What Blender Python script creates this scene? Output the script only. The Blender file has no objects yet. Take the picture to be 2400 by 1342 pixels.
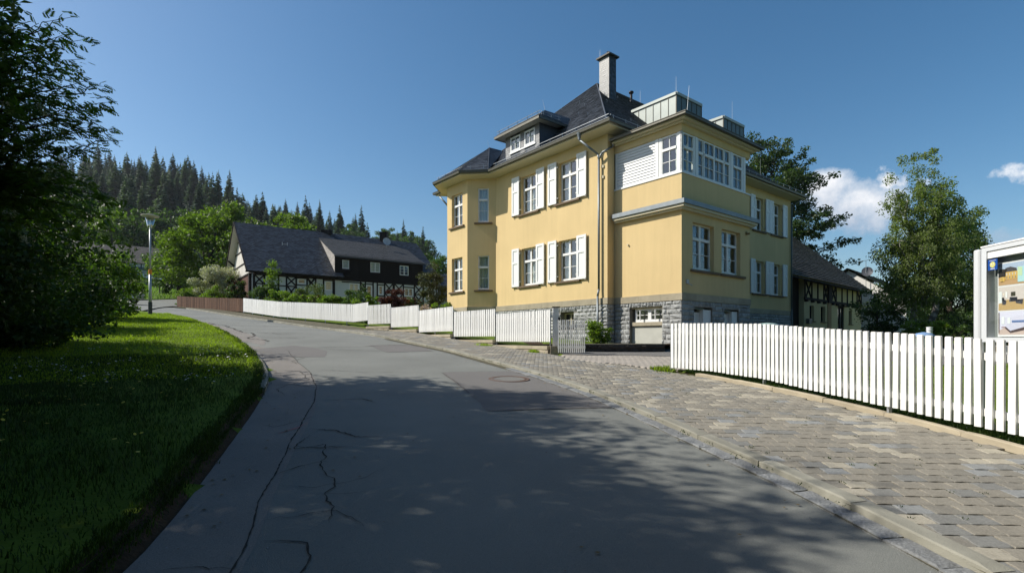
import bpy, math, random
import numpy as np
from mathutils import Vector
R = math.radians
S = bpy.context.scene
COL = S.collection
# ------------------------------------------------------------------ camera
cam = bpy.data.cameras.new('camera'); co = bpy.data.objects.new('camera', cam); COL.objects.link(co)
co.location = (0, 0, 0); co.rotation_euler = (R(90), 0, 0)      # eye level is z = 0, looking along +Y
cam.sensor_width = 36; cam.lens = 18.387; cam.shift_y = 0.0514; cam.clip_start = .05; cam.clip_end = 4000
S.camera = co
# ------------------------------------------------------------------ sky and sun
SUN_EL, SUN_AZ = R(40), R(5)          # azimuth: 5 degrees ahead of the -X direction
W = bpy.data.worlds.new('World'); S.world = W; W.use_nodes = True
nt = W.node_tree; N = nt.nodes; LK = nt.links; N.clear()
def nd(t, **k):
    n = N.new(t)
    for a, b in k.items(): setattr(n, a, b)
    return n
out = nd('ShaderNodeOutputWorld'); bg = nd('ShaderNodeBackground'); bg.inputs[1].default_value = 0.108
sky = nd('ShaderNodeTexSky', sky_type='NISHITA', sun_disc=False, sun_elevation=SUN_EL, sun_rotation=R(275))
sky.altitude = 400; sky.air_density = 1.0; sky.dust_density = 1.3; sky.ozone_density = 1.0
tc = nd('ShaderNodeTexCoord'); sep = nd('ShaderNodeSeparateXYZ'); LK.new(tc.outputs['Generated'], sep.inputs[0])
def mth(op, a, b=None, c=None, clamp=False):
    n = nd('ShaderNodeMath', operation=op, use_clamp=clamp)
    for i, x in enumerate((a, b, c)):
        if x is None: continue
        if isinstance(x, (int, float)): n.inputs[i].default_value = x
        else: LK.new(x, n.inputs[i])
    return n.outputs[0]
yy = mth('MAXIMUM', sep.outputs[1], 0.02)
px = mth('DIVIDE', sep.outputs[0], yy); pz = mth('DIVIDE', sep.outputs[2], yy)
noi = nd('ShaderNodeTexNoise'); noi.inputs['Scale'].default_value = 9; noi.inputs['Detail'].default_value = 9; noi.inputs['Roughness'].default_value = .58
LK.new(tc.outputs['Generated'], noi.inputs['Vector'])
noi2 = nd('ShaderNodeTexNoise'); noi2.inputs['Scale'].default_value = 24; noi2.inputs['Detail'].default_value = 8; noi2.inputs['Roughness'].default_value = .6
LK.new(tc.outputs['Generated'], noi2.inputs['Vector'])
best = None
for cx, cz, rx, rz, st in ((.665, .268, .115, .056, 1.0), (.70, .235, .085, .042, .8), (.735, .296, .055, .030, .95), (.985, .315, .060, .022, .9), (.995, .268, .05, .018, .5),
                           (.930, .190, .057, .022, .45), (.735, .095, .056, .014, .7), (-.168, .178, .03, .009, .35), (1.3, .42, .2, .06, .8), (-1.9, .9, .3, .05, .3)):
    e = mth('ADD', mth('POWER', mth('ABSOLUTE', mth('DIVIDE', mth('SUBTRACT', px, cx), rx)), 2.0), mth('POWER', mth('ABSOLUTE', mth('DIVIDE', mth('SUBTRACT', pz, cz), rz)), 2.0))
    e = mth('MULTIPLY', mth('SUBTRACT', 1.0, e), 1.0 if rx > .085 else .75)
    e = mth('ADD', e, mth('MULTIPLY', mth('SUBTRACT', noi.outputs[0] if rx > .085 else noi2.outputs[0], .5), 4.6 if rx > .085 else 5.5))
    e = mth('MULTIPLY', mth('SMOOTH_MIN', mth('MAXIMUM', mth('MULTIPLY', e, 1.15 if rx > .085 else .9), 0.0), 1.0, .3, clamp=True), st)
    best = e if best is None else mth('MAXIMUM', best, e)
front = mth('GREATER_THAN', sep.outputs[1], .05)
best = mth('MULTIPLY', best, front)
cc = nd('ShaderNodeMixRGB'); cc.inputs[1].default_value = (3.6, 4.3, 5.4, 1); cc.inputs[2].default_value = (9.3, 9.2, 9.2, 1)
LK.new(mth('MULTIPLY', mth('ADD', mth('MULTIPLY', mth('SUBTRACT', pz, .215), 9.0), mth('MULTIPLY', mth('SUBTRACT', noi2.outputs[0], .5), 1.6)), 1.0, clamp=True), cc.inputs[0])
hs = nd('ShaderNodeHueSaturation'); hs.inputs['Saturation'].default_value = 1.32; hs.inputs['Hue'].default_value = .494; LK.new(sky.outputs[0], hs.inputs['Color'])
mx = nd('ShaderNodeMixRGB'); LK.new(best, mx.inputs[0]); LK.new(hs.outputs[0], mx.inputs[1]); LK.new(cc.outputs[0], mx.inputs[2])
LK.new(mx.outputs[0], bg.inputs[0]); LK.new(bg.outputs[0], out.inputs[0])
sl = bpy.data.lights.new('sun', 'SUN'); sl.energy = 5.0; sl.angle = R(.53); sl.color = (1, .95, .86)
so = bpy.data.objects.new('sun', sl); COL.objects.link(so)
to_sun = Vector((-math.cos(SUN_AZ)*math.cos(SUN_EL), math.sin(SUN_AZ)*math.cos(SUN_EL), math.sin(SUN_EL)))
so.rotation_euler = to_sun.to_track_quat('Z', 'Y').to_euler(); so.location = (-60, 5, 50)
vs = S.view_settings; vs.view_transform = 'Standard'; vs.look = 'None'; vs.gamma = 1; vs.use_curve_mapping = False
vs.exposure = 0.22
S.cycles.max_bounces = 7; S.cycles.transparent_max_bounces = 12; S.cycles.caustics_reflective = False; S.cycles.caustics_refractive = False
# ------------------------------------------------------------------ helpers
rnd = random.Random(7); rs = np.random.RandomState(11)
MATS = {}
def M(name, col, rough=.7, var=.12, scale=6., bump=0., bscale=60., metal=0., spec=.4, isl=0., obr=0., var2=0., scale2=.7, trans=0., ramp=None, detail=5, coords='Object', col2=None, streak=0.):
    if name in MATS: return MATS[name]
    m = bpy.data.materials.new(name); m.use_nodes = True; t = m.node_tree; n = t.nodes; n.clear(); L = t.links
    o = n.new('ShaderNodeOutputMaterial'); p = n.new('ShaderNodeBsdfPrincipled')
    p.inputs['Roughness'].default_value = rough; p.inputs['Metallic'].default_value = metal; p.inputs['Specular IOR Level'].default_value = spec
    tcn = n.new('ShaderNodeTexCoord'); crd = tcn.outputs[coords] if coords != 'Position' else n.new('ShaderNodeNewGeometry').outputs['Position']
    def noise(sc, det=5):
        q = n.new('ShaderNodeTexNoise'); q.inputs['Scale'].default_value = sc; q.inputs['Detail'].default_value = det; L.new(crd, q.inputs['Vector']); return q.outputs[0]
    def mul(c, fac, amt):          # multiply colour by 1 + amt*(fac-.5)*2
        a = n.new('ShaderNodeMath'); a.operation = 'MULTIPLY_ADD'; L.new(fac, a.inputs[0]); a.inputs[1].default_value = 2*amt; a.inputs[2].default_value = 1-amt
        v = n.new('ShaderNodeVectorMath'); v.operation = 'SCALE'; L.new(c, v.inputs[0]); L.new(a.outputs[0], v.inputs['Scale']); return v.outputs[0]
    if ramp or col2:
        r = n.new('ShaderNodeValToRGB')
        if ramp:
            r.color_ramp.interpolation = 'CONSTANT'
            oi = n.new('ShaderNodeObjectInfo'); g = n.new('ShaderNodeNewGeometry'); a = n.new('ShaderNodeMath'); a.operation = 'ADD'
            L.new(oi.outputs['Random'], a.inputs[0]); L.new(g.outputs['Random Per Island'], a.inputs[1])
            b = n.new('ShaderNodeMath'); b.operation = 'FRACT'; L.new(a.outputs[0], b.inputs[0]); L.new(b.outputs[0], r.inputs[0])
            el = r.color_ramp.elements
            el[0].position = 0; el[0].color = (*ramp[0][1], 1); el[1].position = ramp[1][0]; el[1].color = (*ramp[1][1], 1)
            for pos, c in ramp[2:]: e = el.new(pos); e.color = (*c, 1)
        else:
            L.new(noise(scale2), r.inputs[0]); r.color_ramp.elements[0].color = (*col, 1); r.color_ramp.elements[1].color = (*col2, 1)
            r.color_ramp.elements[0].position = .4; r.color_ramp.elements[1].position = .62
        c = r.outputs[0]
    else:
        rgb = n.new('ShaderNodeRGB'); rgb.outputs[0].default_value = (*col, 1); c = rgb.outputs[0]
    if var: c = mul(c, noise(scale, detail), var*1.8)
    if var2: c = mul(c, noise(scale2, 4), var2*1.8)
    if streak:
        mp = n.new('ShaderNodeMapping'); mp.inputs['Scale'].default_value = (5, 5, .28); L.new(crd, mp.inputs[0]); q = n.new('ShaderNodeTexNoise'); q.inputs['Scale'].default_value = 1; q.inputs['Detail'].default_value = 6; q.inputs['Roughness'].default_value = .65; L.new(mp.outputs[0], q.inputs['Vector']); c = mul(c, q.outputs[0], streak*1.8)
    if isl: c = mul(c, n.new('ShaderNodeNewGeometry').outputs['Random Per Island'], isl)
    if obr: c = mul(c, n.new('ShaderNodeObjectInfo').outputs['Random'], obr)
    L.new(c, p.inputs['Base Color'])
    if bump:
        b = n.new('ShaderNodeBump'); b.inputs['Strength'].default_value = 1; b.inputs['Distance'].default_value = bump; L.new(noise(bscale, 6), b.inputs['Height']); L.new(b.outputs[0], p.inputs['Normal'])
    if trans:
        tr = n.new('ShaderNodeBsdfTranslucent'); s = n.new('ShaderNodeMixShader'); s.inputs[0].default_value = trans
        v = n.new('ShaderNodeVectorMath'); v.operation = 'MULTIPLY'; L.new(c, v.inputs[0]); v.inputs[1].default_value = (1.5, 1.7, .55); L.new(v.outputs[0], tr.inputs[0])
        L.new(p.outputs[0], s.inputs[1]); L.new(tr.outputs[0], s.inputs[2]); L.new(s.outputs[0], o.inputs[0])
    else: L.new(p.outputs[0], o.inputs[0])
    MATS[name] = m; return m
def glass(name, tint=(.92, .95, .95), refl=.5):
    m = bpy.data.materials.new(name); m.use_nodes = True; t = m.node_tree; n = t.nodes; n.clear(); L = t.links
    o = n.new('ShaderNodeOutputMaterial'); tr = n.new('ShaderNodeBsdfTransparent'); tr.inputs[0].default_value = (*tint, 1)
    g = n.new('ShaderNodeBsdfGlossy'); g.inputs['Roughness'].default_value = .02; g.inputs['Color'].default_value = (.9, .93, .95, 1)
    f = n.new('ShaderNodeFresnel'); f.inputs['IOR'].default_value = 1.5
    a = n.new('ShaderNodeMath'); a.operation = 'MULTIPLY_ADD'; L.new(f.outputs[0], a.inputs[0]); a.inputs[1].default_value = 1.5; a.inputs[2].default_value = refl*.22; a.use_clamp = True
    bn = n.new('ShaderNodeBump'); bn.inputs['Distance'].default_value = .004; q = n.new('ShaderNodeTexNoise'); q.inputs['Scale'].default_value = 1.5; L.new(q.outputs[0], bn.inputs['Height']); L.new(bn.outputs[0], g.inputs['Normal'])
    geo = n.new('ShaderNodeNewGeometry'); k = n.new('ShaderNodeMath'); k.operation = 'MULTIPLY_ADD'; L.new(geo.outputs['Backfacing'], k.inputs[0]); k.inputs[1].default_value = -1; k.inputs[2].default_value = 1
    k2 = n.new('ShaderNodeMath'); k2.operation = 'MULTIPLY'; L.new(a.outputs[0], k2.inputs[0]); L.new(k.outputs[0], k2.inputs[1])
    s = n.new('ShaderNodeMixShader'); L.new(k2.outputs[0], s.inputs[0]); L.new(tr.outputs[0], s.inputs[1]); L.new(g.outputs[0], s.inputs[2]); L.new(s.outputs[0], o.inputs[0])
    return m
ORG = {}
def org(parent): return ORG.get(parent.name, Vector((0, 0, 0))) if parent else Vector((0, 0, 0))
def tag(o, label=None, cat=None, group=None, kind=None):
    for k, v in (('label', label), ('category', cat), ('group', group), ('kind', kind)):
        if v: o[k] = v
    return o
def thing(name, loc, label, cat, group=None, rz=0):
    o = bpy.data.objects.new(name, None); COL.objects.link(o); o.location = loc; o.rotation_euler = (0, 0, rz); o.empty_display_size = .2
    ORG[o.name] = Vector(loc); return tag(o, label, cat, group)
def link(name, me, mat, parent=None, loc=None):
    if mat and not me.materials: me.materials.append(mat)
    o = bpy.data.objects.new(name, me); COL.objects.link(o)
    if parent: o.parent = parent; ORG[o.name] = org(parent)
    if loc is not None: o.location = loc
    return o
def mesh_np(name, V, F, mat, parent=None, smooth=False, origin=None):
    """V (n,3) world coordinates, F (m,k) of one polygon size"""
    V = np.asarray(V, np.float32); F = np.asarray(F, np.int32)
    og = org(parent) if parent else (Vector(origin) if origin is not None else Vector((0, 0, 0)))
    V = V - np.array(og, np.float32)
    me = bpy.data.meshes.new(name); me.vertices.add(len(V)); me.vertices.foreach_set('co', V.ravel())
    k = F.shape[1]; me.loops.add(F.size); me.loops.foreach_set('vertex_index', F.ravel())
    me.polygons.add(len(F)); me.polygons.foreach_set('loop_start', np.arange(0, F.size, k, dtype=np.int32)); me.polygons.foreach_set('loop_total', np.full(len(F), k, np.int32))
    if smooth: me.polygons.foreach_set('use_smooth', np.ones(len(F), bool))
    me.update(calc_edges=True)
    o = link(name, me, mat, parent)
    if not parent: o.location = og; ORG[o.name] = og
    return o
class MB:
    def __init__(s): s.v = []; s.f = []
    def face(s, *pts):
        i = len(s.v); s.v += [tuple(p) for p in pts]; s.f.append(tuple(range(i, i+len(pts))))
    def hexa(s, p):            # 8 points: 4 bottom, 4 top, same order
        i = len(s.v); s.v += [tuple(q) for q in p]
        s.f += [(i, i+3, i+2, i+1), (i+4, i+5, i+6, i+7), (i, i+1, i+5, i+4), (i+1, i+2, i+6, i+5), (i+2, i+3, i+7, i+6), (i+3, i, i+4, i+7)]
    def box(s, x0, x1, y0, y1, z0, z1):
        s.hexa([(x0, y0, z0), (x1, y0, z0), (x1, y1, z0), (x0, y1, z0), (x0, y0, z1), (x1, y0, z1), (x1, y1, z1), (x0, y1, z1)])
    def fbox(s, fr, t0, t1, z0, z1, o0, o1):
        s.hexa([fr.p(t0, z0, o0), fr.p(t1, z0, o0), fr.p(t1, z0, o1), fr.p(t0, z0, o1), fr.p(t0, z1, o0), fr.p(t1, z1, o0), fr.p(t1, z1, o1), fr.p(t0, z1, o1)])
    def fbar(s, fr, a, b, w, o0, o1):      # a straight beam between two (t,z) points in a facade plane
        a = Vector(a); b = Vector(b); d = (b-a).normalized(); n = Vector((-d.y, d.x))*w/2
        q = [a-n, b-n, b+n, a+n]
        s.hexa([fr.p(c.x, c.y, o0) for c in q]+[fr.p(c.x, c.y, o1) for c in q])
    def bar(s, a, b, r0, r1=None, n=6):
        r1 = r0 if r1 is None else r1; a = Vector(a); b = Vector(b); d = (b-a)
        if d.length < 1e-6: return
        d.normalize(); u = d.orthogonal().normalized(); w = d.cross(u); i = len(s.v)
        for c, r in ((a, r0), (b, r1)):
            for k in range(n):
                an = 2*math.pi*k/n; s.v.append(tuple(c+u*math.cos(an)*r+w*math.sin(an)*r))
        for k in range(n): s.f.append((i+k, i+(k+1) % n, i+n+(k+1) % n, i+n+k))
        s.f.append(tuple(i+k for k in reversed(range(n)))); s.f.append(tuple(i+n+k for k in range(n)))
    def pipe(s, pts, r, n=8):
        for a, b in zip(pts[:-1], pts[1:]): s.bar(a, b, r, r, n)
    def lathe(s, c, prof, n=16):
        i = len(s.v)
        for r, z in prof:
            for k in range(n): an = 2*math.pi*k/n; s.v.append((c[0]+r*math.cos(an), c[1]+r*math.sin(an), c[2]+z))
        for j in range(len(prof)-1):
            for k in range(n): s.f.append((i+j*n+k, i+j*n+(k+1) % n, i+(j+1)*n+(k+1) % n, i+(j+1)*n+k))
        s.f.append(tuple(i+k for k in reversed(range(n)))); s.f.append(tuple(i+(len(prof)-1)*n+k for k in range(n)))
    def mesh(s, name, og=(0, 0, 0)):
        me = bpy.data.meshes.new(name); og = Vector(og)
        me.from_pydata([(a-og.x, b-og.y, c-og.z) for a, b, c in s.v], [], s.f); me.update(); return me
    def build(s, name, mat, parent=None, smooth=False, origin=None):
        og = org(parent) if parent else (Vector(origin) if origin is not None else Vector((0, 0, 0)))
        me = s.mesh(name, og)
        if smooth: me.polygons.foreach_set('use_smooth', [True]*len(me.polygons))
        o = link(name, me, mat, parent)
        if not parent: o.location = og; ORG[o.name] = og
        return o
class Fr:                      # a vertical facade plane: t along it, z up, o outward
    def __init__(s, P, d, n): s.P = Vector((P[0], P[1])); s.d = Vector(d).normalized(); s.n = Vector(n).normalized()
    def p(s, t, z, o=0): q = s.P+s.d*t+s.n*o; return Vector((q.x, q.y, z))
    def ang(s): return math.atan2(s.d.y, s.d.x)
# ------------------------------------------------------------------ terrain height (thin plate spline through surveyed points)
CT = np.array([(0,0,-1.6),(3.4,11.1,-0.7),(4.3,8.9,-0.83),(5,5.2,-1.12),(1.1,15.3,-0.42),(-0.6,18,-0.2),(-2.3,20,0),(-7.4,26.9,0.57),(-8.6,28.3,0.72),(-14.7,33.2,1.32),(-19.9,38.7,1.95),(-30.7,48,2.98),(-21,30.4,1.4),(-6,12,-0.5),(-12,12,-0.25),(-4.2,9.3,-0.74),(-13,23,0.62),(0,10,-0.72),(-5,20,0.18),(-12.5,29,0.97),(2,6,-1.05),(-2.3,3,-1.35),(3,0,-1.55),(9,9,-0.8),(9,4,-1.05),(6,14,-0.46),(10,18,-0.42),(4,17,-0.42),(16,24,-0.35),(24,38,-0.25),(36,48,-0.1),(50,30,-0.3),(14,8,-0.7),(-2,30,0.5),(-10,36,1.3),(-22,46,2.6),(-8,54,2.1),(-15,50,2.35),(-37,51,3.75),(-45,60,5),(-56,78,7.6),(-66,96,9.8),(-35,24,2),(-22,16,0.5),(-16,6,-0.6),(-10,0,-1.3),(-8,-8,-2),(0,-10,-2.5),(10,-5,-1.9),(30,-10,-2),(-90,100,12),(-60,40,5.5),(-90,50,9),(-20,100,8),(20,100,3),(70,100,1),(100,50,0),(-70,0,2),(-100,-20,4),(110,-40,-3),(-40,-50,-4),(40,-60,-5),(-120,140,20),(0,150,12),(90,150,3)], float)
def _U(r2): return r2*np.log(r2+1e-9)
_X = CT[:, :2]/20; _n = len(_X)
_A = np.block([[_U(((_X[:, None]-_X[None])**2).sum(-1))+np.eye(_n)*.02, np.c_[np.ones(_n), _X]], [np.c_[np.ones(_n), _X].T, np.zeros((3, 3))]])
_w = np.linalg.solve(_A, np.r_[CT[:, 2], 0, 0, 0])
def T(x, y):
    x = np.asarray(x, float)/20; y = np.asarray(y, float)/20
    o = _w[-3]+_w[-2]*x+_w[-1]*y
    for i in range(_n): o = o+_w[i]*_U((x-_X[i, 0])**2+(y-_X[i, 1])**2)
    return o
def TZ(x, y): return float(T(x, y))
def resample(line, n):
    P = np.array(line, float); d = np.r_[0, np.cumsum(np.hypot(*np.diff(P, axis=0).T))]; s = np.linspace(0, d[-1], n)
    return np.c_[np.interp(s, d, P[:, 0]), np.interp(s, d, P[:, 1])]
def smooth(line, n=80, k=3):
    P = resample(line, n)
    for _ in range(k): Q = P.copy(); Q[1:-1] = (P[:-2]+2*P[1:-1]+P[2:])/4; P = Q
    return P
def loft(name, A, B, off, mat, parent=None, n=120, m=10, crown=0, kind='structure', prof=None):
    A = resample(A, n); B = resample(B, n); w = np.linspace(0, 1, m)
    P = A[:, None]*(1-w)[None, :, None]+B[:, None]*w[None, :, None]
    z = T(P[..., 0], P[..., 1])+off+crown*(1-(2*w-1)**2)[None]
    if prof is not None: z = z+prof(w)[None]
    V = np.dstack([P, z]).reshape(-1, 3); i = np.arange((n-1)*m).reshape(n-1, m)[:, :-1].ravel()
    F = np.c_[i, i+m, i+m+1, i+1]
    if np.cross(A[1]-A[0], B[0]-A[0]) < 0: F = F[:, ::-1]
    else: F = F
    F = F[:, ::-1] if np.cross(*(V[F[0, 1]]-V[F[0, 0]], V[F[0, 2]]-V[F[0, 0]]))[2] < 0 else F
    o = mesh_np(name, V, F, mat, parent, smooth=True)
    if kind and not parent: o['kind'] = kind
    return o
def inside(P, poly):
    poly = np.asarray(poly, float); x, y = P[:, 0], P[:, 1]; c = np.zeros(len(P), bool); j = len(poly)-1
    for i in range(len(poly)):
        xi, yi = poly[i]; xj, yj = poly[j]
        c ^= ((yi > y) != (yj > y)) & (x < (xj-xi)*(y-yi)/(yj-yi+1e-12)+xi); j = i
    return c
def sheet(name, poly, off, mat, res=.25, parent=None, kind='structure', jit=.05):
    """a thin ground sheet with an irregular edge: triangulated fan strips on the terrain"""
    poly = np.array(poly, float); n = int(max(3, sum(np.hypot(*(poly[i]-poly[i-1])) for i in range(len(poly)))/res))
    P = resample(np.vstack([poly, poly[:1]]), n+1)[:-1]; P += rs.uniform(-jit, jit, P.shape); c = P.mean(0)
    rings = [c+(P-c)*k for k in (1, .8, .6, .4, .2)]
    V = np.vstack(rings+[c[None]]); V = np.c_[V, T(V[:, 0], V[:, 1])+off]; F = []
    for r in range(4):
        for i in range(n): j = (i+1) % n; F.append((r*n+i, r*n+j, (r+1)*n+j)); F.append((r*n+i, (r+1)*n+j, (r+1)*n+i))
    for i in range(n): F.append((4*n+i, 4*n+(i+1) % n, 5*n))
    F = np.array(F)
    a, b, d = V[F[0, 0]], V[F[0, 1]], V[F[0, 2]]
    if np.cross(b-a, d-a)[2] < 0: F = F[:, ::-1]
    o = mesh_np(name, V, F, mat, parent, smooth=True)
    if kind and not parent: o['kind'] = kind
    return o
# ------------------------------------------------------------------ ground, road, pavement
LEFT = [(-2.2, -9), (-2.2, 0), (-2.28, 3), (-2.53, 3.97), (-2.96, 5.34), (-3.5, 7.03), (-4.11, 8.75), (-4.58, 9.88), (-5.53, 11.69), (-6.61, 13.5), (-8.52, 16.32), (-12.44, 21.78), (-17.4, 28.3), (-20.6, 31.7), (-24.2, 33.9)]
RIGHT = [(3.2, -9), (2.95, 0), (2.73, 2.94), (2.61, 3.56), (2.5, 4.37), (2.19, 5.37), (1.75, 7.13), (1.33, 8.6), (.44, 10.9), (-.83, 13.6), (-1.9, 15.7), (-2.9, 17.0), (-5.23, 19.95), (-8.6, 24.3), (-12.9, 28.8), (-17.4, 33.6), (-21.3, 37.4), (-25.4, 41.4), (-31.0, 47.5)]
FEN = [(5.3, -9), (5.2, 0), (5.1, 3), (5.01, 5.17), (4.86, 6.49), (4.50, 8.07), (4.20, 9.05), (3.72, 10.35), (3.40, 11.1), (1.5, 13.9), (1.12, 15.35), (-.51, 17.95), (-2.25, 20.1), (-4.12, 23.2), (-5.88, 25.3), (-7.3, 26.6), (-8.62, 28.35), (-14.75, 33.4), (-20.0, 39.0), (-30.9, 48.2)]
LEFT_S, RIGHT_S, FEN_S = smooth(LEFT, 160, 2), smooth(RIGHT, 160, 2), smooth(FEN, 160, 1)
asph = M('asphalt', (.198, .203, .186), .88, .22, 150, bump=.006, bscale=170, var2=.16, scale2=.55, spec=.25)
asph_new = M('asphalt_coarse', (.168, .160, .151), .9, .28, 120, bump=.006, bscale=190, var2=.07, spec=.25)
asph_edge = M('asphalt_strip', (.225, .208, .188), .9, .24, 110, bump=.006, bscale=150, var2=.12, scale2=1.3, spec=.2)
crackm = M('crack_dirt', (.055, .050, .043), .95, .3, 20, spec=.1)
conc = M('concrete_kerb', (.27, .26, .215), .9, .12, 4, bump=.004, bscale=120, obr=.10, var2=.15, scale2=2.0, spec=.2)
edgem = M('sandy_edging', (.40, .345, .25), .92, .12, 6, bump=.003, bscale=120, obr=.08, var2=.12, scale2=2.5, spec=.2)
granite = M('granite', (.20, .205, .205), .85, .35, 45, bump=.006, bscale=60, obr=.16, isl=.16, spec=.3)
paverm = M('paver_concrete', (.2, .2, .2), .92, .22, 70, bump=.003, bscale=110, var2=.10, scale2=9, spec=.2, coords='Position',
           ramp=[(0, (.240, .220, .182)), (.30, (.210, .196, .166)), (.52, (.250, .230, .190)), (.70, (.200, .198, .184)), (.79, (.245, .250, .245)), (.855, (.355, .325, .26))])
jointm = M('joint_sand', (.12, .11, .075), .95, .3, 8, bump=.003, bscale=90, spec=.1)
pinkm = M('driveway_paving', (.36, .325, .28), .9, .1, 30, isl=.12, bump=.002, bscale=90, spec=.2)
grassm = M('grass_soil', (.085, .130, .013), .95, .3, 3, bump=.02, bscale=30, var2=.25, scale2=.35, col2=(.12, .175, .02), spec=.1)
meadowm = M('meadow', (.10, .17, .03), .95, .25, 1.5, bump=.05, bscale=8, var2=.2, scale2=.12, col2=(.17, .24, .06), spec=.1)
soilm = M('soil', (.055, .038, .024), .95, .3, 12, bump=.02, bscale=35, spec=.1)

corr = np.vstack([LEFT_S[::4], [(-31, 45)], FEN_S[::-4]])
gx = np.unique(np.r_[np.linspace(-160, -40, 41), np.arange(-40, 20, .6), np.linspace(20, 180, 50)])
gy = np.unique(np.r_[np.linspace(-60, -10, 16), np.arange(-10, 52, .6), np.linspace(52, 160, 45)])
GX, GY = np.meshgrid(gx, gy); P = np.c_[GX.ravel(), GY.ravel()]; z = T(P[:, 0], P[:, 1])
ins = inside(P, corr); z = np.where(ins, z-.3, z)
nx = len(gx); i = (np.arange(len(gy)-1)[:, None]*nx+np.arange(nx-1)[None]).ravel()
gr = mesh_np('ground', np.c_[P, z], np.c_[i, i+1, i+nx+1, i+nx], grassm, smooth=True); gr['kind'] = 'structure'
road = loft('road', LEFT_S, RIGHT_S, -.075, asph, n=200, m=16, crown=.035)
loft('side_road', [(-23.9, 33.8), (-30, 36), (-45, 41), (-70, 48)], [(-31.5, 49), (-34.5, 45.5), (-46, 49.5), (-72, 58)], .03, asph, n=40, m=8)
loft('lane', [(-33.6, 43), (-37.5, 52), (-39, 60), (-38, 80)], [(-30.4, 46.5), (-32, 55), (-32, 62), (-30, 80)], .04, asph, n=40, m=6)
pav = loft('pavement', RIGHT_S, FEN_S, -.022, jointm, n=220, m=8)
# meadow beyond the bend
loft('meadow', [(-33.4, 43.2), (-36.5, 50), (-39.2, 60), (-38.8, 78)], [(-95, 66), (-90, 74), (-85, 82), (-80, 88)], .12, meadowm, n=40, m=30)

def normal_frames(x, y, ang):
    e = .1; gxx = (T(x+e, y)-T(x-e, y))/(2*e); gyy = (T(x, y+e)-T(x, y-e))/(2*e)
    n = np.c_[-gxx, -gyy, np.ones_like(gxx)]; n /= np.linalg.norm(n, axis=1)[:, None]
    u = np.c_[np.cos(ang), np.sin(ang), np.zeros_like(ang)]; u = u-n*(u*n).sum(1)[:, None]; u /= np.linalg.norm(u, axis=1)[:, None]
    v = np.cross(n, u); return np.stack([u, v, n], 2)          # columns
def join(name, bv, bf, pos, Rm, mat, parent=None, kind='stuff', scale=None):
    bv = np.asarray(bv, float); bf = np.asarray(bf)
    V = np.einsum('nij,kj->nki', Rm, bv)
    if scale is not None: V = np.einsum('nij,nkj->nki', Rm, bv[None]*scale[:, None, :])
    V = (V+pos[:, None]).reshape(-1, 3); F = (bf[None]+(np.arange(len(pos))*len(bv))[:, None, None]).reshape(-1, bf.shape[1])
    o = mesh_np(name, V, F, mat, parent); 
    if kind: o['kind'] = kind
    return o
from mathutils import Matrix
def place(name, me, mat, parent, pos, Rm, scale=None):
    o = link(name, me, mat, parent); m = Matrix([[Rm[i][j]*(scale[j] if scale is not None else 1) for j in range(3)] for i in range(3)]).to_4x4()
    m.translation = Vector(pos)-org(parent); o.matrix_local = m; return o
def block_verts(L, Wd, Hh, cham=.006, rough=0, seed=0, wave=0):
    """a chamfered block as 12-gon ring stack, quads only. origin at centre of top face"""
    r = np.random.RandomState(seed); a, b = L/2, Wd/2; w = wave
    ring = np.array([(-a, -b), (-a/3, -b+w), (a/3, -b-w), (a, -b), (a+w, -b/3), (a-w, b/3), (a, b), (a/3, b-w), (-a/3, b+w), (-a, b), (-a+w, b/3), (-a-w, -b/3)])
    ring = ring+r.uniform(-rough, rough, ring.shape)
    top = np.c_[ring*(1-2*cham/min(L, Wd)), r.uniform(-rough, 0, 12)]; mid = np.c_[ring, np.full(12, -cham*.8)]; low = np.c_[ring, np.full(12, -Hh)]
    V = np.vstack([low, mid, top]); F = []
    for k in (0, 1):
        for i in range(12): j = (i+1) % 12; F.append((k*12+i, k*12+j, k*12+12+j, k*12+12+i))
    t = 24; F += [(t+11, t+0, t+1, t+10), (t+1, t+2, t+9, t+10), (t+2, t+3, t+8, t+9), (t+3, t+4, t+7, t+8), (t+4, t+5, t+6, t+7)]
    return V, np.array(F)
def poly_me(name, V, F):
    me = bpy.data.meshes.new(name); me.from_pydata([tuple(v) for v in V], [], [tuple(int(x) for x in f) for f in F]); me.update(); return me
# pavers laid in courses square to the kerb
K = resample(RIGHT_S, 4000); seg = np.hypot(*np.diff(K, axis=0).T); sK = np.r_[0, np.cumsum(seg)]
region = np.vstack([RIGHT_S, (FEN_S+0)[::-1]])
GA = -.06; gi, gj = np.meshgrid(np.arange(-60, 60), np.arange(-20, 170)); gxx_ = (gi+.5*(gj % 2)).ravel()*.208; gyy_ = gj.ravel()*.1665
pos = np.c_[gxx_*math.cos(GA)-gyy_*math.sin(GA), gxx_*math.sin(GA)+gyy_*math.cos(GA)]; pos = pos[pos[:, 1] < 24]; ang = np.full(len(pos), GA); scy = np.ones(len(pos))
ok = inside(pos, region); pos = pos[ok]; ang = ang[ok]
_kd = np.gradient(RIGHT_S, axis=0); _kd /= np.hypot(*_kd.T)[:, None]; _kn = np.c_[_kd[:, 1], -_kd[:, 0]]
_d2 = ((pos[:, None]-RIGHT_S[None])**2).sum(-1); _ki = _d2.argmin(1); _pd = ((pos-RIGHT_S[_ki])*_kn[_ki]).sum(1)
cdir = np.array([math.cos(GA), math.sin(GA)]); cosk = np.maximum(.35, (_kn[_ki]*cdir).sum(1)); dd_ = _pd/cosk; ext = .08*np.sqrt(1-np.minimum(1, cosk)**2)/cosk
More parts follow.
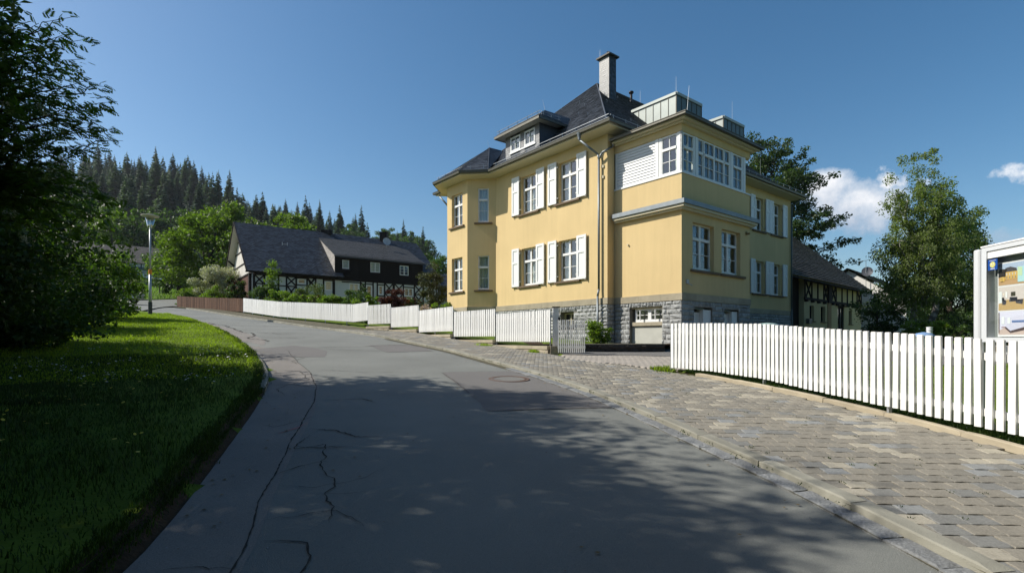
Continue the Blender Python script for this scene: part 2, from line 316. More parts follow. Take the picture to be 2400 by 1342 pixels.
lo_ = np.maximum(dd_-.1015, .05+ext); newl = dd_+.1015-lo_; keep_ = newl > .05; scx = np.where(keep_, newl/.203, 0); pos = pos+cdir[None]*((lo_+dd_+.1015)/2-dd_)[:, None]
pos = pos[keep_]; ang = ang[keep_]; scx = scx[keep_]; scy = np.ones(len(pos))
dist = np.hypot(pos[:, 0], pos[:, 1]); seen = (np.abs(pos[:, 0]) < pos[:, 1]*.98+.3) & ((-T(pos[:, 0], pos[:, 1]))/np.maximum(pos[:, 1], .1) < .47)
order = np.argsort(np.where(seen, dist, 1e3)); pos = pos[order]; scx = scx[order]; scy = scy[order]; ang = ang[order]+rs.uniform(-.012, .012, len(order)); nv = int(seen.sum())
zz = T(pos[:, 0], pos[:, 1])+rs.uniform(-.003, .002, len(pos)); P3 = np.c_[pos, zz]; RF = normal_frames(pos[:, 0], pos[:, 1], ang); tx, ty = rs.normal(0, .005, (2, len(pos))); RF = RF.copy(); RF[:, :, 0] += RF[:, :, 2]*tx[:, None]; RF[:, :, 1] += RF[:, :, 2]*ty[:, None]
PV = [block_verts(.203, .161, .07, .006, .0025, 40+i, .006) for i in range(6)]
PM = [poly_me('paver', *v) for v in PV]
for m_ in PM: m_.materials.append(paverm)
for k in range(min(290, nv)): place('paver', PM[k % 6], None, pav, P3[k], RF[k], (scx[k], scy[k], 1))
sel = np.arange(290, len(pos)); join('pavers', PV[0][0], PV[0][1], P3[sel], RF[sel], paverm, pav, scale=np.c_[scx[sel], scy[sel], np.ones(len(sel))])
# driveway of small pinkish paving
dpoly = np.array([(1.45, 13.55), (3.5, 11.45), (4.3, 11.3), (6.3, 12.3), (5.2, 14.1), (3.1, 15.05), (1.45, 14.9)])
drive = sheet('driveway', dpoly, -.002, jointm)
g = np.array([(x+(.05 if int(round(y/.1)) % 2 else 0), y) for y in np.arange(-1, 6, .1) for x in np.arange(-4, 6, .2)]); ca, sa = math.cos(.62), math.sin(.62)
g = np.c_[g[:, 0]*ca-g[:, 1]*sa, g[:, 0]*sa+g[:, 1]*ca]+np.array([3.5, 12]); g = g[inside(g, dpoly)]
bv, bf = block_verts(.192, .092, .05, .005); join('paving', bv, bf, np.c_[g, T(g[:, 0], g[:, 1])+.008], normal_frames(g[:, 0], g[:, 1], np.full(len(g), .62)), pinkm, drive)
sheet('yard', [(1.5, 14.8), (3.1, 15.0), (5.1, 14.0), (6.2, 12.2), (8, 11.2), (16, 12.5), (26, 24), (34, 44), (20, 36), (12, 22), (6.2, 19.5), (3.5, 17.2), (1.2, 16.4)], .016, asph_new, res=.5)
# road patches, joints and cracks belong to the road
def patch(name, poly, mat, off, res=.25, jit=.02): o = sheet(name, poly, off, mat, res, parent=road, kind=None, jit=jit); return o
RZ = -.075
def ribbon(name, pts, w, off, mat=crackm, wob=.03, taper=True, step=.05):
    n = max(6, int(sum(math.hypot(b[0]-a[0], b[1]-a[1]) for a, b in zip(pts[:-1], pts[1:]))/step)); P = resample(pts, n)
    j = np.cumsum(rs.normal(0, wob*.45, (n, 2)), 0); j -= np.linspace(0, 1, n)[:, None]*j[-1]; P = P+j
    d = np.gradient(P, axis=0); d /= np.hypot(d[:, 0], d[:, 1])[:, None]+1e-9; q = np.c_[-d[:, 1], d[:, 0]]
    ww = w*(rs.uniform(.35, 1.3, n))*(np.minimum(1, np.minimum(np.arange(n)+1, n-np.arange(n))/6) if taper else 1)
    A = P+q*ww[:, None]/2; B = P-q*ww[:, None]/2; V = np.vstack([A, B]); V = np.c_[V, T(V[:, 0], V[:, 1])+off]; i = np.arange(n-1)
    return mesh_np(name, V, np.c_[i+n, i+n+1, i+1, i], mat, road)
def crown_at(P):       # road surface height above T at a point: crown profile
    P = np.atleast_2d(P); a = np.hypot(P[:, None, 0]-LEFT_S[None, :, 0], P[:, None, 1]-LEFT_S[None, :, 1]).min(1); b = np.hypot(P[:, None, 0]-RIGHT_S[None, :, 0], P[:, None, 1]-RIGHT_S[None, :, 1]).min(1)
    w = a/(a+b); return .035*(1-(2*w-1)**2)
def lift(o, extra):    # seat a road child on the crowned surface
    me = o.data; n = len(me.vertices); c = np.empty(n*3, np.float32); me.vertices.foreach_get('co', c); c = c.reshape(-1, 3)
    c[:, 2] = T(c[:, 0], c[:, 1])+RZ+crown_at(c[:, :2])+extra; me.vertices.foreach_set('co', c.ravel()); me.update()
JOINT = [(-6.3, 14.6), (-4.96, 12.16), (-4.03, 10.52), (-3.33, 9.02), (-2.68, 7.07), (-2.29, 5.51), (-1.94, 4.24), (-1.71, 3.5), (-1.5, 2.6), (-1.3, 0)]
strip = loft('asphalt_strip', [p for p in LEFT_S if p[1] < 15.5 and p[1] > -1], JOINT[::-1], 0, asph_edge, parent=road, n=90, m=8); lift(strip, .003)
for poly, m_, e in (([(-1.47, 10.86), (.05, 11.42), (.75, 10.2), (1.35, 8.4), (1.52, 7.6), (.6, 7.4), (-.33, 7.22), (-.72, 8.53)], asph_new, .004),
                 ([(-7.2, 14.6), (-6.2, 13.1), (-4.75, 13.3), (-5.1, 14.5), (-5.75, 15.2), (-6.5, 15.6)], asph_new, .005),
                 ([(-4.5, 16.35), (-3.5, 14.6), (-2.35, 15.55), (-2.75, 16.6), (-3.4, 17.2)], asph_new, .005),
                 ([(-9.8, 17.4), (-8.6, 16.6), (-7.3, 15.4), (-7.9, 16.8), (-10.6, 20.4), (-15.5, 26.4), (-16.2, 26.7)], asph_edge, .004)):
    lift(patch('asphalt_patch', poly, m_, 0), e)
rb = [(JOINT, .022, .009), ([(-5.75, 15.15), (-4.5, 15.9), (-3.4, 17.2)], .05, .01), ([(-5.4, 14.9), (-3.6, 14.75)], .03, .01), ([(-2.35, 6.0), (-2.25, 5.52), (-1.99, 5.68), (-1.89, 5.1), (-1.63, 4.64), (-1.61, 4.33), (-1.4, 4.07), (-1.32, 3.77)], .022, .03),
      ([(-1.68, 3.5), (-1.54, 3.53), (-1.36, 3.47), (-1.27, 3.22), (-1.25, 2.8)], .022, .02), ([(-2.15, 4.79), (-2.03, 4.97), (-1.80, 5.1)], .03, .03), ([(-2.45, 6.3), (-2.1, 6.25), (-1.8, 5.9), (-1.5, 5.95)], .03, .03),
      ([(-2.3, 5.6), (-2.05, 5.55), (-1.7, 5.6)], .035, .03), ([(-4.14, 11.16), (-3.06, 10.73), (-2.2, 10.9)], .02, .03), ([(-2.9, 7.9), (-2.3, 8.0), (-2.0, 7.7)], .03, .03), ([(-1.8, 3.8), (-1.3, 3.9), (-1.05, 3.7)], .015, .03),
      ([(-3.6, 8.3), (-4.0, 8.9), (-3.9, 9.9), (-4.4, 10.9), (-4.9, 11.1)], .02, .04), ([(-4.9, 11.9), (-5.3, 12.4), (-5.2, 13.0), (-5.8, 13.4)], .02, .04), ([(-3.3, 9.0), (-3.9, 9.3), (-4.3, 9.2)], .03, .03), ([(-2.6, 6.9), (-2.9, 6.4), (-3.1, 6.5)], .015, .03),
      ([(-7.7, 16.4), (-8.8, 17.2), (-9.3, 18.6), (-10.6, 20.2), (-12.5, 22.9), (-15, 25.8)], .08, .07), ([(-8.3, 17.6), (-7.4, 17.7), (-6.9, 18.2)], .07, .05), ([(-9.6, 19.6), (-8.8, 19.3), (-8.1, 19.5)], .09, .05), ([(-12.8, 23.8), (-11.6, 23.9), (-10.6, 24.8)], .10, .05), ([(-14.6, 26.2), (-13.2, 26.5), (-11.9, 28.0)], .06, .05),
      ([(-2.0, 4.5), (-1.7, 4.45), (-1.35, 4.6), (-1.2, 4.9)], .012, .03), ([(-1.6, 4.3), (-1.2, 4.35)], .012, .02), ([(-.7, 8.53), (-1.0, 9.6), (-1.47, 10.86)], .02, .01), ([(-.33, 7.22), (.6, 7.4), (1.52, 7.6)], .03, .01), ([(-1.47, 10.86), (.05, 11.42)], .02, .01), ([(-2.2, 3.1), (-1.9, 3.2), (-1.65, 3.15)], .012, .02)]
for pts, w, wob in rb: lift(ribbon('crack', pts, w*.62, 0, wob=wob), .009)
pk = M('pink_chalk', (.45, .16, .15), .9, .3, 40); lift(ribbon('chalk_mark', [(-2.75, 6.1), (-2.62, 6.35), (-2.58, 6.6)], .03, 0, pk, .01), .008)
# manhole
mh = (-.06, 10.12); mz = TZ(*mh)+RZ+float(crown_at(mh)[0])+.004
rust = M('rusty_iron', (.12, .075, .055), .75, .3, 40, bump=.004, bscale=60, spec=.5)
mt = thing('manhole_cover', (mh[0], mh[1], mz), 'round manhole cover with rusty iron rim set in the coarse asphalt patch', 'manhole cover')
tn = Matrix(normal_frames(np.array([mh[0]]), np.array([mh[1]]), np.array([0.]))[0].tolist()).to_4x4()
def ringm(r0, r1, z0, z1, n=48):
    b = MB(); i = 0
    for k in range(n):
        a0, a1 = 2*math.pi*k/n, 2*math.pi*(k+1)/n; c = [(math.cos(a0), math.sin(a0)), (math.cos(a1), math.sin(a1))]
        q = [(c[0][0]*r0, c[0][1]*r0), (c[0][0]*r1, c[0][1]*r1), (c[1][0]*r1, c[1][1]*r1), (c[1][0]*r0, c[1][1]*r0)]
        b.face(*[(x, y, z1) for x, y in q]); b.face((*q[1], z0), (*q[2], z0), (*q[2], z1), (*q[1], z1)); b.face((*q[3], z0), (*q[0], z0), (*q[0], z1), (*q[3], z1))
    return b
def addloc(name, mb, mat, par, mtx):
    o = link(name, mb.mesh(name), mat, par); o.matrix_local = mtx; return o
addloc('rim', ringm(.345, .40, -.01, .006), rust, mt, tn); addloc('rim', ringm(.30, .325, -.01, .006), rust, mt, tn)
b = MB()
for k in range(40): a = 2*math.pi*k/40; b.box(.335*math.cos(a)-.009, .335*math.cos(a)+.009, .335*math.sin(a)-.009, .335*math.sin(a)+.009, -.01, .005)
addloc('stud', b, rust, mt, tn)['kind'] = 'stuff'; dk = MB(); dk.lathe((0, 0, 0), [(.30, -.01), (.30, .003)], 40); addloc('lid', dk, M('lid_concrete', (.17, .165, .15), .9, .15, 50, bump=.003, bscale=100), mt, tn)
# kerbs, gutter and edging: stones laid end to end
def stones(name, setting, line, s0, s1, L, wd, h, top, mat, side, gap=.008, nobj=200, seed=0, ymax=60, jz=.003, rough=.003, cham=.014, label=None):
    Kk = resample(line, 3000); sg = np.r_[0, np.cumsum(np.hypot(*np.diff(Kk, axis=0).T))]; s1 = min(s1, sg[-1]-.1)
    par = setting; r = random.Random(seed); s = s0; c = []
    while s < s1-L*.6:
        l = L*r.uniform(.93, 1.07) if rough else L
        a = np.array([np.interp(s, sg, Kk[:, j]) for j in (0, 1)]); b_ = np.array([np.interp(s+l, sg, Kk[:, j]) for j in (0, 1)])
        d = (b_-a)/np.hypot(*(b_-a)); nn = np.array([d[1], -d[0]])*side; q = (a+b_)/2+nn*wd/2; c.append((q, math.atan2(d[1], d[0]), l)); s += l
    vs_ = [block_verts(1, 1, h, .0, 0, seed+i) for i in range(4)]
    mes = []
    for i in range(4):
        V, F = block_verts(L-gap, wd, h, cham, rough, seed+i*3); mes.append(poly_me(name, V, F)); mes[-1].materials.append(mat)
    q = np.array([x[0] for x in c]); an = np.array([x[1] for x in c]); RFm = normal_frames(q[:, 0], q[:, 1], an); zc = T(q[:, 0], q[:, 1])+top
    for i in range(min(len(c), nobj)): place(name, mes[i % 4], None, par, (q[i, 0], q[i, 1], zc[i]+r.uniform(-jz, jz)), RFm[i], (c[i][2]/L, 1, 1))
def bed(name, line, wd, side, off, mat):
    Kk = resample(line, 200); d = np.gradient(Kk, axis=0); d /= np.hypot(*d.T)[:, None]; nn = np.c_[d[:, 1], -d[:, 0]]*side
    return loft(name, Kk, Kk+nn*wd, off, mat, n=200, m=2)
kr = bed('kerb', RIGHT_S, .15, 1, -.02, jointm)
stones('kerb_stone', kr, RIGHT_S, 9, 62, 1.0, .15, .2, .010, conc, 1, seed=3)
gt = bed('gutter', RIGHT_S[8:70], .17, -1, -.058, jointm)
stones('gutter_stone', gt, RIGHT_S, 9.5, 21.2, .42, .165, .12, -.042, granite, -1, gap=.012, seed=5, rough=.008, jz=.004)
kl = bed('kerb_left_side', [p for p in LEFT_S if p[1] > 8.7], .13, -1, .0, jointm); kl.name = 'kerb_by_lawn'
stones('kerb_stone', kl, LEFT_S, 17.9, 36, .95, .13, .24, .012, conc, -1, seed=9)
FL = [p for p in FEN_S if p[1] < 11.25]
eg = bed('edging', FL, .10, 1, -.0, soilm)
stones('edging_stone', eg, FL, 6, 30, .98, .085, .25, .062, edgem, 1, seed=12, rough=.002)
# lawn left of the road, raised bank
lw = resample([(-2.37, -9), (-2.37, 0)]+[(p[0]-.17, p[1]+.09*(p[1] > 7.5)) for p in LEFT_S if p[1] > 1.5], 160)
lfar = resample([(-30, -9), (-30, 0), (-29, 5), (-28, 12), (-30, 20), (-34, 28), (-38, 35), (-40, 37.5)], 160)
lawn = loft('lawn', lw, lfar, .0, grassm, n=160, m=60, prof=lambda w: .012+.02*np.clip(w*40, 0, 1))
loft('verge', [(p[0], p[1]) for p in LEFT_S if p[1] < 9.4], [(p[0]-.22, p[1]+.08) for p in LEFT_S if p[1] < 9.4], 0, soilm, n=90, m=5, prof=lambda w: -.085+.115*w)
garden = loft('garden_lawn', [(5.55, -6), (5.42, 0), (5.36, 3), (5.30, 5.17), (5.18, 6.5), (4.84, 8.1), (4.48, 9.1), (3.96, 10.5), (3.62, 11.2)], [(30, -6), (30, 0), (28, 4), (24, 8), (18, 11), (14, 12), (10, 11.6), (6, 11.6), (3.9, 11.5)], .02, grassm, n=80, m=30)
# ------------------------------------------------------------------ the yellow house
TH = .674; dL = Vector((-math.sin(TH), math.cos(TH))); dR = Vector((math.cos(TH), math.sin(TH)))
C0 = Vector((4.0699, 22.3034)); A0 = Vector((6.4872, 20.0))
W0 = C0+dL*7.918; B0 = W0+(dL-dR)*1.12; B2 = B0+dL*2.096; W2 = B2+(dL+dR)*1.12
F_M = Fr(C0, dL, -dR); F_BB = Fr(W0, dL-dR, -dL-dR); F_BA = Fr(B0, dL, -dR); F_BC = Fr(B2, dL+dR, dL-dR); F_R = Fr(C0, dR, -dL)
F_AL = Fr(A0, dL, -dR); F_AR = Fr(A0, dR, -dL)
ZB, ZS, ZG = 1.769, 8.745, -.6
yel = M('yellow_plaster', (.68, .515, .265), .92, .04, 25, streak=.06, bump=.0035, bscale=45, var2=.07, scale2=.55, spec=.15)
sand = M('sandstone', (.38, .335, .245), .9, .12, 5, bump=.004, bscale=60, obr=.10, var2=.12, scale2=1.5, spec=.2)
sill_m = M('weathered_sill', (.17, .125, .085), .9, .25, 12, bump=.003, bscale=50, spec=.2)
stone = M('quarry_stone', (.33, .335, .325), .92, .22, 14, bump=.012, bscale=22, obr=.22, isl=.2, var2=.15, scale2=3, spec=.2)
mortar = M('mortar', (.20, .19, .165), .95, .2, 20, bump=.01, bscale=40)
slate = M('slate', (.040, .046, .056), .5, .25, 12, isl=.75, var2=.15, scale2=.6, bump=.002, bscale=60, spec=.5)
white = M('white_paint', (.80, .80, .78), .45, .03, 15, spec=.4, bump=.0008, bscale=90)
cream = M('cream_trim', (.62, .555, .40), .7, .05, 8, spec=.3)
zinc = M('zinc', (.22, .245, .26), .5, .15, 5, metal=.55, spec=.5)
gutm = M('gutter_metal', (.11, .105, .085), .5, .15, 6, metal=.5, spec=.5)
alum = M('sheet_metal_lit', (.33, .36, .335), .55, .05, 3, metal=.25, spec=.5, var2=.05)
steel = M('galvanised_steel', (.40, .42, .43), .42, .1, 10, metal=.6)
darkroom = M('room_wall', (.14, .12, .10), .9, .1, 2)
glas = glass('window_glass', refl=.42)
curt = M('curtain', (.80, .80, .78), .9, .05, 4, trans=.25)
blind = M('pleated_blind', (.82, .82, .79), .9, .05, 4, trans=.2)
house = thing('yellow_house', (C0.x, C0.y, ZG), 'large yellow villa with white shutters, slate roof and glazed corner annex', 'house')
def walls(mb, fr, t0, t1, z0, z1, ops=(), dep=.22):
    ts = sorted({t0, t1}|{o[0] for o in ops}|{o[1] for o in ops}); zs = sorted({z0, z1}|{o[2] for o in ops}|{o[3] for o in ops})
    for a, b in zip(ts[:-1], ts[1:]):
        for c, d in zip(zs[:-1], zs[1:]):
            if any(a >= o[0]-1e-6 and b <= o[1]+1e-6 and c >= o[2]-1e-6 and d <= o[3]+1e-6 for o in ops): continue
            mb.face(fr.p(a, c), fr.p(b, c), fr.p(b, d), fr.p(a, d))
    for a, b, c, d in ops:
        mb.face(fr.p(a, c), fr.p(a, d), fr.p(a, d, -dep), fr.p(a, c, -dep)); mb.face(fr.p(b, c), fr.p(b, d), fr.p(b, d, -dep), fr.p(b, c, -dep))
        mb.face(fr.p(a, d), fr.p(b, d), fr.p(b, d, -dep), fr.p(a, d, -dep)); mb.face(fr.p(a, c), fr.p(b, c), fr.p(b, c, -dep), fr.p(a, c, -dep))
def window(par, fr, t0, t1, z0, z1, dep=.16, cols=2, zt=None, bars=(), fw=.065, mull=.10, cur='curtain', name='window', mat=None, topcols=None, sill=None, cseed=0, bardia=.022, curz=None, transw=.11):
    """casement window: outer frame, mullions, transom; each light a pane"""
    mat = mat or white; mb = MB(); o0, o1 = -dep-.05, -dep+.02
    mb.fbox(fr, t0, t1, z0, z0+fw*1.25, o0, o1+.012); mb.fbox(fr, t0, t1, z1-fw, z1, o0, o1); mb.fbox(fr, t0, t0+fw, z0+fw*1.25, z1-fw, o0, o1); mb.fbox(fr, t1-fw, t1, z0+fw*1.25, z1-fw, o0, o1)
    rows = []
    if zt: mb.fbox(fr, t0+fw, t1-fw, zt-transw/2, zt+transw/2, o0, o1+.03); rows = [(z0+fw*1.25, zt-transw/2, bars, cols), (zt+transw/2, z1-fw, (), topcols or cols)]
    else: rows = [(z0+fw*1.25, z1-fw, bars, cols)]
    panes = []
    for za, zb_, bb, cn in rows:
        tw = (t1-t0-2*fw-(cn-1)*mull)/cn
        for c in range(cn):
            ta = t0+fw+c*(tw+mull); tb = ta+tw
            if c: mb.fbox(fr, ta-mull, ta, za, zb_, o0+.002, o1+.01)
            zz_ = [za]+[za+(zb_-za)*b for b in bb]+[zb_]
            for b in zz_[1:-1]: mb.fbox(fr, ta, tb, b-bardia/2, b+bardia/2, o0+.01, o1-.005)
            for p, q in zip(zz_[:-1], zz_[1:]): panes.append((ta, tb, p+(bardia/2 if p != za else 0), q-(bardia/2 if q != zb_ else 0)))
    w = mb.build(name, mat, par)
    for ta, tb, p, q in panes:
        g = MB(); g.fbox(fr, ta-.004, tb+.004, p-.004, q+.004, o0+.026, o0+.034); g.build('pane', glas, w)
    if cur:
        r = random.Random(cseed); g = MB(); n = 26; cz0, cz1 = curz or (z0+.05, z1-.05)
        if cur == 'blind':
            n = 16
            for k in range(n):
                a, b = cz0+(cz1-cz0)*k/n, cz0+(cz1-cz0)*(k+1)/n; m_ = (a+b)/2
                g.face(fr.p(t0+.03, a, -dep-.12), fr.p(t1-.03, a, -dep-.12), fr.p(t1-.03, m_, -dep-.15), fr.p(t0+.03, m_, -dep-.15)); g.face(fr.p(t0+.03, m_, -dep-.15), fr.p(t1-.03, m_, -dep-.15), fr.p(t1-.03, b, -dep-.12), fr.p(t0+.03, b, -dep-.12))
            g.build('blind', blind, w)
        else:
            spans = [(t0+.02, t0+(t1-t0)*.30), (t1-(t1-t0)*.30, t1-.02)] if cur == 'curtain' else [(t0+.02, t1-.02)]
            for a, b in spans:
                m_ = max(10, int((b-a)/.035))
                for k in range(m_):
                    x0, x1 = a+(b-a)*k/m_, a+(b-a)*(k+1)/m_; d0, d1 = .03*math.sin(k*1.3+r.random()), .03*math.sin((k+1)*1.3+.3)
                    g.face(fr.p(x0, cz0, -dep-.16+d0), fr.p(x1, cz0, -dep-.16+d1), fr.p(x1, cz1, -dep-.16+d1), fr.p(x0, cz1, -dep-.16+d0))
            g.build('curtain', curt, w)
    if sill:
        g = MB(); g.fbox(fr, sill[0], sill[1], sill[2], sill[3], -.05, .10); so_ = g.build('window_sill', sill_m, par)
    return w
# main plaster shell
mb = MB()
OPM = [(4.60, 5.76, 6.36, 8.26), (1.84, 2.98, 6.36, 8.26), (4.58, 5.74, 2.70, 4.60), (1.83, 2.98, 2.70, 4.60)]
walls(mb, F_M, 0, 7.918, ZB, ZS, OPM)
walls(mb, F_BB, 0, 1.584, ZB, ZS, [(.40, 1.0, 6.36, 8.24), (.38, 1.0, 2.68, 4.57)])
walls(mb, F_BA, 0, 2.096, ZB, ZS, [(.49, 1.60, 6.33, 8.17), (.49, 1.60, 2.67, 4.57)])
walls(mb, F_BC, 0, 1.584, ZB, ZS); walls(mb, F_M, 12.254, 12.6, ZB, ZS)
OPR = [(12.70, 13.82, 6.33, 8.25), (14.93, 16.05, 6.33, 8.25), (12.66, 13.86, 2.66, 4.56), (14.84, 16.03, 2.66, 4.56)]
walls(mb, F_R, 0, .4512, ZB, ZS); walls(mb, F_R, .4512, 5.68, 8.5, ZS); walls(mb, F_R, 5.68, 17.434, ZB, ZS, OPR)
F_FAR = Fr(C0+dL*12.6, dR, dL); F_END = Fr(C0+dR*17.434, dL, dR)
walls(mb, F_FAR, 0, 17.434, ZG, ZS); walls(mb, F_END, 0, 12.6, ZG, ZS)
mb.build('wall', yel, house)
# annex plaster
mb = MB(); walls(mb, F_AL, 0, 3.308, ZB, 4.97); walls(mb, F_AR, 0, 5.229, ZB, 4.97, [(.74, 2.29, 2.72, 4.59), (2.88, 4.41, 2.72, 4.60)], .24)
walls(mb, F_AL, 0, 3.308, 4.97, 6.37); walls(mb, F_AR, 0, 5.229, 4.97, 6.37)
F_AB = Fr(A0+dR*5.229, dL, dR); walls(mb, F_AB, 0, 3.308, ZB, 6.37)
for fr, L_ in ((F_AL, 3.308), (F_AR, 5.229), (F_AB, 3.308)): walls(mb, fr, 0, L_, 7.99, 8.36)
# cove under the top wall
mb.face(F_AL.p(0, 7.99, 0), F_AL.p(3.308, 7.99, 0), F_AL.p(3.308, 7.94, -.1), F_AL.p(0, 7.94, -.1)); mb.face(F_AR.p(0, 7.99, 0), F_AR.p(5.229, 7.99, 0), F_AR.p(5.229, 7.94, -.1), F_AR.p(0, 7.94, -.1))
mb.build('annex_wall', yel, house)
# room partitions and floors behind the glass
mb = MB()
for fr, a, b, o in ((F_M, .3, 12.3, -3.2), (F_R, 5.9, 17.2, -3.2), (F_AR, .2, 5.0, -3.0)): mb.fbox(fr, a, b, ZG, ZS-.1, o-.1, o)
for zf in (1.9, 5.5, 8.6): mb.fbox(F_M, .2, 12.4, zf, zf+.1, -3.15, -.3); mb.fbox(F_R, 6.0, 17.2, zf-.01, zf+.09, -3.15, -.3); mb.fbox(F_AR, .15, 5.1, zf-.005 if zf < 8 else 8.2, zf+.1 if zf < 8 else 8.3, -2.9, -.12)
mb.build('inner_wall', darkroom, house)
# windows
k = 0
for fr, ops, cs in ((F_M, OPM, ('blind', 'curtain', 'blind', 'curtain')), (F_R, OPR, ('curtain',)*4)):
    for (a, b, c, d), cu in zip(ops, cs):
        k += 1; sl = (a-.25, b+.25, c-.09, c-.005)
        window(house, fr, a, b, c+.03, d-.0, dep=.18, zt=c+.03+(d-c)*.645, bars=(.5,), cur=cu, cseed=k, sill=sl, curz=(c+.05, c+.03+(d-c)*(.6 if cu == 'blind' else .97)))
for fr, a, b, c, d, cols in ((F_BA, .49, 1.60, 6.33, 8.17, 2), (F_BA, .49, 1.60, 2.67, 4.57, 2), (F_BB, .40, 1.0, 6.36, 8.24, 1), (F_BB, .38, 1.0, 2.68, 4.57, 1)):
    k += 1; window(house, fr, a, b, c+.03, d, dep=.18 if cols == 2 else .08, zt=c+.03+(d-c)*.645, bars=(.5,), cols=cols, cur='curtain' if cols == 2 else 'full', cseed=k, sill=(a-.2, b+.2, c-.09, c-.005))
for a, b, c, d in ((.74, 2.29, 2.72, 4.59), (2.88, 4.41, 2.72, 4.60)):
    k += 1; window(house, F_AR, a, b, c+.06, d, dep=.20, zt=c+.06+(d-c)*.645, bars=(.5,), cur=None, cseed=k, sill=(a-.16, b+.32, c-.09, c), mull=.14)
# shutters: one mesh, copied
mb = MB(); fs = Fr((0, 0), (1, 0), (0, -1)); H_, W_ = 1.965, .585
mb.fbox(fs, 0, W_, 0, H_, 0, .026)
for t0, t1, z0, z1 in ((0, .11, 0, H_), (W_-.11, W_, 0, H_), (.11, W_-.11, 0, .12), (.11, W_-.11, H_-.12, H_), (.11, W_-.11, 1.18, 1.29)): mb.fbox(fs, t0, t1, z0, z1, .022, .052)
shm = mb.mesh('shutter'); shm.materials.append(white)
hinges = []
for nm_, bb in (('hinge', (-.09, .03, .22, .26, -.05, .03)), ('hinge', (-.09, .03, 1.68, 1.72, -.05, .03)), ('catch', (W_-.05, W_-.02, -.05, .03, -.05, .07))): hm = MB(); hm.fbox(fs, *bb); hinge = hm.mesh(nm_); hinge.materials.append(M('hinge_metal', (.5, .49, .46), .5, .1, metal=.4)); hinges.append((nm_, hinge))
def shutter(fr, t, z, sx=1., flip=False):
    o = link('shutter', shm, None, house); w = 1
    p = fr.p(t+(W_*sx if flip else 0), z, .055); o.location = p-org(house)
    # facade direction d runs away from the viewer's left; local x -> d
    o.rotation_euler = (0, 0, fr.ang()+(math.pi if False else 0)); o.scale = (sx*(-1 if flip else 1), 1, 1)
    if fr.n.dot(Vector((fr.d.y, -fr.d.x))) < 0: o.scale.y = -1
    [link(a_, b_, None, o) for a_, b_ in hinges]; return o
for z in (6.375, 2.69):
    shutter(F_M, 5.84, z, 1); shutter(F_M, 3.93, z, 1, True); shutter(F_M, 3.07, z, 1); shutter(F_M, 1.155, z, 1, True)
    zz_ = 6.33 if z > 5 else 2.65
    for t, sx, fl in ((12.17, .86, True), (13.97, .80, False), (14.46, .80, True), (16.17, .95, False)): shutter(F_R, t, zz_, sx, fl)
# sun room band of the annex: sill board, posts, clapboards, glazing
mb = MB()
mb.fbox(F_AL, -.03, 3.30, 6.37, 6.43, -.12, .035); mb.fbox(F_AR, .0, 5.27, 6.372, 6.432, -.12, .035)
for a, b, o in ((.0, .075, .0), (.085, .19, -.015), (.95, 1.04, -.02), (1.06, 1.20, -.01), (3.17, 3.27, -.02)): mb.fbox(F_AL, a, b, 6.43, 7.97, -.12, o)
for a, b, o in ((.0, .10, -.0), (.86, .95, -.02), (.96, 1.05, -.005), (1.06, 1.15, -.02), (3.56, 3.64, -.02), (3.65, 3.73, -.005), (3.74, 3.82, -.02), (4.62, 4.73, -.02), (4.74, 4.87, -.005)): mb.fbox(F_AR, a, b, 6.43, 7.97, -.12, o)
mb.fbox(F_AR, 4.80, 4.868, 6.43, 7.97, -3.2, -.12)
mb.build('glazing_posts', white, house)
zc = 6.44
for j in range(13):
    mb = MB(); z0 = zc+j*.118; mb.hexa([F_AL.p(1.20, z0, -.10), F_AL.p(3.17, z0, -.10), F_AL.p(3.17, z0, -.010), F_AL.p(1.20, z0, -.010), F_AL.p(1.20, z0+.111, -.10), F_AL.p(3.17, z0+.111, -.10), F_AL.p(3.17, z0+.111, -.038), F_AL.p(1.20, z0+.111, -.038)]); mb.build('board', M('siding_white', (.72, .725, .72), .55, .03, 15, obr=.03), house)
wal = window(house, F_AL, .19, .95, 6.44, 7.96, dep=.05, zt=7.43, bars=(.5,), cols=1, fw=.06, cur=None, transw=.10)
def vbar(fr, t, z0, z1, par): mb = MB(); mb.fbox(fr, t-.013, t+.013, z0, z1, -.095, -.035); mb.build('glazing_bar', white, par)
vbar(F_AL, .57, 6.5, 7.38, wal); vbar(F_AL, .57, 7.48, 7.90, wal)
for fr, a, b, cols in ((F_AR, .13, .86, 1), (F_AR, 1.15, 1.55, 1), (F_AR, 1.60, 2.36, 1), (F_AR, 2.36, 3.10, 1), (F_AR, 3.14, 3.56, 1), (F_AR, 3.83, 4.61, 1)):
    w = window(house, fr, a, b, 6.44, 7.96, dep=.05, zt=7.40, bars=(.49,), cols=1, fw=.05, cur=None, transw=.10)
    if b-a > .6: vbar(fr, (a+b)/2, 6.5, 7.35, w); vbar(fr, (a+b)/2, 7.45, 7.91, w)
g = MB(); g.fbox(F_AR, .2, .34, 6.5, 7.5, -.3, -.27); g.fbox(F_AR, .75, .83, 6.5, 7.7, -.3, -.27); g.fbox(F_AL, .3, .45, 6.5, 7.8, -.3, -.27); g.build('curtain', curt, house)
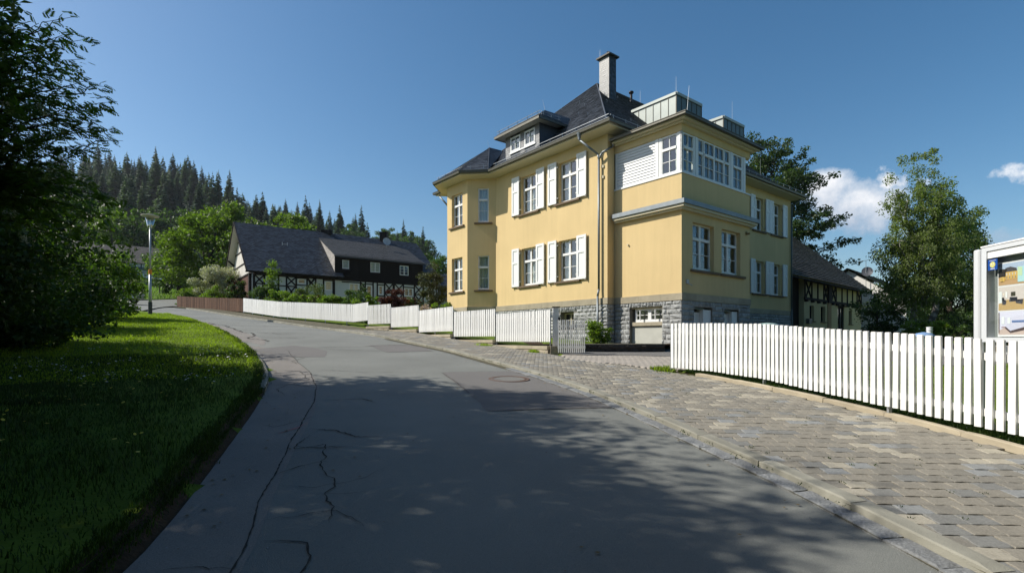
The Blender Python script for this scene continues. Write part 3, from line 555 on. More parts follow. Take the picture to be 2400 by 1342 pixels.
# ledge, cornices
def ringbox(mb, z0, z1, o0, o1):     # around the annex
    mb.fbox(F_AL, -o1, 3.2, z0, z1, o0, o1); mb.fbox(F_AR, -o0 if o0 > 0 else 0, 5.229+o1, z0, z1, o0, o1); mb.fbox(F_AB, 0, 3.2, z0, z1, o0, o1-.001)
mb = MB(); ringbox(mb, 4.95, 5.03, .001, .15); ringbox(mb, 5.03, 5.13, .001, .24); mb.build('string_course', cream, house)
mb = MB(); ringbox(mb, 5.13, 5.30, .001, .30); mb.build('ledge_flashing', zinc, house)
mb = MB(); ringbox(mb, 8.26, 8.325, .001, .15); ringbox(mb, 8.325, 8.395, .001, .31); mb.build('annex_cornice', cream, house)
mb = MB(); ringbox(mb, 8.385, 8.465, .27, .46); ringbox(mb, 8.465, 8.485, .20, .48); mb.build('annex_gutter', gutm, house)
mb = MB(); mb.fbox(F_AR, -.2, 5.4, 8.397, 8.46, -3.3, .19); mb.build('annex_roof', zinc, house)
# sandstone band
mb = MB(); k = 0
def bandrow(fr, t0, t1, step=1.05, z0=1.50, z1=ZB, o=.045):
    t = t0; r = random.Random(int(t0*10)+3)
    while t < t1-.05:
        e = min(t1, t+step*r.uniform(.8, 1.25)); e = t1 if t1-e < .4 else e
        b = MB(); b.fbox(fr, t+.003, e-.003, z0, z1, -.05, o); b.build('band_stone', sand, house); t = e
bandrow(F_M, -.045, 7.94); bandrow(F_BB, .05, 1.55); bandrow(F_BA, -.02, 2.1); bandrow(F_R, 0, .45); bandrow(F_AL, -.045, 3.26); bandrow(F_AR, 0, 5.26); bandrow(F_R, 5.70, 17.48)
# stone base: backing wall with quarry-faced stones on it
OPB = {'M': [(2.0, 2.86, .45, 1.26)], 'AL': [(.88, 2.48, -.7, 1.31)], 'AR': [(.83, 2.15, -.7, 1.27), (3.05, 4.25, -.7, 1.25)]}
mb = MB(); walls(mb, F_M, 0, 7.918, ZG, 1.5, OPB['M'], .35); walls(mb, F_BB, 0, 1.584, ZG, 1.5); walls(mb, F_BA, 0, 2.096, ZG, 1.5); walls(mb, F_R, 0, .4512, ZG, 1.5); walls(mb, F_AL, 0, 3.308, ZG, 1.5, OPB['AL'], .32)
walls(mb, F_AR, 0, 5.229, ZG, 1.5, OPB['AR'], .35); walls(mb, F_R, 5.68, 17.434, ZG, 1.5); plinth = mb.build('plinth', mortar, house)
def rough_block(seed, L=.4, h=.19, d=.05):
    r = np.random.RandomState(seed); nx_, nz_ = 6, 4; V = []; 
    for j in range(nz_):
        for i in range(nx_):
            e = i in (0, nx_-1) or j in (0, nz_-1); V.append(((i/(nx_-1)-.5)*L+(0 if e else r.uniform(-.02, .02)), (j/(nz_-1)-.5)*h+(0 if e else r.uniform(-.01, .01)), r.uniform(.002, .014) if e else r.uniform(d*.3, d*1.25)))
    F = [(j*nx_+i, j*nx_+i+1, (j+1)*nx_+i+1, (j+1)*nx_+i) for j in range(nz_-1) for i in range(nx_-1)]
    rim = [i for i in range(nx_)]+[j*nx_+nx_-1 for j in range(1, nz_)]+[(nz_-1)*nx_+i for i in range(nx_-2, -1, -1)]+[j*nx_ for j in range(nz_-2, 0, -1)]
    b = len(V); V += [(V[q][0], V[q][1], -.03) for q in rim]
    for a in range(len(rim)): c = (a+1) % len(rim); F.append((rim[a], b+a, b+c, rim[c]))
    return np.array(V), np.array(F)
RB = [rough_block(s_) for s_ in range(10)]; RBM = [poly_me('stone', *q) for q in RB]
for q in RBM: q.materials.append(stone)
items = []
def courses(fr, t0, t1, z0, z1, ops, hrow=.185, wl_=.38, seed=0, lint=True):
    r = random.Random(seed); z = z1; k = 0
    if lint:
        for a, b, c, d in ops:
            n = int((b-a+.36)/.14)
            for i in range(n): w = (b-a+.36)/n; items.append((fr, a-.18+w*(i+.5), (d+z1)/2, w-.012, z1-d-.01))
    while z > z0+.05:
        h = hrow*r.uniform(.72, 1.2) if True else hrow; h = min(h, z-z0); zm = z-h/2; t = t0
        while t < t1-.02:
            w = wl_*r.uniform(.5, 1.45); e = min(t1, t+w); e = t1 if t1-e < .12 else e
            segs = [(t, e)]
            for a, b, c, d in ops:
                a2, b2, d2 = (a-.18, b+.18, d) if zm > d else (a, b, d)
                if zm > c and (zm < d or (lint and zm > d)):
                    ns = []
                    for p, q in segs:
                        if q <= a2 or p >= b2: ns.append((p, q))
                        else:
                            if p < a2: ns.append((p, a2))
                            if q > b2: ns.append((b2, q))
                    segs = ns
            for p, q in segs:
                if q-p > .05: items.append((fr, (p+q)/2, zm, q-p-.014, h-.014))
            t = e
        z -= h; k += 1
courses(F_M, 0, 7.918, -.55, 1.5, OPB['M'], seed=1); courses(F_R, 0, .44, -.55, 1.5, [], seed=2, wl_=.3); courses(F_AL, 0, 3.30, -.55, 1.5, OPB['AL'], seed=3)
courses(F_AR, 0, 5.229, .15, 1.5, OPB['AR'], seed=4); courses(F_R, 10.8, 17.43, .55, 1.5, [], seed=5); courses(F_BB, 0, 1.58, .9, 1.5, [], seed=6); courses(F_BA, 0, 2.09, .9, 1.5, [], seed=7)
def stone_xf(it):
    fr, t, z_, w, h = it; p = fr.p(t, z_, 0); u = Vector((fr.d.x, fr.d.y, 0)); n_ = Vector((fr.n.x, fr.n.y, 0)); v = Vector((0, 0, 1))
    return p, np.array([[u.x, v.x, n_.x], [u.y, v.y, n_.y], [u.z, v.z, n_.z]]), (w/.4, h/.19, 1)
def cansee(it):
    p = it[0].p(it[1], it[2]); u = 1200+1225.8*p.x/p.y; v = 794-1225.8*p.z/p.y; a = it[3]*it[4]/(p.length**2)
    hid = (u > 1575 and v > 765) or (u < 1163 and v > 735) or (1163 < u < 1300 and v > 742) or (1300 < u < 1370 and v > 752)
    return -a*(0 if hid else 1)
items.sort(key=cansee)
for i, it in enumerate(items[:292]): p, Rm, sc = stone_xf(it); place('stone', RBM[i % 10], None, plinth, p, Rm, sc)
rest = items[292:]; xs = [stone_xf(it) for it in rest]
join('stones', RB[0][0], RB[0][1], np.array([list(x[0]) for x in xs]), np.array([x[1] for x in xs]), stone, plinth, scale=np.array([x[2] for x in xs]))
# basement openings
window(house, F_M, 2.0, 2.86, .55, 1.22, dep=.28, cols=2, bars=(.5,), cur=None, fw=.06, mull=.05, mat=cream)
w = window(house, F_AL, .88, 2.36, .70, 1.26, dep=.22, cols=2, bars=(.5,), cur=None, fw=.09, mull=.16)
vbar(F_AL, 1.245, .78, 1.18, w); vbar(F_AL, 1.99, .78, 1.18, w)
mb = MB(); mb.fbox(F_AL, .88, 2.48, .55, .70, -.30, -.08); mb.build('window_sill', sand, house)
mb = MB(); mb.fbox(F_AL, .88, 2.48, -.7, .55, -.32, -.16); mb.build('plaster_panel', M('grey_render', (.50, .50, .44), .9, .06, 3, bump=.002, bscale=50, var2=.1, scale2=2), house)
mb = MB(); mb.fbox(F_AL, .8, 2.5, 1.26, 1.31, -.3, -.1); mb.build('lintel', cream, house)
for a, b in ((.83, 2.15), (3.05, 4.25)):
    mb = MB(); mb.fbox(F_AR, a+.75, b, .1, 1.18, -.34, -.06); mb.build('reveal_panel', white, house)
    for j in range(7):
        mb = MB(); mb.fbox(F_AR, a+.06+j*.1, a+.135+j*.1, .0, 1.08, -.26, -.22); mb.build('slat', white, house)
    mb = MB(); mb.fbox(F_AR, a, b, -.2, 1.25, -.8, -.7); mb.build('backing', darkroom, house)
# ------------------------------------------------------------------ roof
def hp(a, b, z): q = C0+dR*a+dL*b; return Vector((q.x, q.y, z))
def slates(par, poly, ex, ey, row, wid, thick, mat, point=0., seed=0, name='slates', over=.0, jit=.004, kindstuff=True):
    """overlapping slates on a convex 3D polygon; ex along the eave, ey up the slope"""
    ex = Vector(ex).normalized(); ey = Vector(ey); ey = (ey-ex*ey.dot(ex)).normalized(); n = ex.cross(ey)
    if n.z < 0 and abs(n.z) > 1e-3: n = -n
    O = Vector(poly[0]); P2 = [((Vector(p)-O).dot(ex), (Vector(p)-O).dot(ey)) for p in poly]
    def chord(t):
        xs = []
        for i in range(len(P2)):
            a, b = P2[i], P2[(i+1) % len(P2)]
            if (a[1]-t)*(b[1]-t) <= 0 and abs(a[1]-b[1]) > 1e-9: xs.append(a[0]+(b[0]-a[0])*(t-a[1])/(b[1]-a[1]))
        return (min(xs), max(xs)) if len(xs) > 1 else None
    t0 = min(p[1] for p in P2); t1 = max(p[1] for p in P2); V = []; F = []; r = random.Random(seed); k = 0; t = t0
    while t < t1-1e-4:
        tb = t; tt = min(t1, t+row*1.12); c0 = chord(tb+1e-5) ; c1 = chord(tt-1e-5)
        if c0 and c1:
            s_ = min(c0[0], c1[0])-wid*(.5 if k % 2 else 0)-wid*r.random()*.1
            while s_ < max(c0[1], c1[1]):
                w = wid*r.uniform(.93, 1.07); g = .003
                b0, b1 = max(c0[0], s_+g), min(c0[1], s_+w-g); u0, u1 = max(c1[0], s_+g), min(c1[1], s_+w-g)
                if b1-b0 > .01 or u1-u0 > .01:
                    b0, b1 = (b0, b1) if b1 > b0 else ((b0+b1)/2,)*2; u0, u1 = (u0, u1) if u1 > u0 else ((u0+u1)/2,)*2
                    j = r.uniform(-jit, jit); h = thick+r.uniform(-.3, .3)*thick*.5; i = len(V)
                    q0 = O+ex*b0+ey*(tb+j+point*.5)+n*h; q1 = O+ex*b1+ey*(tb+j+point*.5)+n*h; q2 = O+ex*u1+ey*tt+n*.003; q3 = O+ex*u0+ey*tt+n*.003
                    m0 = O+ex*(b0+b1)/2+ey*(tb+j-point)+n*h
                    if point: V += [q0, m0, q1, q2, q3, q0-n*h*.9, m0-n*h*.9, q1-n*h*.9]; F += [(i, i+1, i+4, i+4), (i+1, i+2, i+3, i+4), (i, i+5, i+6, i+1), (i+1, i+6, i+7, i+2)]
                    else: V += [q0, q1, q2, q3, q0-n*h*.9, q1-n*h*.9]; F += [(i, i+1, i+2, i+3), (i, i+4, i+5, i+1)]
                s_ += w
        t += row; k += 1
    me = bpy.data.meshes.new(name); og = org(par); me.from_pydata([tuple(v-og) for v in V], [], [tuple(dict.fromkeys(f)) for f in F]); me.update()
    o = link(name, me, mat, par)
    if kindstuff: o['kind'] = 'stuff'
    return o
OH = .75; Ez, Sz, Rz = 8.98, 9.52, 15.2; LA, LB = 17.434, 12.6
E_ = [hp(-OH, -OH, Ez), hp(LA+OH, -OH, Ez), hp(LA+OH, LB+OH, Ez), hp(-OH, LB+OH, Ez)]
i_ = OH-1.0; S_ = [hp(-i_-0, -i_, Sz), hp(LA+i_, -i_, Sz), hp(LA+i_, LB+i_, Sz), hp(-i_, LB+i_, Sz)]
S_ = [hp(.25, .25, Sz), hp(LA-.25, .25, Sz), hp(LA-.25, LB-.25, Sz), hp(.25, LB-.25, Sz)]
R1, R2 = hp(6.3, 6.3, Rz), hp(LA-6.3, 6.3, Rz)
mb = MB()
for i in range(4): j = (i+1) % 4; mb.face(E_[i], E_[j], S_[j], S_[i])
mb.face(S_[0], S_[1], R2, R1); mb.face(S_[1], S_[2], R2); mb.face(S_[2], S_[3], R1, R2); mb.face(S_[3], S_[0], R1)
mb.build('roof', slate, house); roofo = house.children[-1]
for _o in house.children:
    if _o.name.startswith('roof'): roofo = _o
up = Vector((0, 0, 1)); dL3, dR3 = Vector((dL.x, dL.y, 0)), Vector((dR.x, dR.y, 0))
slates(roofo, [E_[3], E_[0], S_[0], S_[3]], dL3, dR3*1+up*.54, .16, .24, .026, slate, seed=1); slates(roofo, [S_[3], S_[0], R1], dL3, dR3*6.05+up*5.68, .16, .24, .026, slate, seed=2)
slates(roofo, [E_[0], E_[1], S_[1], S_[0]], dR3, dL3+up*.54, .16, .24, .026, slate, seed=3); slates(roofo, [S_[0], S_[1], R2, R1], dR3, dL3*6.05+up*5.68, .16, .24, .026, slate, seed=4)
mb = MB()
for a, b in ((E_[0], S_[0]), (S_[0], R1), (E_[3], S_[3]), (S_[3], R1), (R1, R2), (E_[1], S_[1]), (S_[1], R2)): mb.bar(a+up*.01, b+up*.01, .035, .035, 6)
mb.build('ridge_cap', slate, roofo)
# eave: sloping cream soffit, fascia, gutter, along the outline with the bay
def eave_line(o): # outline (t along F_M, outward o) of the visible eaves
    c = .4142*o; return [F_M.p(12.6+o, 0, o), F_M.p(12.254+c, 0, o), F_M.p(11.134+c, 0, 1.12+o), F_M.p(9.038-c, 0, 1.12+o), F_M.p(7.918-c, 0, o), F_M.p(-o, 0, o), F_R.p(17.434+o, 0, o)]
def strip_between(mb, A, za, B, zb_):
    for i in range(len(A)-1): mb.face((A[i].x, A[i].y, za), (A[i+1].x, A[i+1].y, za), (B[i+1].x, B[i+1].y, zb_), (B[i].x, B[i].y, zb_))
L0, L1, L2, L3 = eave_line(-.01), eave_line(.60), eave_line(.66), eave_line(.78)
mb = MB(); strip_between(mb, L0, ZS-.0, L1, 8.80); strip_between(mb, L1, 8.80, L2, 8.80); strip_between(mb, L2, 8.80, L2, 8.98)
ff = [Vector(p) for p in eave_line(-.0)]; mb.build('soffit', cream, house)
mb = MB()
G0 = eave_line(.665); prof = [(.665, 8.96), (.672, 8.885), (.72, 8.845), (.775, 8.875), (.79, 8.965), (.80, 8.985), (.785, 8.99)]
for (o0, z0), (o1, z1) in zip(prof[:-1], prof[1:]): strip_between(mb, eave_line(o0), z0, eave_line(o1), z1)
mb.build('gutter', gutm, house)
mb = MB(); strip_between(mb, eave_line(.785), 8.99, eave_line(.80), 8.998); mb.build('gutter_rim', steel, house)
# fill between bay eave and the roof: bay roof
def fm(t, o, z): return F_M.p(t, z, o)
bx = [fm(7.918-.4142*.75, .75, 8.98), fm(9.038-.4142*.75, 1.87, 8.98), fm(11.134+.4142*.75, 1.87, 8.98), fm(12.254+.4142*.75, .75, 8.98)]
ap, rb2 = fm(10.086, -1.14, 11.28), fm(10.086, -2.15, 11.30)
mb = MB(); mb.face(bx[0], bx[1], ap); mb.face(bx[1], bx[2], ap); mb.face(bx[2], bx[3], ap); mb.face(bx[0], ap, rb2); mb.face(bx[3], rb2, ap); br = mb.build('bay_roof', slate, house)
def sl3(par, a, b, c, seed, rw=.15, wd=.22, d=None):
    ex = (b-a).normalized(); slates(par, [a, b, c] if d is None else [a, b, c, d], ex, c-a, rw, wd, .016, slate, seed=seed)
sl3(br, bx[1], bx[2], ap, 11); sl3(br, bx[0], bx[1], ap, 12)
slates(br, [bx[0], ap, rb2], dR3, ap-bx[0], .15, .2, .014, slate, seed=13)
mb = MB(); mb.bar(bx[1], ap, .03); mb.bar(bx[0], ap, .02); mb.bar(ap, rb2, .03); mb.build('ridge_cap', slate, br)
# dormer on the left slope
DT0, DT1, DO = 4.4, 7.1, -.05
mb = MB(); fd = F_M
dops = [(4.72, 5.52, 9.78, 10.54), (5.86, 6.66, 9.78, 10.54)]
mbw = MB()
FD = Fr(F_M.P+F_M.n*DO, F_M.d, F_M.n); walls(mb, FD, DT0, DT1, 9.45, 10.72, dops, .06)
for t in (DT0, DT1): mb.face(FD.p(t, 9.45, 0), FD.p(t, 10.72, 0), FD.p(t, 10.72, -1.6), FD.p(t, 9.45, -.2))
dorm = mb.build('dormer', slate, house)
slg = M('slate_cladding', (.20, .20, .20), .5, .12, 12, isl=.25, spec=.6)
for a, b in ((DT0, 4.72), (5.52, 5.86), (6.66, DT1)): slates(dorm, [FD.p(b, 9.52, .012), FD.p(a, 9.52, .012), FD.p(a, 10.70, .012), FD.p(b, 10.70, .012)], -dL3, up, .11, .16, .010, slg, seed=int(a*7))
for a, b, c, d in dops:
    w = window(dorm, FD, a, b, c, d, dep=-.02, cols=2, bars=(.5,), fw=.07, mull=.03, cur='full', curz=(c+.03, c+(d-c)*.95))
mb = MB(); mb.fbox(FD, 4.66, 6.72, 9.70, 9.78, 0, .06); mb.build('window_sill', white, dorm)
e0, e1 = 3.93, 7.57; Z0, Z1 = 10.76, 11.50
def dp(t, o, z): return FD.p(t, z, o)
q = [dp(e0, .45, Z0), dp(e1, .45, Z0), dp(7.0, -.55, Z1), dp(4.62, -.55, Z1), dp(e0, -1.75, Z0), dp(e1, -1.75, Z0), dp(4.62, -2.45, Z1+.05), dp(7.0, -2.45, Z1+.05)]
mb = MB(); mb.face(q[0], q[1], q[2], q[3]); mb.face(q[0], q[3], q[6], q[4]); mb.face(q[1], q[5], q[7], q[2]); mb.face(q[3], q[2], q[7], q[6])
drf = mb.build('dormer_roof', slate, dorm)
slates(drf, [q[1], q[0], q[3], q[2]], -dL3, -Vector(F_M.n.to_3d())+up*.7, .15, .2, .014, slate, seed=31); slates(drf, [q[0], q[4], q[6], q[3]], dR3, dL3*.7+up*.74, .15, .2, .014, slate, seed=32)
mb = MB(); mb.fbox(FD, e0+.02, e1-.02, Z0-.12, Z0-.0, .40, .46); mb.fbox(FD, e0, e0+.06, Z0-.12, Z0, -1.7, .40); mb.fbox(FD, e1-.06, e1, Z0-.12, Z0, -1.7, .40); mb.build('dormer_gutter', gutm, dorm)
mb = MB(); mb.fbox(FD, e0+.06, e1-.06, Z0-.09, Z0-.05, -1.2, .40); mb.build('dormer_soffit', M('grey_soffit', (.42, .42, .40), .7, .05), dorm)
# metal-clad roof boxes: each wall panel a part
def roofbox(a0, a1, b0, zt, depth):
    fl = Fr(C0+dR*a0+dL*b0, dL, -dR); fr_ = Fr(C0+dR*a0+dL*b0, dR, -dL); bx_ = None
    mb = MB(); mb.fbox(fr_, 0, a1-a0, zt, zt+.14, -depth, .06); mb.fbox(fl, 0, depth, zt+.001, zt+.139, .001, .06); r_ = mb.build('roof_box', alum, house)
    n = 6
    for k in range(n):
        a, b = depth*k/n, depth*(k+1)/n; m_ = MB(); z0a = 9.52+.94*max(0, b0+a-.25)-.15; z0b = 9.52+.94*max(0, b0+b-.25)-.15
        m_.hexa([fl.p(a+.012, min(z0a, zt), -.03), fl.p(b-.012, min(z0b, zt), -.03), fl.p(b-.012, min(z0b, zt), 0), fl.p(a+.012, min(z0a, zt), 0), fl.p(a+.012, zt, -.03), fl.p(b-.012, zt, -.03), fl.p(b-.012, zt, 0), fl.p(a+.012, zt, 0)]); m_.build('metal_panel', alum, r_)
    n = 5
    for k in range(n):
        a, b = (a1-a0)*k/n, (a1-a0)*(k+1)/n; m_ = MB(); m_.fbox(fr_, a+.012, b-.012, 9.3, zt, -.03, 0); m_.build('metal_panel', M('sheet_metal_shaded', (.10, .135, .14), .5, .08, 3, metal=.2), r_)  # side away from the sun: shade put into a darker copy of the metal
    for k in range(6): m_ = MB(); m_.fbox(fr_, (a1-a0)*k/5-.012, (a1-a0)*k/5+.012, 9.3, zt, -.03, .025); m_.build('standing_seam', gutm, r_)
    for k in range(7):
        a = depth*k/6; z0 = 9.52+.94*max(0, b0+a-.25)-.15
        if z0 < zt: m_ = MB(); m_.fbox(fl, a-.010, a+.010, z0, zt, -.03, .022); m_.build('standing_seam', gutm, r_)
    m_ = MB(); m_.fbox(fr_, .02, a1-a0-.02, 9.2, zt-.01, -depth, -.05); m_.build('core', zinc, r_)
roofbox(5.46, 7.71, .3, 12.12, 2.75); roofbox(9.87, 12.09, .3, 12.12, 2.75)
roofbox2 = [fm(9.0, -1.4, 11.55), fm(10.6, -1.4, 11.2)]
# chimney clad in slate
ca, cb = 4.73, 4.0
fcl = Fr(C0+dR*ca+dL*cb, dL, -dR); fcr = Fr(C0+dR*ca+dL*cb, dR, -dL); CW, CD = .70, .57
mb = MB(); mb.fbox(fcr, .01, CD-.01, 12.4, 15.42, -CW+.01, -.01); ch = mb.build('chimney', slate, house)
slates(ch, [fcl.p(CW, 12.6, 0), fcl.p(0, 12.6, 0), fcl.p(0, 15.42, 0), fcl.p(CW, 15.42, 0)], -dL3, up, .12, .15, .012, M('chimney_slate_lit', (.17, .172, .168), .5, .06, 12, isl=.12, spec=.6), seed=41)  # sunlit face: light put into a paler copy of the slate colour
slates(ch, [fcr.p(0, 12.6, 0), fcr.p(CD, 12.6, 0), fcr.p(CD, 15.42, 0), fcr.p(0, 15.42, 0)], dR3, up, .12, .15, .012, slate, seed=42)
mb = MB(); mb.fbox(fcr, -.13, CD+.13, 15.42, 15.50, -CW-.13, .13); mb.fbox(fcr, .12, CD-.12, 15.50, 15.58, -CW+.12, -.12); mb.bar(fcr.p(.3, 15.55, -.35), fcr.p(.3, 15.82, -.35), .07); mb.build('chimney_cap', M('cap_metal', (.05, .045, .035), .6, .2, metal=.2), ch)
# vents, lightning rods, snow guards, snow hooks
dark = M('dark_metal', (.035, .035, .038), .5, .1, metal=.4)
for a, b, h in ((8.3, 5.35, .62), (10.7, 5.2, .75), (12.2, 5.0, .8)):
    z0 = 9.52+.94*(b-.25)-.05; p = hp(a, b, z0); mb = MB(); mb.bar(p, p+up*h, .075); mb.lathe(p+up*h, [(.14, -.02), (.15, .06), (.10, .10)], 10); mb.bar(p, p+up*.18, .13, .08); mb.build('roof_vent', dark, house, smooth=True)
mb = MB()
for p, h in ((fcl.p(CW+.05, 15.4, -.1), .62), (hp(5.52, .35, 12.2), .85), (F_AR.p(.05, 8.62, .2), 1.0), (hp(10.9, .35, 12.2), 1.15), (hp(15.5, 1.0, 10.0), 1.3), (q[3]+up*.02, .5), (hp(10.4, 6.3, 15.2), .8), (ap, .45)):
    mb.bar(p, p+Vector((-.12 if h < .55 else (.08 if h == 1.0 else 0), 0, h)), .008, .004, 5)
mb.build('lightning_rod', steel, house)
def guard(A, B, z0, name='snow_guard', sp=.85):
    A = Vector(A); B = Vector(B); mb = MB(); n = max(2, int((B-A).length/sp)+1)
    for dz in (.06, .20): mb.bar(A+up*(z0+dz), B+up*(z0+dz), .014, .014, 5)
    for k in range(n):
        p = A.lerp(B, (k+.25)/(n-.5)) + up*z0; mb.bar(p-up*.04, p+up*.25, .012, .012, 4); mb.bar(p+up*.25, p+dR3*.12+dL3*.08-up*.0, .010, .010, 4)
    return mb.build(name, steel, house)
def ev(t, o): return F_M.p(t, 0, o)
guard(ev(7.4, .55), ev(-.55, .55), 9.07); guard(ev(8.75, 1.65), ev(11.4, 1.65), 9.05); guard(ev(8.55, 1.45), ev(7.8, .7), 9.05); guard(ev(12.6, .5), ev(13.2, .5), 9.07)
guard(F_R.p(-.45, 0, .55), F_R.p(5.5, 0, .55), 9.07); guard(F_R.p(5.9, 0, .55), F_R.p(17.9, 0, .55), 9.07)
guard(FD.p(4.0, 0, .3), FD.p(7.5, 0, .3), 10.86, sp=.75); guard(FD.p(4.05, 0, .2), FD.p(4.05, 0, -1.1), 10.86, sp=.5)
mb = MB(); rr = random.Random(5)
for k in range(26):
    if k < 12: b = rr.uniform(1.2, 5); a = max(b+.4, rr.uniform(1.5, 9)); p = hp(a, b, 9.52+.94*(b-.25))
    else: a = rr.uniform(1.2, 4.5); b = rr.uniform(a+.5, 12.2-a); p = hp(a, b, 9.52+.94*(a-.25)); 
    mb.pipe([p+up*.02, p+up*.10+dR3*.03, p+up*.16, p+up*.12-dR3*.03], .012, 4)
mb.build('roof_hook', steel, house)
# downpipes
def pipe_obj(pts, r=.05, mat=zinc, nm='downpipe'):
    mb = MB(); mb.pipe([Vector(p) for p in pts], r, 10)
    for p in pts[1:-1]: mb.lathe(Vector(p), [(r*.6, -r*.6), (r*1.05, 0), (r*.6, r*.6)], 8)
    return mb.build(nm, mat, house, smooth=True)
pm_ = F_M.p
pipe_obj([pm_(.98, 8.93, .70), pm_(.98, 8.62, .68), pm_(.42, 7.95, .12), pm_(.38, 7.75, .12), pm_(.38, 2.15, .12), pm_(.40, 1.85, .17), pm_(.40, -.5, .17)])
mb = MB(); mb.lathe(pm_(.98, 8.72, .70), [(.06, -.1), (.07, 0), (.12, .2)], 10); mb.build('rainwater_hopper', zinc, house)
pipe_obj([F_AL.p(3.22, 8.55, .25), F_AL.p(3.22, 8.25, .2), pm_(.12, 7.93, .20), pm_(.36, 7.72, .14)], .045)
pipe_obj([pm_(12.85, 8.93, .60), pm_(12.85, 8.7, .60), pm_(12.45, 8.0, .12), pm_(12.45, 1.9, .12)], .05); pipe_obj([F_R.p(17.75, 8.9, .6), F_R.p(17.3, 8.3, .10), F_R.p(17.3, 1.9, .10), F_R.p(17.32, -.3, .18)], .05, M('pipe_green_grey', (.09, .12, .12), .5, .1))
# small fittings
mb = MB(); mb.fbox(F_AR, 4.86, 4.99, 4.60, 4.72, 0, .06); mb.lathe(F_AR.p(4.93, 4.63, .12), [(.05, -.04), (.06, .03)], 8); mb.build('wall_lamp', M('brass', (.25, .19, .08), .4, metal=.6), house)
mb = MB(); mb.fbox(F_AR, .27, .42, 2.14, 2.30, 0, .05); mb.bar(F_AR.p(.38, 2.14, .06), F_AR.p(.55, 2.08, .10), .02); mb.build('wall_socket', M('grey_plastic', (.5, .5, .48), .5), house)
mb = MB(); mb.bar(F_AL.p(2.55, 3.95, 0), F_AL.p(2.55, 3.95, .06), .04); mb.build('wall_button', cream, house)
for t_, z_ in ((.24, 7.35), (.24, 6.9)): mb = MB(); mb.fbox(F_M, t_-.06, t_+.06, z_, z_+.12, 0, .05); mb.build('pipe_clip', cream, house)
# dark downpipe / board between house and garden at far left
mb = MB(); mb.fbox(F_M, 12.62, 12.68, .2, 6.0, -.1, .05); mb.build('corner_strip', dark, house)
# ------------------------------------------------------------------ fences
fwhite = M('fence_white', (.79, .79, .77), .55, .05, 30, bump=.0015, bscale=60, spec=.3, obr=.06, var2=.05, scale2=4, streak=.04)
def picket_mesh(w, h, th=.028, cham=.010, name='picket'):
    mb = MB(); V = []
    prof = [(-w/2, 0), (w/2, 0), (w/2, h-cham), (w/2-cham, h), (-w/2+cham, h), (-w/2, h-cham)]
    mb.v = [(x, -th/2, z) for x, z in prof]+[(x, th/2, z) for x, z in prof]; n = 6
    mb.f = [tuple(range(n)), tuple(reversed(range(n, 2*n)))]+[(i+n, (i+1) % n+n, (i+1) % n, i) for i in range(n)]
    return mb.mesh(name)
def fence(label, line, zb, zt, pitch, w, mat, name='picket_fence', group=None, rails=True, posts=True, seed=0, pname='picket', wob=.004, capend=False, cat='fence'):
    """line: world xy polyline; zb/zt bottoms and tops at line points"""
    Pn = np.array(line, float); s = np.r_[0, np.cumsum(np.hypot(*np.diff(Pn, axis=0).T))]; n = max(2, int(round(s[-1]/pitch))); r = random.Random(seed)
    at = lambda q: (np.interp(q, s, Pn[:, 0]), np.interp(q, s, Pn[:, 1]), np.interp(q, s, zb), np.interp(q, s, zt))
    x, y, z0, z1 = at(0); f_ = thing(name, (x, y, z0), label, cat, group)
    base = picket_mesh(w, 1.0, name=pname); base.materials.append(mat); k0 = None
    for k in range(n):
        q = (k+.5)*s[-1]/n; x, y, z0, z1 = at(q); a, b = at(max(0, q-.05)), at(min(s[-1], q+.05)); an = math.atan2(b[1]-a[1], b[0]-a[0])
        o = link(pname, base, None, f_); o.location = Vector((x, y, z0+r.uniform(-wob, wob)))-org(f_); o.rotation_euler = (r.uniform(-.010, .010), r.uniform(-.006, .006), an+r.uniform(-.03, .03)); o.scale = (1, 1, z1-z0)
    if rails:
        for fr_ in (.17, .80):
            mb = MB()
            for i in range(max(1, len(Pn)-1)):
                a, b = Pn[i], Pn[i+1]; d = (b-a)/np.hypot(*(b-a)); nn = np.array([-d[1], d[0]])*(1 if np.dot([-d[1], d[0]], a) > 0 else -1)
                za, zb_ = zb[i]+(zt[i]-zb[i])*fr_, zb[i+1]+(zt[i+1]-zb[i+1])*fr_; a0, a1, b0, b1 = a+nn*.017, a+nn*.055, b+nn*.017, b+nn*.055
                mb.hexa([(*a0, za-.04), (*b0, zb_-.04), (*b1, zb_-.04), (*a1, za-.04), (*a0, za+.04), (*b0, zb_+.04), (*b1, zb_+.04), (*a1, za+.04)])
            mb.build('rail', mat, f_)
    if posts:
        m_ = max(1, int(round(s[-1]/2.2)))
        for k in range(m_+1):
            q = min(s[-1]-.02, max(.02, k*s[-1]/m_)); x, y, z0, z1 = at(q); mb = MB(); nn = np.array([x, y])/math.hypot(x, y); x += nn[0]*.06; y += nn[1]*.06
            mb.box(x-.02, x+.02, y-.02, y+.02, z0-.45, z1-.1); mb.build('post', steel, f_)
    return f_
fl_ = [(3.42, 11.25), (3.52, 11.02), (3.92, 10.2), (4.35, 9.08), (4.56, 7.92), (4.90, 6.26), (5.09, 5.33), (5.2, 4.3)]
fence('white picket fence beside the near pavement, from the driveway to the right edge', fl_, [-.615, -.605, -.63, -.684, -.773, -.895, -.962, -1.03], [.335, .34, .31, .267, .177, .056, -.013, -.08], .1085, .070, fwhite, seed=1, wob=.0045)
G_ = 'stepped fence panels in front of the yellow house'
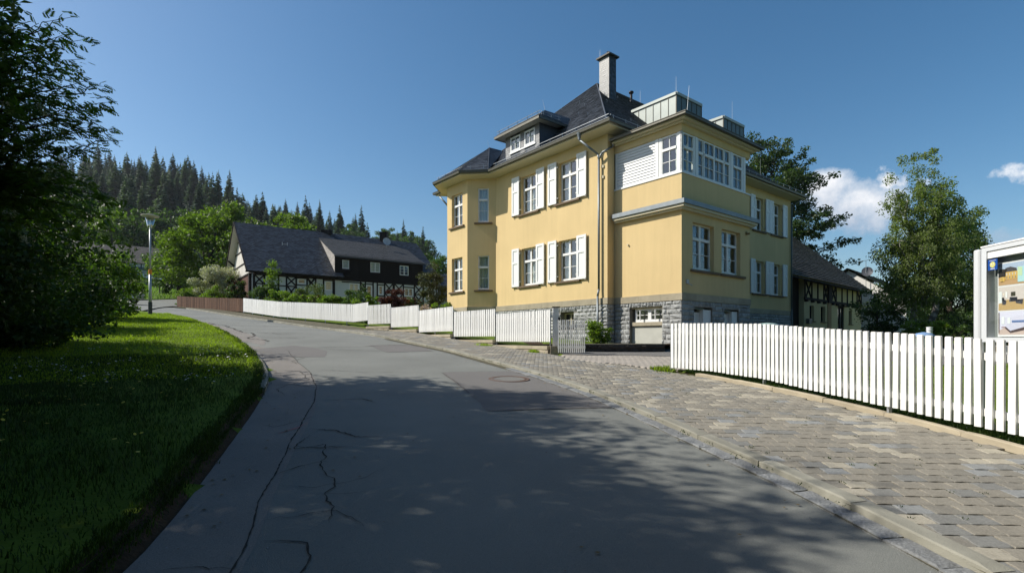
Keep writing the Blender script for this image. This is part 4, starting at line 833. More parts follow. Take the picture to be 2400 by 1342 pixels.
pan = [((1.14, 15.4), (-.54, 18.1), -.08, .87, 'white picket panel next to the gate, lowest of the stepped panels'),
       ((-.57, 18.12), (-2.24, 20.15), .10, 1.048, 'white picket panel second from the gate, below the bay of the yellow house'),
       ((-2.27, 20.2), (-4.12, 23.2), .31, 1.265, 'white picket panel third from the gate, ending under the left house corner'),
       ((-4.15, 23.3), (-5.84, 25.3), .57, 1.52, 'white picket panel fourth from the gate, in front of the garden bushes'),
       ((-5.87, 25.35), (-7.3, 26.5), .76, 1.71, 'narrow white picket panel fifth from the gate, where the long fence begins')]
for k, (a, b, z0, z1, lb) in enumerate(pan):
    f_ = fence(lb, [a, b], [z0, z0], [z1, z1], .112, .070, fwhite, group=G_, seed=10+k, wob=.001)
    mb = MB(); x, y = b; mb.box(x+.0, x+.20, y+.06, y+.12, z0, z1); mb.build('end_board', fwhite, f_)
fence('long curving white picket fence up to the brown fence', [(-7.5, 27.3), (-8.6, 28.35), (-14.7, 33.2), (-19.9, 38.75)], [.98, .93, 1.42, 2.04], [1.93, 1.885, 2.37, 3.04], .112, .080, fwhite, seed=20, wob=.002)
brownw = M('weathered_brown_wood', (.115, .066, .044), .85, .22, 9, obr=.35, bump=.002, bscale=50, spec=.15)
fence('dark brown board fence at the road bend', [(-19.95, 38.8), (-25.5, 43.8), (-30.8, 48.1)], [2.02, 2.50, 2.98], [3.02, 3.48, 3.95], .135, .125, brownw, name='board_fence', pname='board', seed=21, wob=.025, posts=False)
# low sandstone wall carrying the stepped panels
wallm = M('rough_sandstone', (.33, .285, .215), .92, .22, 10, obr=.15, bump=.010, bscale=20, spec=.1)
RBW = [poly_me('stone', *RB[i]) for i in range(5)]
for q_ in RBW: q_.materials.append(wallm)
lw_ = thing('low_wall', (1.2, 15.3, -.4), 'low sandstone wall with pale coping under the stepped picket panels', 'wall')
for k, (a, b, z0, z1, lb) in enumerate(pan):
    a, b = np.array(a), np.array(b); d = (b-a)/np.hypot(*(b-a)); nn = np.array([d[1], -d[0]]); nn = nn if np.dot(nn, a) < 0 else -nn
    fr = Fr(a+nn*.10, d, nn); Ln = np.hypot(*(b-a)); top = z0-.12; n = int(round(Ln/.8))
    for i in range(n):
        mb = MB(); mb.fbox(fr, Ln*i/n+.004, Ln*(i+1)/n-.004, top-.10, top, -.20, .03); mb.build('coping', sand, lw_)
        g0, g1 = fr.p(Ln*i/n, 0), fr.p(Ln*(i+1)/n, 0)
    mb = MB(); mb.fbox(fr, 0, Ln, top-.6, top-.1, -.18, -.01); mb.build('core', mortar, lw_)
    r = random.Random(k); t = 0
    while t < Ln-.05:
        e = min(Ln, t+r.uniform(.3, .6)); z_ = top-.11; g_ = TZ(*fr.p((t+e)/2, 0)[:2])-.1
        while z_ > g_:
            p, Rm, sc = stone_xf((fr, (t+e)/2, z_-.10, e-t-.01, .19)); 
            place('stone', RBW[r.randrange(5)], None, lw_, p, Rm, sc)
            z_ -= .2
        t = e
mb = MB(); mb.box(1.12, 1.42, 15.25, 15.55, -.62, -.20); mb.build('end_pier', wallm, lw_)
# gate post and open gate
gp = thing('gate_post', (1.30, 15.42, -.45), 'square white gate post with a dark flat cap at the end of the stepped panels', 'post')
mb = MB(); mb.box(1.21, 1.38, 15.42, 15.58, -.20, .93); mb.build('shaft', fwhite, gp); mb = MB(); mb.box(1.19, 1.41, 15.40, 15.60, .93, .96); mb.build('cap', dark, gp)
for z_ in (.12, .58-.02): mb = MB(); mb.box(1.36, 1.42, 15.36, 15.44, z_-.46+.46, z_+.08); mb.build('hinge', dark, gp)
mb = MB(); mb.box(1.235, 1.265, 15.47, 15.50, -.45, -.2); mb.build('foot', steel, gp)
gf = fence('open white picket gate standing in the driveway mouth', [(1.315, 15.05), (2.08, 14.85)], [-.385, -.385], [.555, .555], .0585, .034, fwhite, name='garden_gate', posts=False, seed=30, wob=.001, cat='gate')
# planter wall beside the drive
dkst = M('dark_wall_stone', (.075, .062, .052), .9, .3, 9, obr=.25, bump=.008, bscale=25, spec=.15)
pw = thing('planter_wall', (2.2, 15.75, -.5), 'low dark stone wall of the planting bed against the yellow house', 'wall')
PWM = [poly_me('stone', *RB[i]) for i in range(5)]
for q_ in PWM: q_.materials.append(dkst)
fr = Fr((1.45, 16.05), Vector((3.42, .62)), Vector((.62, -3.42))); Ln = 3.48; r = random.Random(4)
for row_, z_ in enumerate((-.22, -.36)):
    t = -.0 if row_ else 0
    while t < Ln-.05: e = min(Ln, t+r.uniform(.3, .6)); p, Rm, sc = stone_xf((fr, (t+e)/2, z_-.02, e-t-.012, .135)); place('stone', PWM[r.randrange(5)], None, pw, p, Rm, sc); t = e
mb = MB(); mb.fbox(fr, 0, Ln, -.6, -.17, -.22, -.005); mb.build('core', dkst, pw)
t = 0
while t < Ln-.05: e = min(Ln, t+.62); mb = MB(); mb.fbox(fr, t+.004, e-.004, -.170, -.145, -.25, .02); mb.build('coping', sand, pw); t = e
sheet('planting_bed', [(1.5, 16.2), (1.0, 16.8), (-.4, 19.2), (-1.5, 21), (.5, 25)], .05, soilm, res=.5)
sheet('front_lawn', [(1.0, 15.8), (-.5, 18.3), (-2.2, 20.4), (-4.1, 23.4), (-7.3, 26.9), (-8.5, 29.5), (-5.5, 33), (-4.2, 30), (-.9, 26.6)], .07, grassm, res=.5)
mb = MB(); mb.face((1.5, 16.1, -.175), (4.82, 16.7, -.175), (5.1, 17.3, -.178), (6.9, 20.2, -.178), (4.1, 22.6, -.178), (1.0, 26, -.178), (-.3, 19.5, -.178), (1.0, 17.0, -.178)); _b = mb.build('bed_soil', soilm); _b['kind'] = 'structure'
# ------------------------------------------------------------------ street lamp
LX, LY = -20.96, 30.3; LZ = TZ(LX, LY)
lp = thing('street_lamp', (LX, LY, LZ), 'grey street lamp with a flat round shade on the grass by the bend', 'street lamp')
mb = MB(); mb.bar((LX, LY, LZ-.1), (LX, LY, LZ+.75), .105, .105, 14); mb.build('base', M('lamp_base', (.05, .05, .05), .7, .2), lp, smooth=False)
mb = MB(); mb.bar((LX, LY, LZ+.4), (LX, LY, LZ+2.4), .085, .07, 14); mb.bar((LX, LY, LZ+2.4), (LX, LY, LZ+5.05), .052, .05, 12); mb.build('pole', M('lamp_pole', (.36, .38, .39), .5, .1, metal=.5), lp, smooth=True)
mb = MB(); mb.bar((LX, LY, LZ+2.35), (LX, LY, LZ+2.62), .088, .088, 12); mb.build('orange_band', M('orange_sticker', (.75, .25, .02), .6), lp)
mb = MB(); mb.lathe((LX, LY, LZ), [(.06, 5.02), (.13, 5.05), (.14, 5.10), (.24, 5.62)], 18); mb.build('lantern', glass('lamp_glass', (.8, .85, .85), 1.2), lp, smooth=True)
mb = MB(); mb.lathe((LX, LY, LZ), [(.12, 5.62), (.45, 5.70), (.46, 5.74), (.25, 5.80), (.05, 5.84)], 24); mb.build('shade', M('lamp_shade', (.50, .46, .38), .6, .1), lp, smooth=True)
mb = MB(); mb.bar((LX, LY, LZ+5.08), (LX, LY, LZ+5.5), .045); mb.build('bulb', M('bulb_white', (.8, .8, .8), .4), lp)
# ------------------------------------------------------------------ black and white barn house
t2 = R(36.1); bR, bL = Vector((math.cos(t2), math.sin(t2))), Vector((-math.sin(t2), math.cos(t2)))
BE = Vector((-22.0917, 44.8164)); FB = Fr(BE, bR, -bL); bR3, bL3 = bR.to_3d(), bL.to_3d()
timber = M('black_timber', (.018, .014, .012), .8, .2, 10, spec=.2, obr=.2); limew = M('white_infill', (.62, .63, .60), .9, .04, 5, bump=.002, bscale=40)
bslate = M('barn_slate', (.032, .039, .051), .5, .2, 10, isl=.7, var2=.15, scale2=.5, spec=.5); blackb = M('black_boards', (.013, .010, .009), .8, .2, 12, spec=.2)
redb = M('red_brown_boards', (.085, .032, .022), .8, .2, 8)
barn = thing('timbered_house', (BE.x, BE.y, 1.9), 'long black and white half-timbered house with a dark slate roof behind the garden fence', 'house')
def bp(t, o, z): return FB.p(t, z, o)
DW = 12.6; RZ_ = 11.1
wins_low = [(3.55, 4.25, 4.95, 5.42), (5.95, 6.62, 4.5, 5.36), (8.2, 9.15, 4.42, 5.32), (9.88, 10.46, 3.6, 5.22), (11.12, 11.58, 4.35, 5.24), (13.85, 14.8, 4.35, 5.18)]
wins_up = [(7.56, 8.2, 6.65, 7.46), (10.3, 11.26, 6.52, 7.48), (13.35, 14.3, 6.45, 7.42)]
mb = MB(); walls(mb, FB, -.05, 17.6, 1.2, 5.60, wins_low, .12); FBE = Fr(bp(17.6, 0, 0), bL, bR); FBK = Fr(bp(0, -DW, 0), bR, bL); walls(mb, FBE, 0, DW, 1.2, 5.9); walls(mb, FBK, 0, 17.6, 1.2, 5.9); mb.build('wall', limew, barn)
mb = MB(); walls(mb, FB, 6.9, 15.9, 5.6, 7.95, wins_up, .12); mb.build('boarded_wall', blackb, barn)
for k in range(60):      # vertical boards of the black upper wall
    t = 6.9+k*.15; segs = [(5.62, 7.9)]
    for a, b, c, d in wins_up:
        if t+.14 > a-.03 and t < b+.03: segs = [(5.62, c-.03), (d+.03, 7.9)]
    for c, d in segs: mb = MB(); mb.fbox(FB, t+.008, t+.142, c, d, .002, .026); mb.build('board', blackb, barn)
# gable end facing left: boards above, brown below
FG = Fr(BE, bL, -bR); mid = DW/2
def gz(s): return 5.95+(RZ_-.15-5.95)*(1-abs(s-mid)/mid)
mb = MB(); mb.face(FG.p(0, 1.2), FG.p(DW, 1.2), FG.p(DW, 5.8), FG.p(0, 5.8)); mb.build('lower_gable', redb, barn)
mb = MB(); mb.face(FG.p(0, 5.8), FG.p(DW, 5.8), FG.p(mid, RZ_-.1)); mb.build('gable_infill', limew, barn)
whb = M('white_boards', (.60, .57, .52), .8, .08, 8, obr=.08)
for k in range(42):
    s0 = .1+k*.295; s1 = s0+.285; z1 = min(gz(s0), gz(s1))-.25
    if z1 > 6.0: mb = MB(); mb.hexa([FG.p(s0, 5.82, .01), FG.p(s1, 5.82, .01), FG.p(s1, 5.82, .03), FG.p(s0, 5.82, .03), FG.p(s0, gz(s0)-.25, .01), FG.p(s1, gz(s1)-.25, .01), FG.p(s1, gz(s1)-.25, .03), FG.p(s0, gz(s0)-.25, .03)]); mb.build('gable_board', whb, barn)
mb = MB()
for z_ in (5.85, 7.0, 8.3, 9.4):
    h = mid-(z_-5.85)/(RZ_-5.95)*mid; mb.fbox(FG, mid-h+.05, mid+h-.05, z_-.07, z_+.07, .03, .07)
mb.build('gable_beam', timber, barn)
for s_ in (mid-3.4, mid+3.4):   # curved collar brackets under the verge
    pass
for s_, s2 in ((.6, 2.2), (2.4, 4.2)):
    mb = MB(); mb.bar(FG.p(s_, gz(s_)-.5, .04), FG.p(s_+.1, gz(s_)+.0, .62), .09); mb.bar(FG.p(DW-s_, gz(s_)-.5, .04), FG.p(DW-s_-.1, gz(s_)+.0, .62), .09); mb.build('bracket', timber, barn)
# timber frame of the front, each beam its own piece
def beam(a, b, w=.15, o=.035, nm='beam'): mb = MB(); mb.fbar(FB, a, b, w, -.02, o+rnd.uniform(0, .006)); mb.build(nm, timber, barn)
mb = MB(); mb.fbox(FB, -.42, .02, 1.3, 5.6, -.3, .05); mb.build('corner_boards', timber, barn)
for t in (0.0, .80, 1.95, 2.6, 3.42, 4.36, 5.12, 5.82, 6.75, 9.32, 9.78, 10.56, 10.98, 11.74, 12.7, 13.74, 14.94, 15.92, 17.45): beam((t, 1.3), (t, 5.66), .13 if t not in (6.75, 12.7) else .24, .037)
for a, b in ((0, 7.4), (7.4, 17.5)): beam((a, 5.58), (b, 5.58), .15, .03)
for a, b, z_ in ((0, .8, 4.78), (.8, 1.95, 4.72), (1.95, 3.42, 4.70), (4.36, 5.12, 4.72), (5.12, 5.82, 4.7), (11.74, 13.74, 4.58), (14.94, 15.92, 4.58), (3.42, 4.36, 4.86), (3.42, 4.36, 5.48), (5.82, 6.75, 5.44), (9.78, 10.56, 5.33), (11.0, 11.74, 5.33), (11.0, 11.74, 4.26), (13.74, 14.94, 4.24), (13.74, 14.94, 5.26), (7.5, 9.3, 5.40), (0, 6.7, 3.7), (11, 17.4, 3.5)): beam((a, z_), (b, z_), .10, .031)
def brace(a, b, zl, zh): beam((a, zl), (b, zh), .11, .048, 'brace'); beam((a, zh), (b, zl), .11, .054, 'brace')
for a, b in ((.06, .74), (2.66, 3.36), (11.8, 12.6), (12.82, 13.68), (15.0, 15.86)): brace(a, b, 4.8 if a < 5 else 4.62, 5.5); brace(a, b, 3.75 if a < 5 else 3.55, 4.72 if a < 5 else 4.55)
for a, b, c, d in ((4.42, 4.66, 5.5, 5.0), (4.66, 4.95, 5.0, 5.5), (9.7, 9.40, 4.95, 5.42), (9.4, 9.72, 4.95, 4.5)): beam((a, c), (b, d), .11, .05, 'brace')
brace(4.42, 5.06, 4.78, 5.5)
for k, (a, b, c, d) in enumerate(wins_low):
    if k != 3: window(barn, FB, a, b, c, d, dep=.03, cols=2 if b-a > .8 else 1, bars=(.33, .66) if k != 0 else (.5,), fw=.09, mull=.09, cur='full' if k in (1, 2) else None, cseed=k)
w = window(barn, FB, 9.88, 10.46, 3.6, 5.22, dep=.03, cols=1, bars=(.5, .7), fw=.10, cur=None, name='door')
for k, (a, b, c, d) in enumerate(wins_up): window(barn, FB, a, b, c, d, dep=.02, cols=1 if k == 0 else 2, bars=(.5,) if k == 0 else (.33, .66), fw=.06, mull=.08, cur='full' if k < 2 else None, cseed=k)
mb = MB(); mb.fbox(FB, 7.5, 8.25, 6.50, 6.56, .0, .35); mb.fbox(FB, 7.5, 8.25, 5.95, 6.0, .0, .35)
for k in range(8): mb.fbox(FB, 7.52+k*.095, 7.55+k*.095, 6.0, 6.5, .31, .34)
mb.build('balcony_rail', blackb, barn)
mb = MB(); mb.fbox(FB, 0, 17.4, 1.2, 7.9, -3.1, -3.0); mb.fbox(FB, 0, 17.4, 5.7, 5.8, -3, -.2); mb.build('inner_wall', darkroom, barn)
# roofs
ER, RR = bp(-.7, .5, 5.81), bp(-.7, -6.3, RZ_)
mb = MB()
def rp(t, d): return bp(t, .5-d, 5.81+.778*d)   # point on the front roof slope, d metres in from the eave
mb.face(rp(-.7, 0), rp(7.62, 0), rp(7.62, 6.8), rp(-.7, 6.8)); mb.face(rp(7.62, .5), rp(15.95, .5), rp(15.95, 6.8), rp(7.62, 6.8)); mb.face(rp(15.95, 0), rp(18.2, 0), rp(18.2, 6.8), rp(15.95, 6.8))
mb.face(bp(-.7, -6.3, RZ_), bp(18.2, -6.3, RZ_), bp(18.2, -13.1, 5.81), bp(-.7, -13.1, 5.81)); rf = mb.build('roof', bslate, barn)
for k, (a, b, d0) in enumerate(((-.7, 7.62, 0), (7.62, 15.95, .55), (15.95, 18.2, 0))): slates(rf, [rp(a, d0), rp(b, d0), rp(b, 6.8), rp(a, 6.8)], bR3, bL3+up*.778, .19, .32, .034, bslate, point=.05, seed=50+k)
FE = .47
def drp(t, d): return bp(t, .35-d, 7.92+FE*(d-.35))
mb = MB(); mb.face(drp(6.75, 0), drp(16.0, 0), drp(16.0, 5.3), drp(6.75, 5.3)); mb.face(drp(6.75, 0)-up*.12, drp(16.0, 0)-up*.12, drp(16.0, 0), drp(6.75, 0)); d_ = mb.build('dormer_roof', bslate, barn)
slates(d_, [drp(6.75, 0), drp(16.0, 0), drp(16.0, 5.3), drp(6.75, 5.3)], bR3, bL3+up*FE, .17, .30, .020, M('dormer_slate', (.062, .061, .060), .6, .15, 10, isl=.25, spec=.5), point=.03, seed=55)
FCk = Fr(bp(6.88, 0, 0), bL, -bR); poly = [FCk.p(0, 6.25, .02), FCk.p(0, 7.85, .02), FCk.p(4.6, 9.95, .02)]
mb = MB(); mb.face(FCk.p(0, 5.9), FCk.p(0, 7.9), FCk.p(5.2, 10.3), FCk.p(5.0, 10.1)); mb.face(*[bp(15.92, -o, z) for o, z in ((0, 5.9), (0, 7.9), (5.2, 10.3))]); ck = mb.build('dormer_cheek', bslate, barn)
slates(ck, [FCk.p(4.3, 9.72, .02), FCk.p(0, 6.3, .02), FCk.p(0, 7.85, .02), FCk.p(4.6, 9.9, .02)], -bL3, up, .16, .2, .02, M('cheek_slate', (.40, .37, .34), .5, .1, isl=.2), point=.04, seed=56)
mb = MB(); mb.hexa([bp(-.72, .52, 5.70), bp(-.64, .52, 5.70), bp(-.64, -6.3, RZ_-.10), bp(-.72, -6.3, RZ_-.10), bp(-.72, .52, 5.84), bp(-.64, .52, 5.84), bp(-.64, -6.3, RZ_+.04), bp(-.72, -6.3, RZ_+.04)]); mb.hexa([bp(-.72, -13.1, 5.70), bp(-.64, -13.1, 5.70), bp(-.64, -6.3, RZ_-.1), bp(-.72, -6.3, RZ_-.10), bp(-.72, -13.1, 5.84), bp(-.64, -13.1, 5.84), bp(-.64, -6.3, RZ_+.04), bp(-.72, -6.3, RZ_+.04)]); mb.build('verge_board', timber, barn)
mb = MB(); mb.face(bp(-.64, .45, 5.74), bp(0, .45, 5.74), bp(0, -6.3, RZ_-.06), bp(-.64, -6.3, RZ_-.06)); mb.face(bp(-.64, -13.0, 5.74), bp(0, -13.0, 5.74), bp(0, -6.3, RZ_-.06), bp(-.64, -6.3, RZ_-.06)); mb.build('verge_soffit', whb, barn)
mb = MB(); mb.fbox(FB, -.7, 7.6, 5.70, 5.80, .0, .50); mb.fbox(FB, 6.8, 15.95, 7.72, 7.80, .0, .32); mb.build('eave_board', timber, barn)
p0 = bp(14.1, -6.0, 10.9); mb = MB(); mb.box(p0.x-.35, p0.x+.35, p0.y-.3, p0.y+.3, 10.4, 11.75); mb.box(p0.x-.42, p0.x+.42, p0.y-.37, p0.y+.37, 11.75, 11.83); mb.build('chimney', timber, barn)
p0 = bp(8.0, -6.3, 11.1); mb = MB(); mb.box(p0.x-.5, p0.x+.5, p0.y-.3, p0.y+.3, 10.8, 11.35); mb.build('ridge_vent', timber, barn)
def dish(par, p, r, face, mat=None):
    mb = MB(); f_ = Vector(face).normalized(); u = f_.orthogonal().normalized(); w = f_.cross(u); pr = [(0, -.12), (.4, -.10), (.75, -.05), (1, 0)]; rings = []
    for (q, dpt) in pr[1:]: rings.append([p+f_*dpt*r*1.6+(u*math.cos(2*math.pi*k/20)+w*math.sin(2*math.pi*k/20))*q*r for k in range(20)])
    c = p+f_*pr[0][1]*r*1.6
    for k in range(20): mb.face(c, rings[0][k], rings[0][(k+1) % 20])
    for a, b in zip(rings[:-1], rings[1:]):
        for k in range(20): mb.face(a[k], b[k], b[(k+1) % 20], a[(k+1) % 20])
    for k in range(20):
        e0, e1 = rings[-1][k], rings[-1][(k+1) % 20]; mb.face(e0, e1, e1-f_*.02, e0-f_*.02)
    o = mb.build('satellite_dish', mat or M('dish_grey', (.40, .41, .42), .5, .05, metal=.2), par, smooth=True)
    m2 = MB(); m2.bar(p-f_*.1*r, p-f_*.25-up*r*1.5, .025); m2.bar(p-up*r, p+f_*r*.9-up*r*.1, .015); m2.build('dish_arm', steel, o); return o
dish(barn, bp(13.4, -3.4, 10.35), .42, (.55, -.8, .25))
for t, o in ((3.0, -3.4), (13.0, -3.0)):
    p0 = bp(t, o, 5.81+.778*(.5-o)); mb = MB(); mb.bar(p0, p0+up*.3, .03); mb.bar(p0+bR3*.45, p0+bR3*.45+up*.3, .03); mb.bar(p0+up*.12, p0+bR3*.45+up*.12, .02); mb.build('roof_hook', steel, barn)
mb = MB(); mb.bar(bp(-.2, .35, 1.5), bp(-.2, .35, 5.6), .05); mb.build('downpipe', zinc, barn)
# second dark roofed building to the right behind it
sb = thing('small_slate_house', (-9.5, 66, 2), 'small house with a blue-black slate roof and skylight between the timbered and the yellow house', 'house')
FS = Fr((-13.4, 62), (.93, .36), (.36, -.93)); mb = MB(); walls(mb, FS, 0, 7, 1.2, 5.0, [(.6, 1.6, 3.0, 4.2)]); walls(mb, Fr(FS.p(0, 0, 0), (-.36, .93), (-.93, -.36)), 0, 6, 1.2, 5.0); mb.build('wall', limew, sb)
window(sb, FS, .6, 1.6, 3.0, 4.2, dep=.05, cur=None)
mb = MB(); mb.face(FS.p(-.4, 4.8, .4), FS.p(7.4, 4.8, .4), FS.p(7.4, 8.3, -3.2), FS.p(-.4, 8.3, -3.2)); mb.face(FS.p(-.4, 8.3, -3.2), FS.p(7.4, 8.3, -3.2), FS.p(7.4, 4.8, -6.6), FS.p(-.4, 4.8, -6.6)); r_ = mb.build('roof', bslate, sb)
slates(r_, [FS.p(-.4, 4.8, .4), FS.p(7.4, 4.8, .4), FS.p(7.4, 8.3, -3.2), FS.p(-.4, 8.3, -3.2)], FS.d.to_3d(), Vector((-.36, .93, .97)), .25, .35, .02, bslate, seed=60)
mb = MB(); mb.hexa([FS.p(t, 6.0+z, -.85-o) for z in (0,) for t, o in ((1.0, 0), (1.7, 0), (1.7, .8), (1.0, .8))]+[FS.p(t, 6.12+z2, -.85-o) for t, o, z2 in ((1.0, 0, 0), (1.7, 0, 0), (1.7, .8, .78), (1.0, .8, .78))]); mb.build('skylight', glass('skylight_glass', (.3, .4, .5), 1.5), sb)
for k in (2.2, 3.6): p0 = FS.p(k, 8.3, -3.2); mb = MB(); mb.box(p0.x-.2, p0.x+.2, p0.y-.2, p0.y+.2, 8.0, 8.9); mb.build('chimney', limew, sb)
# ------------------------------------------------------------------ outbuilding right
t3 = R(42); oR_, oL_ = Vector((math.cos(t3), math.sin(t3))), Vector((-math.sin(t3), math.cos(t3)))
FO = Fr((21.2353, 38.0), oR_, -oL_); crm = M('cream_plaster', (.60, .49, .26), .92, .05, 12, bump=.003, bscale=40, var2=.08, scale2=.8); tanp = M('tan_plaster', (.36, .235, .12), .92, .05, 12)
tile = M('dark_roof_tile', (.105, .094, .080), .8, .25, 6, isl=.4, var2=.2, scale2=.5, spec=.2)
ob = thing('timbered_outbuilding', (21.2, 38, -.4), 'cream outbuilding with dark timber braces and tiled roof behind the yellow house', 'outbuilding')
wo = [(1.06, 2.0, 1.35, 2.5), (3.44, 4.46, 1.34, 2.52), (7.45, 9.1, -.6, 2.72), (10.34, 11.22, 1.28, 2.47)]
mb = MB(); walls(mb, FO, -.06, 13.95, -.8, 4.4, wo, .30); walls(mb, Fr(FO.p(13.95, 0), oL_, oR_), 0, 13, -.8, 4.4); mb.face(FO.p(13.95, 4.4, 0), FO.p(13.95, 4.4, -13), FO.p(13.95, 9.9, -6.5)); mb.build('wall', crm, ob)
mb = MB(); mb.fbox(FO, 4.95, 5.72, -.7, 2.86, .0, .06); mb.build('pilaster', tanp, ob)
mb = MB(); mb.fbox(FO, 4.92, 5.76, 2.86, 4.3, .0, .12); mb.build('timber_pillar', timber, ob)
def obm(a, b, w=.13, o=.05, nm='beam'): mb = MB(); mb.fbar(FO, a, b, w, -.02, o+rnd.uniform(0, .006)); mb.build(nm, timber, ob)
obm((-.06, 2.97), (13.95, 2.97), .20, .05); obm((-.06, 4.28), (13.95, 4.28), .14, .05)
for t in (.06, 1.45, 2.72, 4.05, 6.95, 8.45, 9.85, 11.3, 12.6, 13.85): obm((t, 2.8), (t, 4.3), .13, .064)
for a, b in ((.2, 1.3), (4.1, 4.9), (5.85, 6.85), (12.7, 13.75)): obm((a, 3.05), (b, 4.25), .10, .07, 'brace'); obm((a, 4.25), (b, 3.05), .10, .075, 'brace')
for t in (.1, 1.4, 2.7, 4.0, 5.9, 7.0, 8.4, 9.8, 11.2, 12.5): mb = MB(); mb.fbox(FO, t-.1, t+.1, 2.72, 2.88, -.05, .22); mb.build('joist_end', timber, ob)
for a, b, c, d in (wo[0], wo[1], wo[3]): window(ob, FO, a, b, c, d, dep=.22, cols=2, bars=(.5,), fw=.06, cur=None, mat=timber); mb = MB(); mb.fbox(FO, a-.1, b+.15, c-.07, c, -.1, .1); mb.build('window_sill', sill_m, ob)
w = window(ob, FO, 7.45, 9.1, -.6, 2.72, dep=.1, cols=2, bars=(.35, .7), fw=.16, mull=.2, cur=None, mat=timber, name='door')
mb = MB(); mb.fbox(FO, 7.2, 9.5, 2.72, 2.80, -.05, .14); mb.build('door_lintel', timber, ob)
mb = MB(); mb.fbox(FO, .35, .95, 1.15, 1.5, 0, .22); mb.build('mailbox', M('grey_box', (.10, .10, .10), .5, .1), ob)
mb = MB(); mb.fbox(FO, -5.0, -.06, -.8, 4.6, -.45, -.35); mb.build('dark_boards', blackb, ob)
mb = MB(); walls(mb, Fr(FO.p(-.06, 0, 0), oL_, -oR_), 0, .4, -.8, 4.3); mb.build('return_wall', crm, ob)
mb = MB(); mb.fbox(FO, 0, 13.8, -.8, 4.3, -3.1, -3.0); mb.build('inner_wall', darkroom, ob)
def orp(t, d): return FO.p(t, 4.30+.88*d-.0*d, .65-d)
mb = MB(); mb.face(orp(-6, 0), orp(14.85, 0), orp(14.85, 7.1), orp(-6, 7.1)); mb.face(orp(-6, 7.1), orp(14.85, 7.1), FO.p(14.85, 4.3, -13.6), FO.p(-6, 4.3, -13.6)); r_ = mb.build('roof', tile, ob)
slates(r_, [orp(-6, 0), orp(14.85, 0), orp(14.85, 7.1), orp(-6, 7.1)], oR_.to_3d(), oL_.to_3d()+up*.88, .31, .30, .065, tile, seed=61, jit=.02)
mb = MB(); mb.hexa([FO.p(14.80, 4.15, .65), FO.p(14.86, 4.15, .65), FO.p(14.86, 10.4, -6.45), FO.p(14.80, 10.4, -6.45), FO.p(14.80, 4.32, .65), FO.p(14.86, 4.32, .65), FO.p(14.86, 10.57, -6.45), FO.p(14.80, 10.57, -6.45)]); mb.fbox(FO, -6, 14.8, 4.14, 4.24, .55, .66); mb.build('verge_board', timber, ob)
mb = MB(); mb.bar(FO.p(14.2, 4.15, .6), FO.p(14.2, 3.7, .55), .06); mb.build('gutter_outlet', limew, ob)
# white house behind the birch
wh = thing('white_house', (40, 54, -.5), 'white rendered house with dark roof, aerial and satellite dish behind the birch', 'house')
FW = Fr((35.6, 47.2), Vector((.72, .69)), Vector((.69, -.72))); FW2 = Fr(FW.p(0, 0), (-.69, .72), (-.72, -.69))
mb = MB(); walls(mb, FW, 0, 12, -1, 3.6, [(3.0, 4.2, .9, 2.3)]); walls(mb, FW2, 0, 9, -1, 3.6); mb.face(FW2.p(0, 3.6), FW2.p(9, 3.6), FW2.p(4.5, 6.6)); mb.build('wall', M('white_render', (.74, .72, .68), .9, .03, 5), wh)
window(wh, FW, 3.0, 4.2, .9, 2.3, dep=.1, cur=None)
mb = MB(); q1 = [FW.p(-.6, 3.4, .6), FW.p(12.6, 3.4, .6), FW.p(12.6, 6.8, -4.5), FW.p(-.6, 6.8, -4.5)]; mb.face(*q1); mb.face(q1[3], q1[2], FW.p(12.6, 3.4, -9.6), FW.p(-.6, 3.4, -9.6)); r_ = mb.build('roof', tile, wh)
slates(r_, q1, FW.d.to_3d(), q1[3]-q1[0], .33, .3, .04, tile, seed=63)
FW3 = Fr((33.0, 51.5), Vector((.80, .60)), Vector((.60, -.80))); mb = MB(); walls(mb, FW3, 0, 12, -1, 3.9); mb.build('side_wall', M('dark_cladding', (.07, .06, .05), .8), wh)
q2 = [FW3.p(-1, 3.8, .8), FW3.p(12, 3.8, .8), FW3.p(12, 7.6, -4.2), FW3.p(-1, 7.6, -4.2)]; mb = MB(); mb.face(*q2); mb.face(q2[3], q2[2], FW3.p(12, 3.8, -9), FW3.p(-1, 3.8, -9)); r2 = mb.build('side_roof', tile, wh)
dp_ = Vector((33.35, 49.1, 6.35)); dish(wh, dp_, .46, (-.5, -.8, .25), M('dark_dish', (.10, .10, .11), .5)); mb = MB(); mb.bar(dp_+Vector((-.05, .1, -1.6)), dp_+Vector((-.05, .1, 1.05)), .025); mb.bar(dp_+Vector((-.85, -.1, .92)), dp_+Vector((.35, .25, 1.12)), .022)
for k in range(7): a_ = dp_+Vector((-.8+.17*k, -.08+.05*k, .93+.03*k)); mb.bar(a_-Vector((.0, .12, 0)), a_+Vector((.0, .12, .0)), .012)
mb.build('aerial', steel, wh)
for k in range(5): p0 = dp_+Vector((.9+.75*k, .2, -.75-.28*k)); mb = MB(); mb.pipe([p0-up*.3, p0+up*.2, p0+up*.3-Vector((.2, 0, 0))], .035, 5); mb.build('roof_hook', dark, wh)
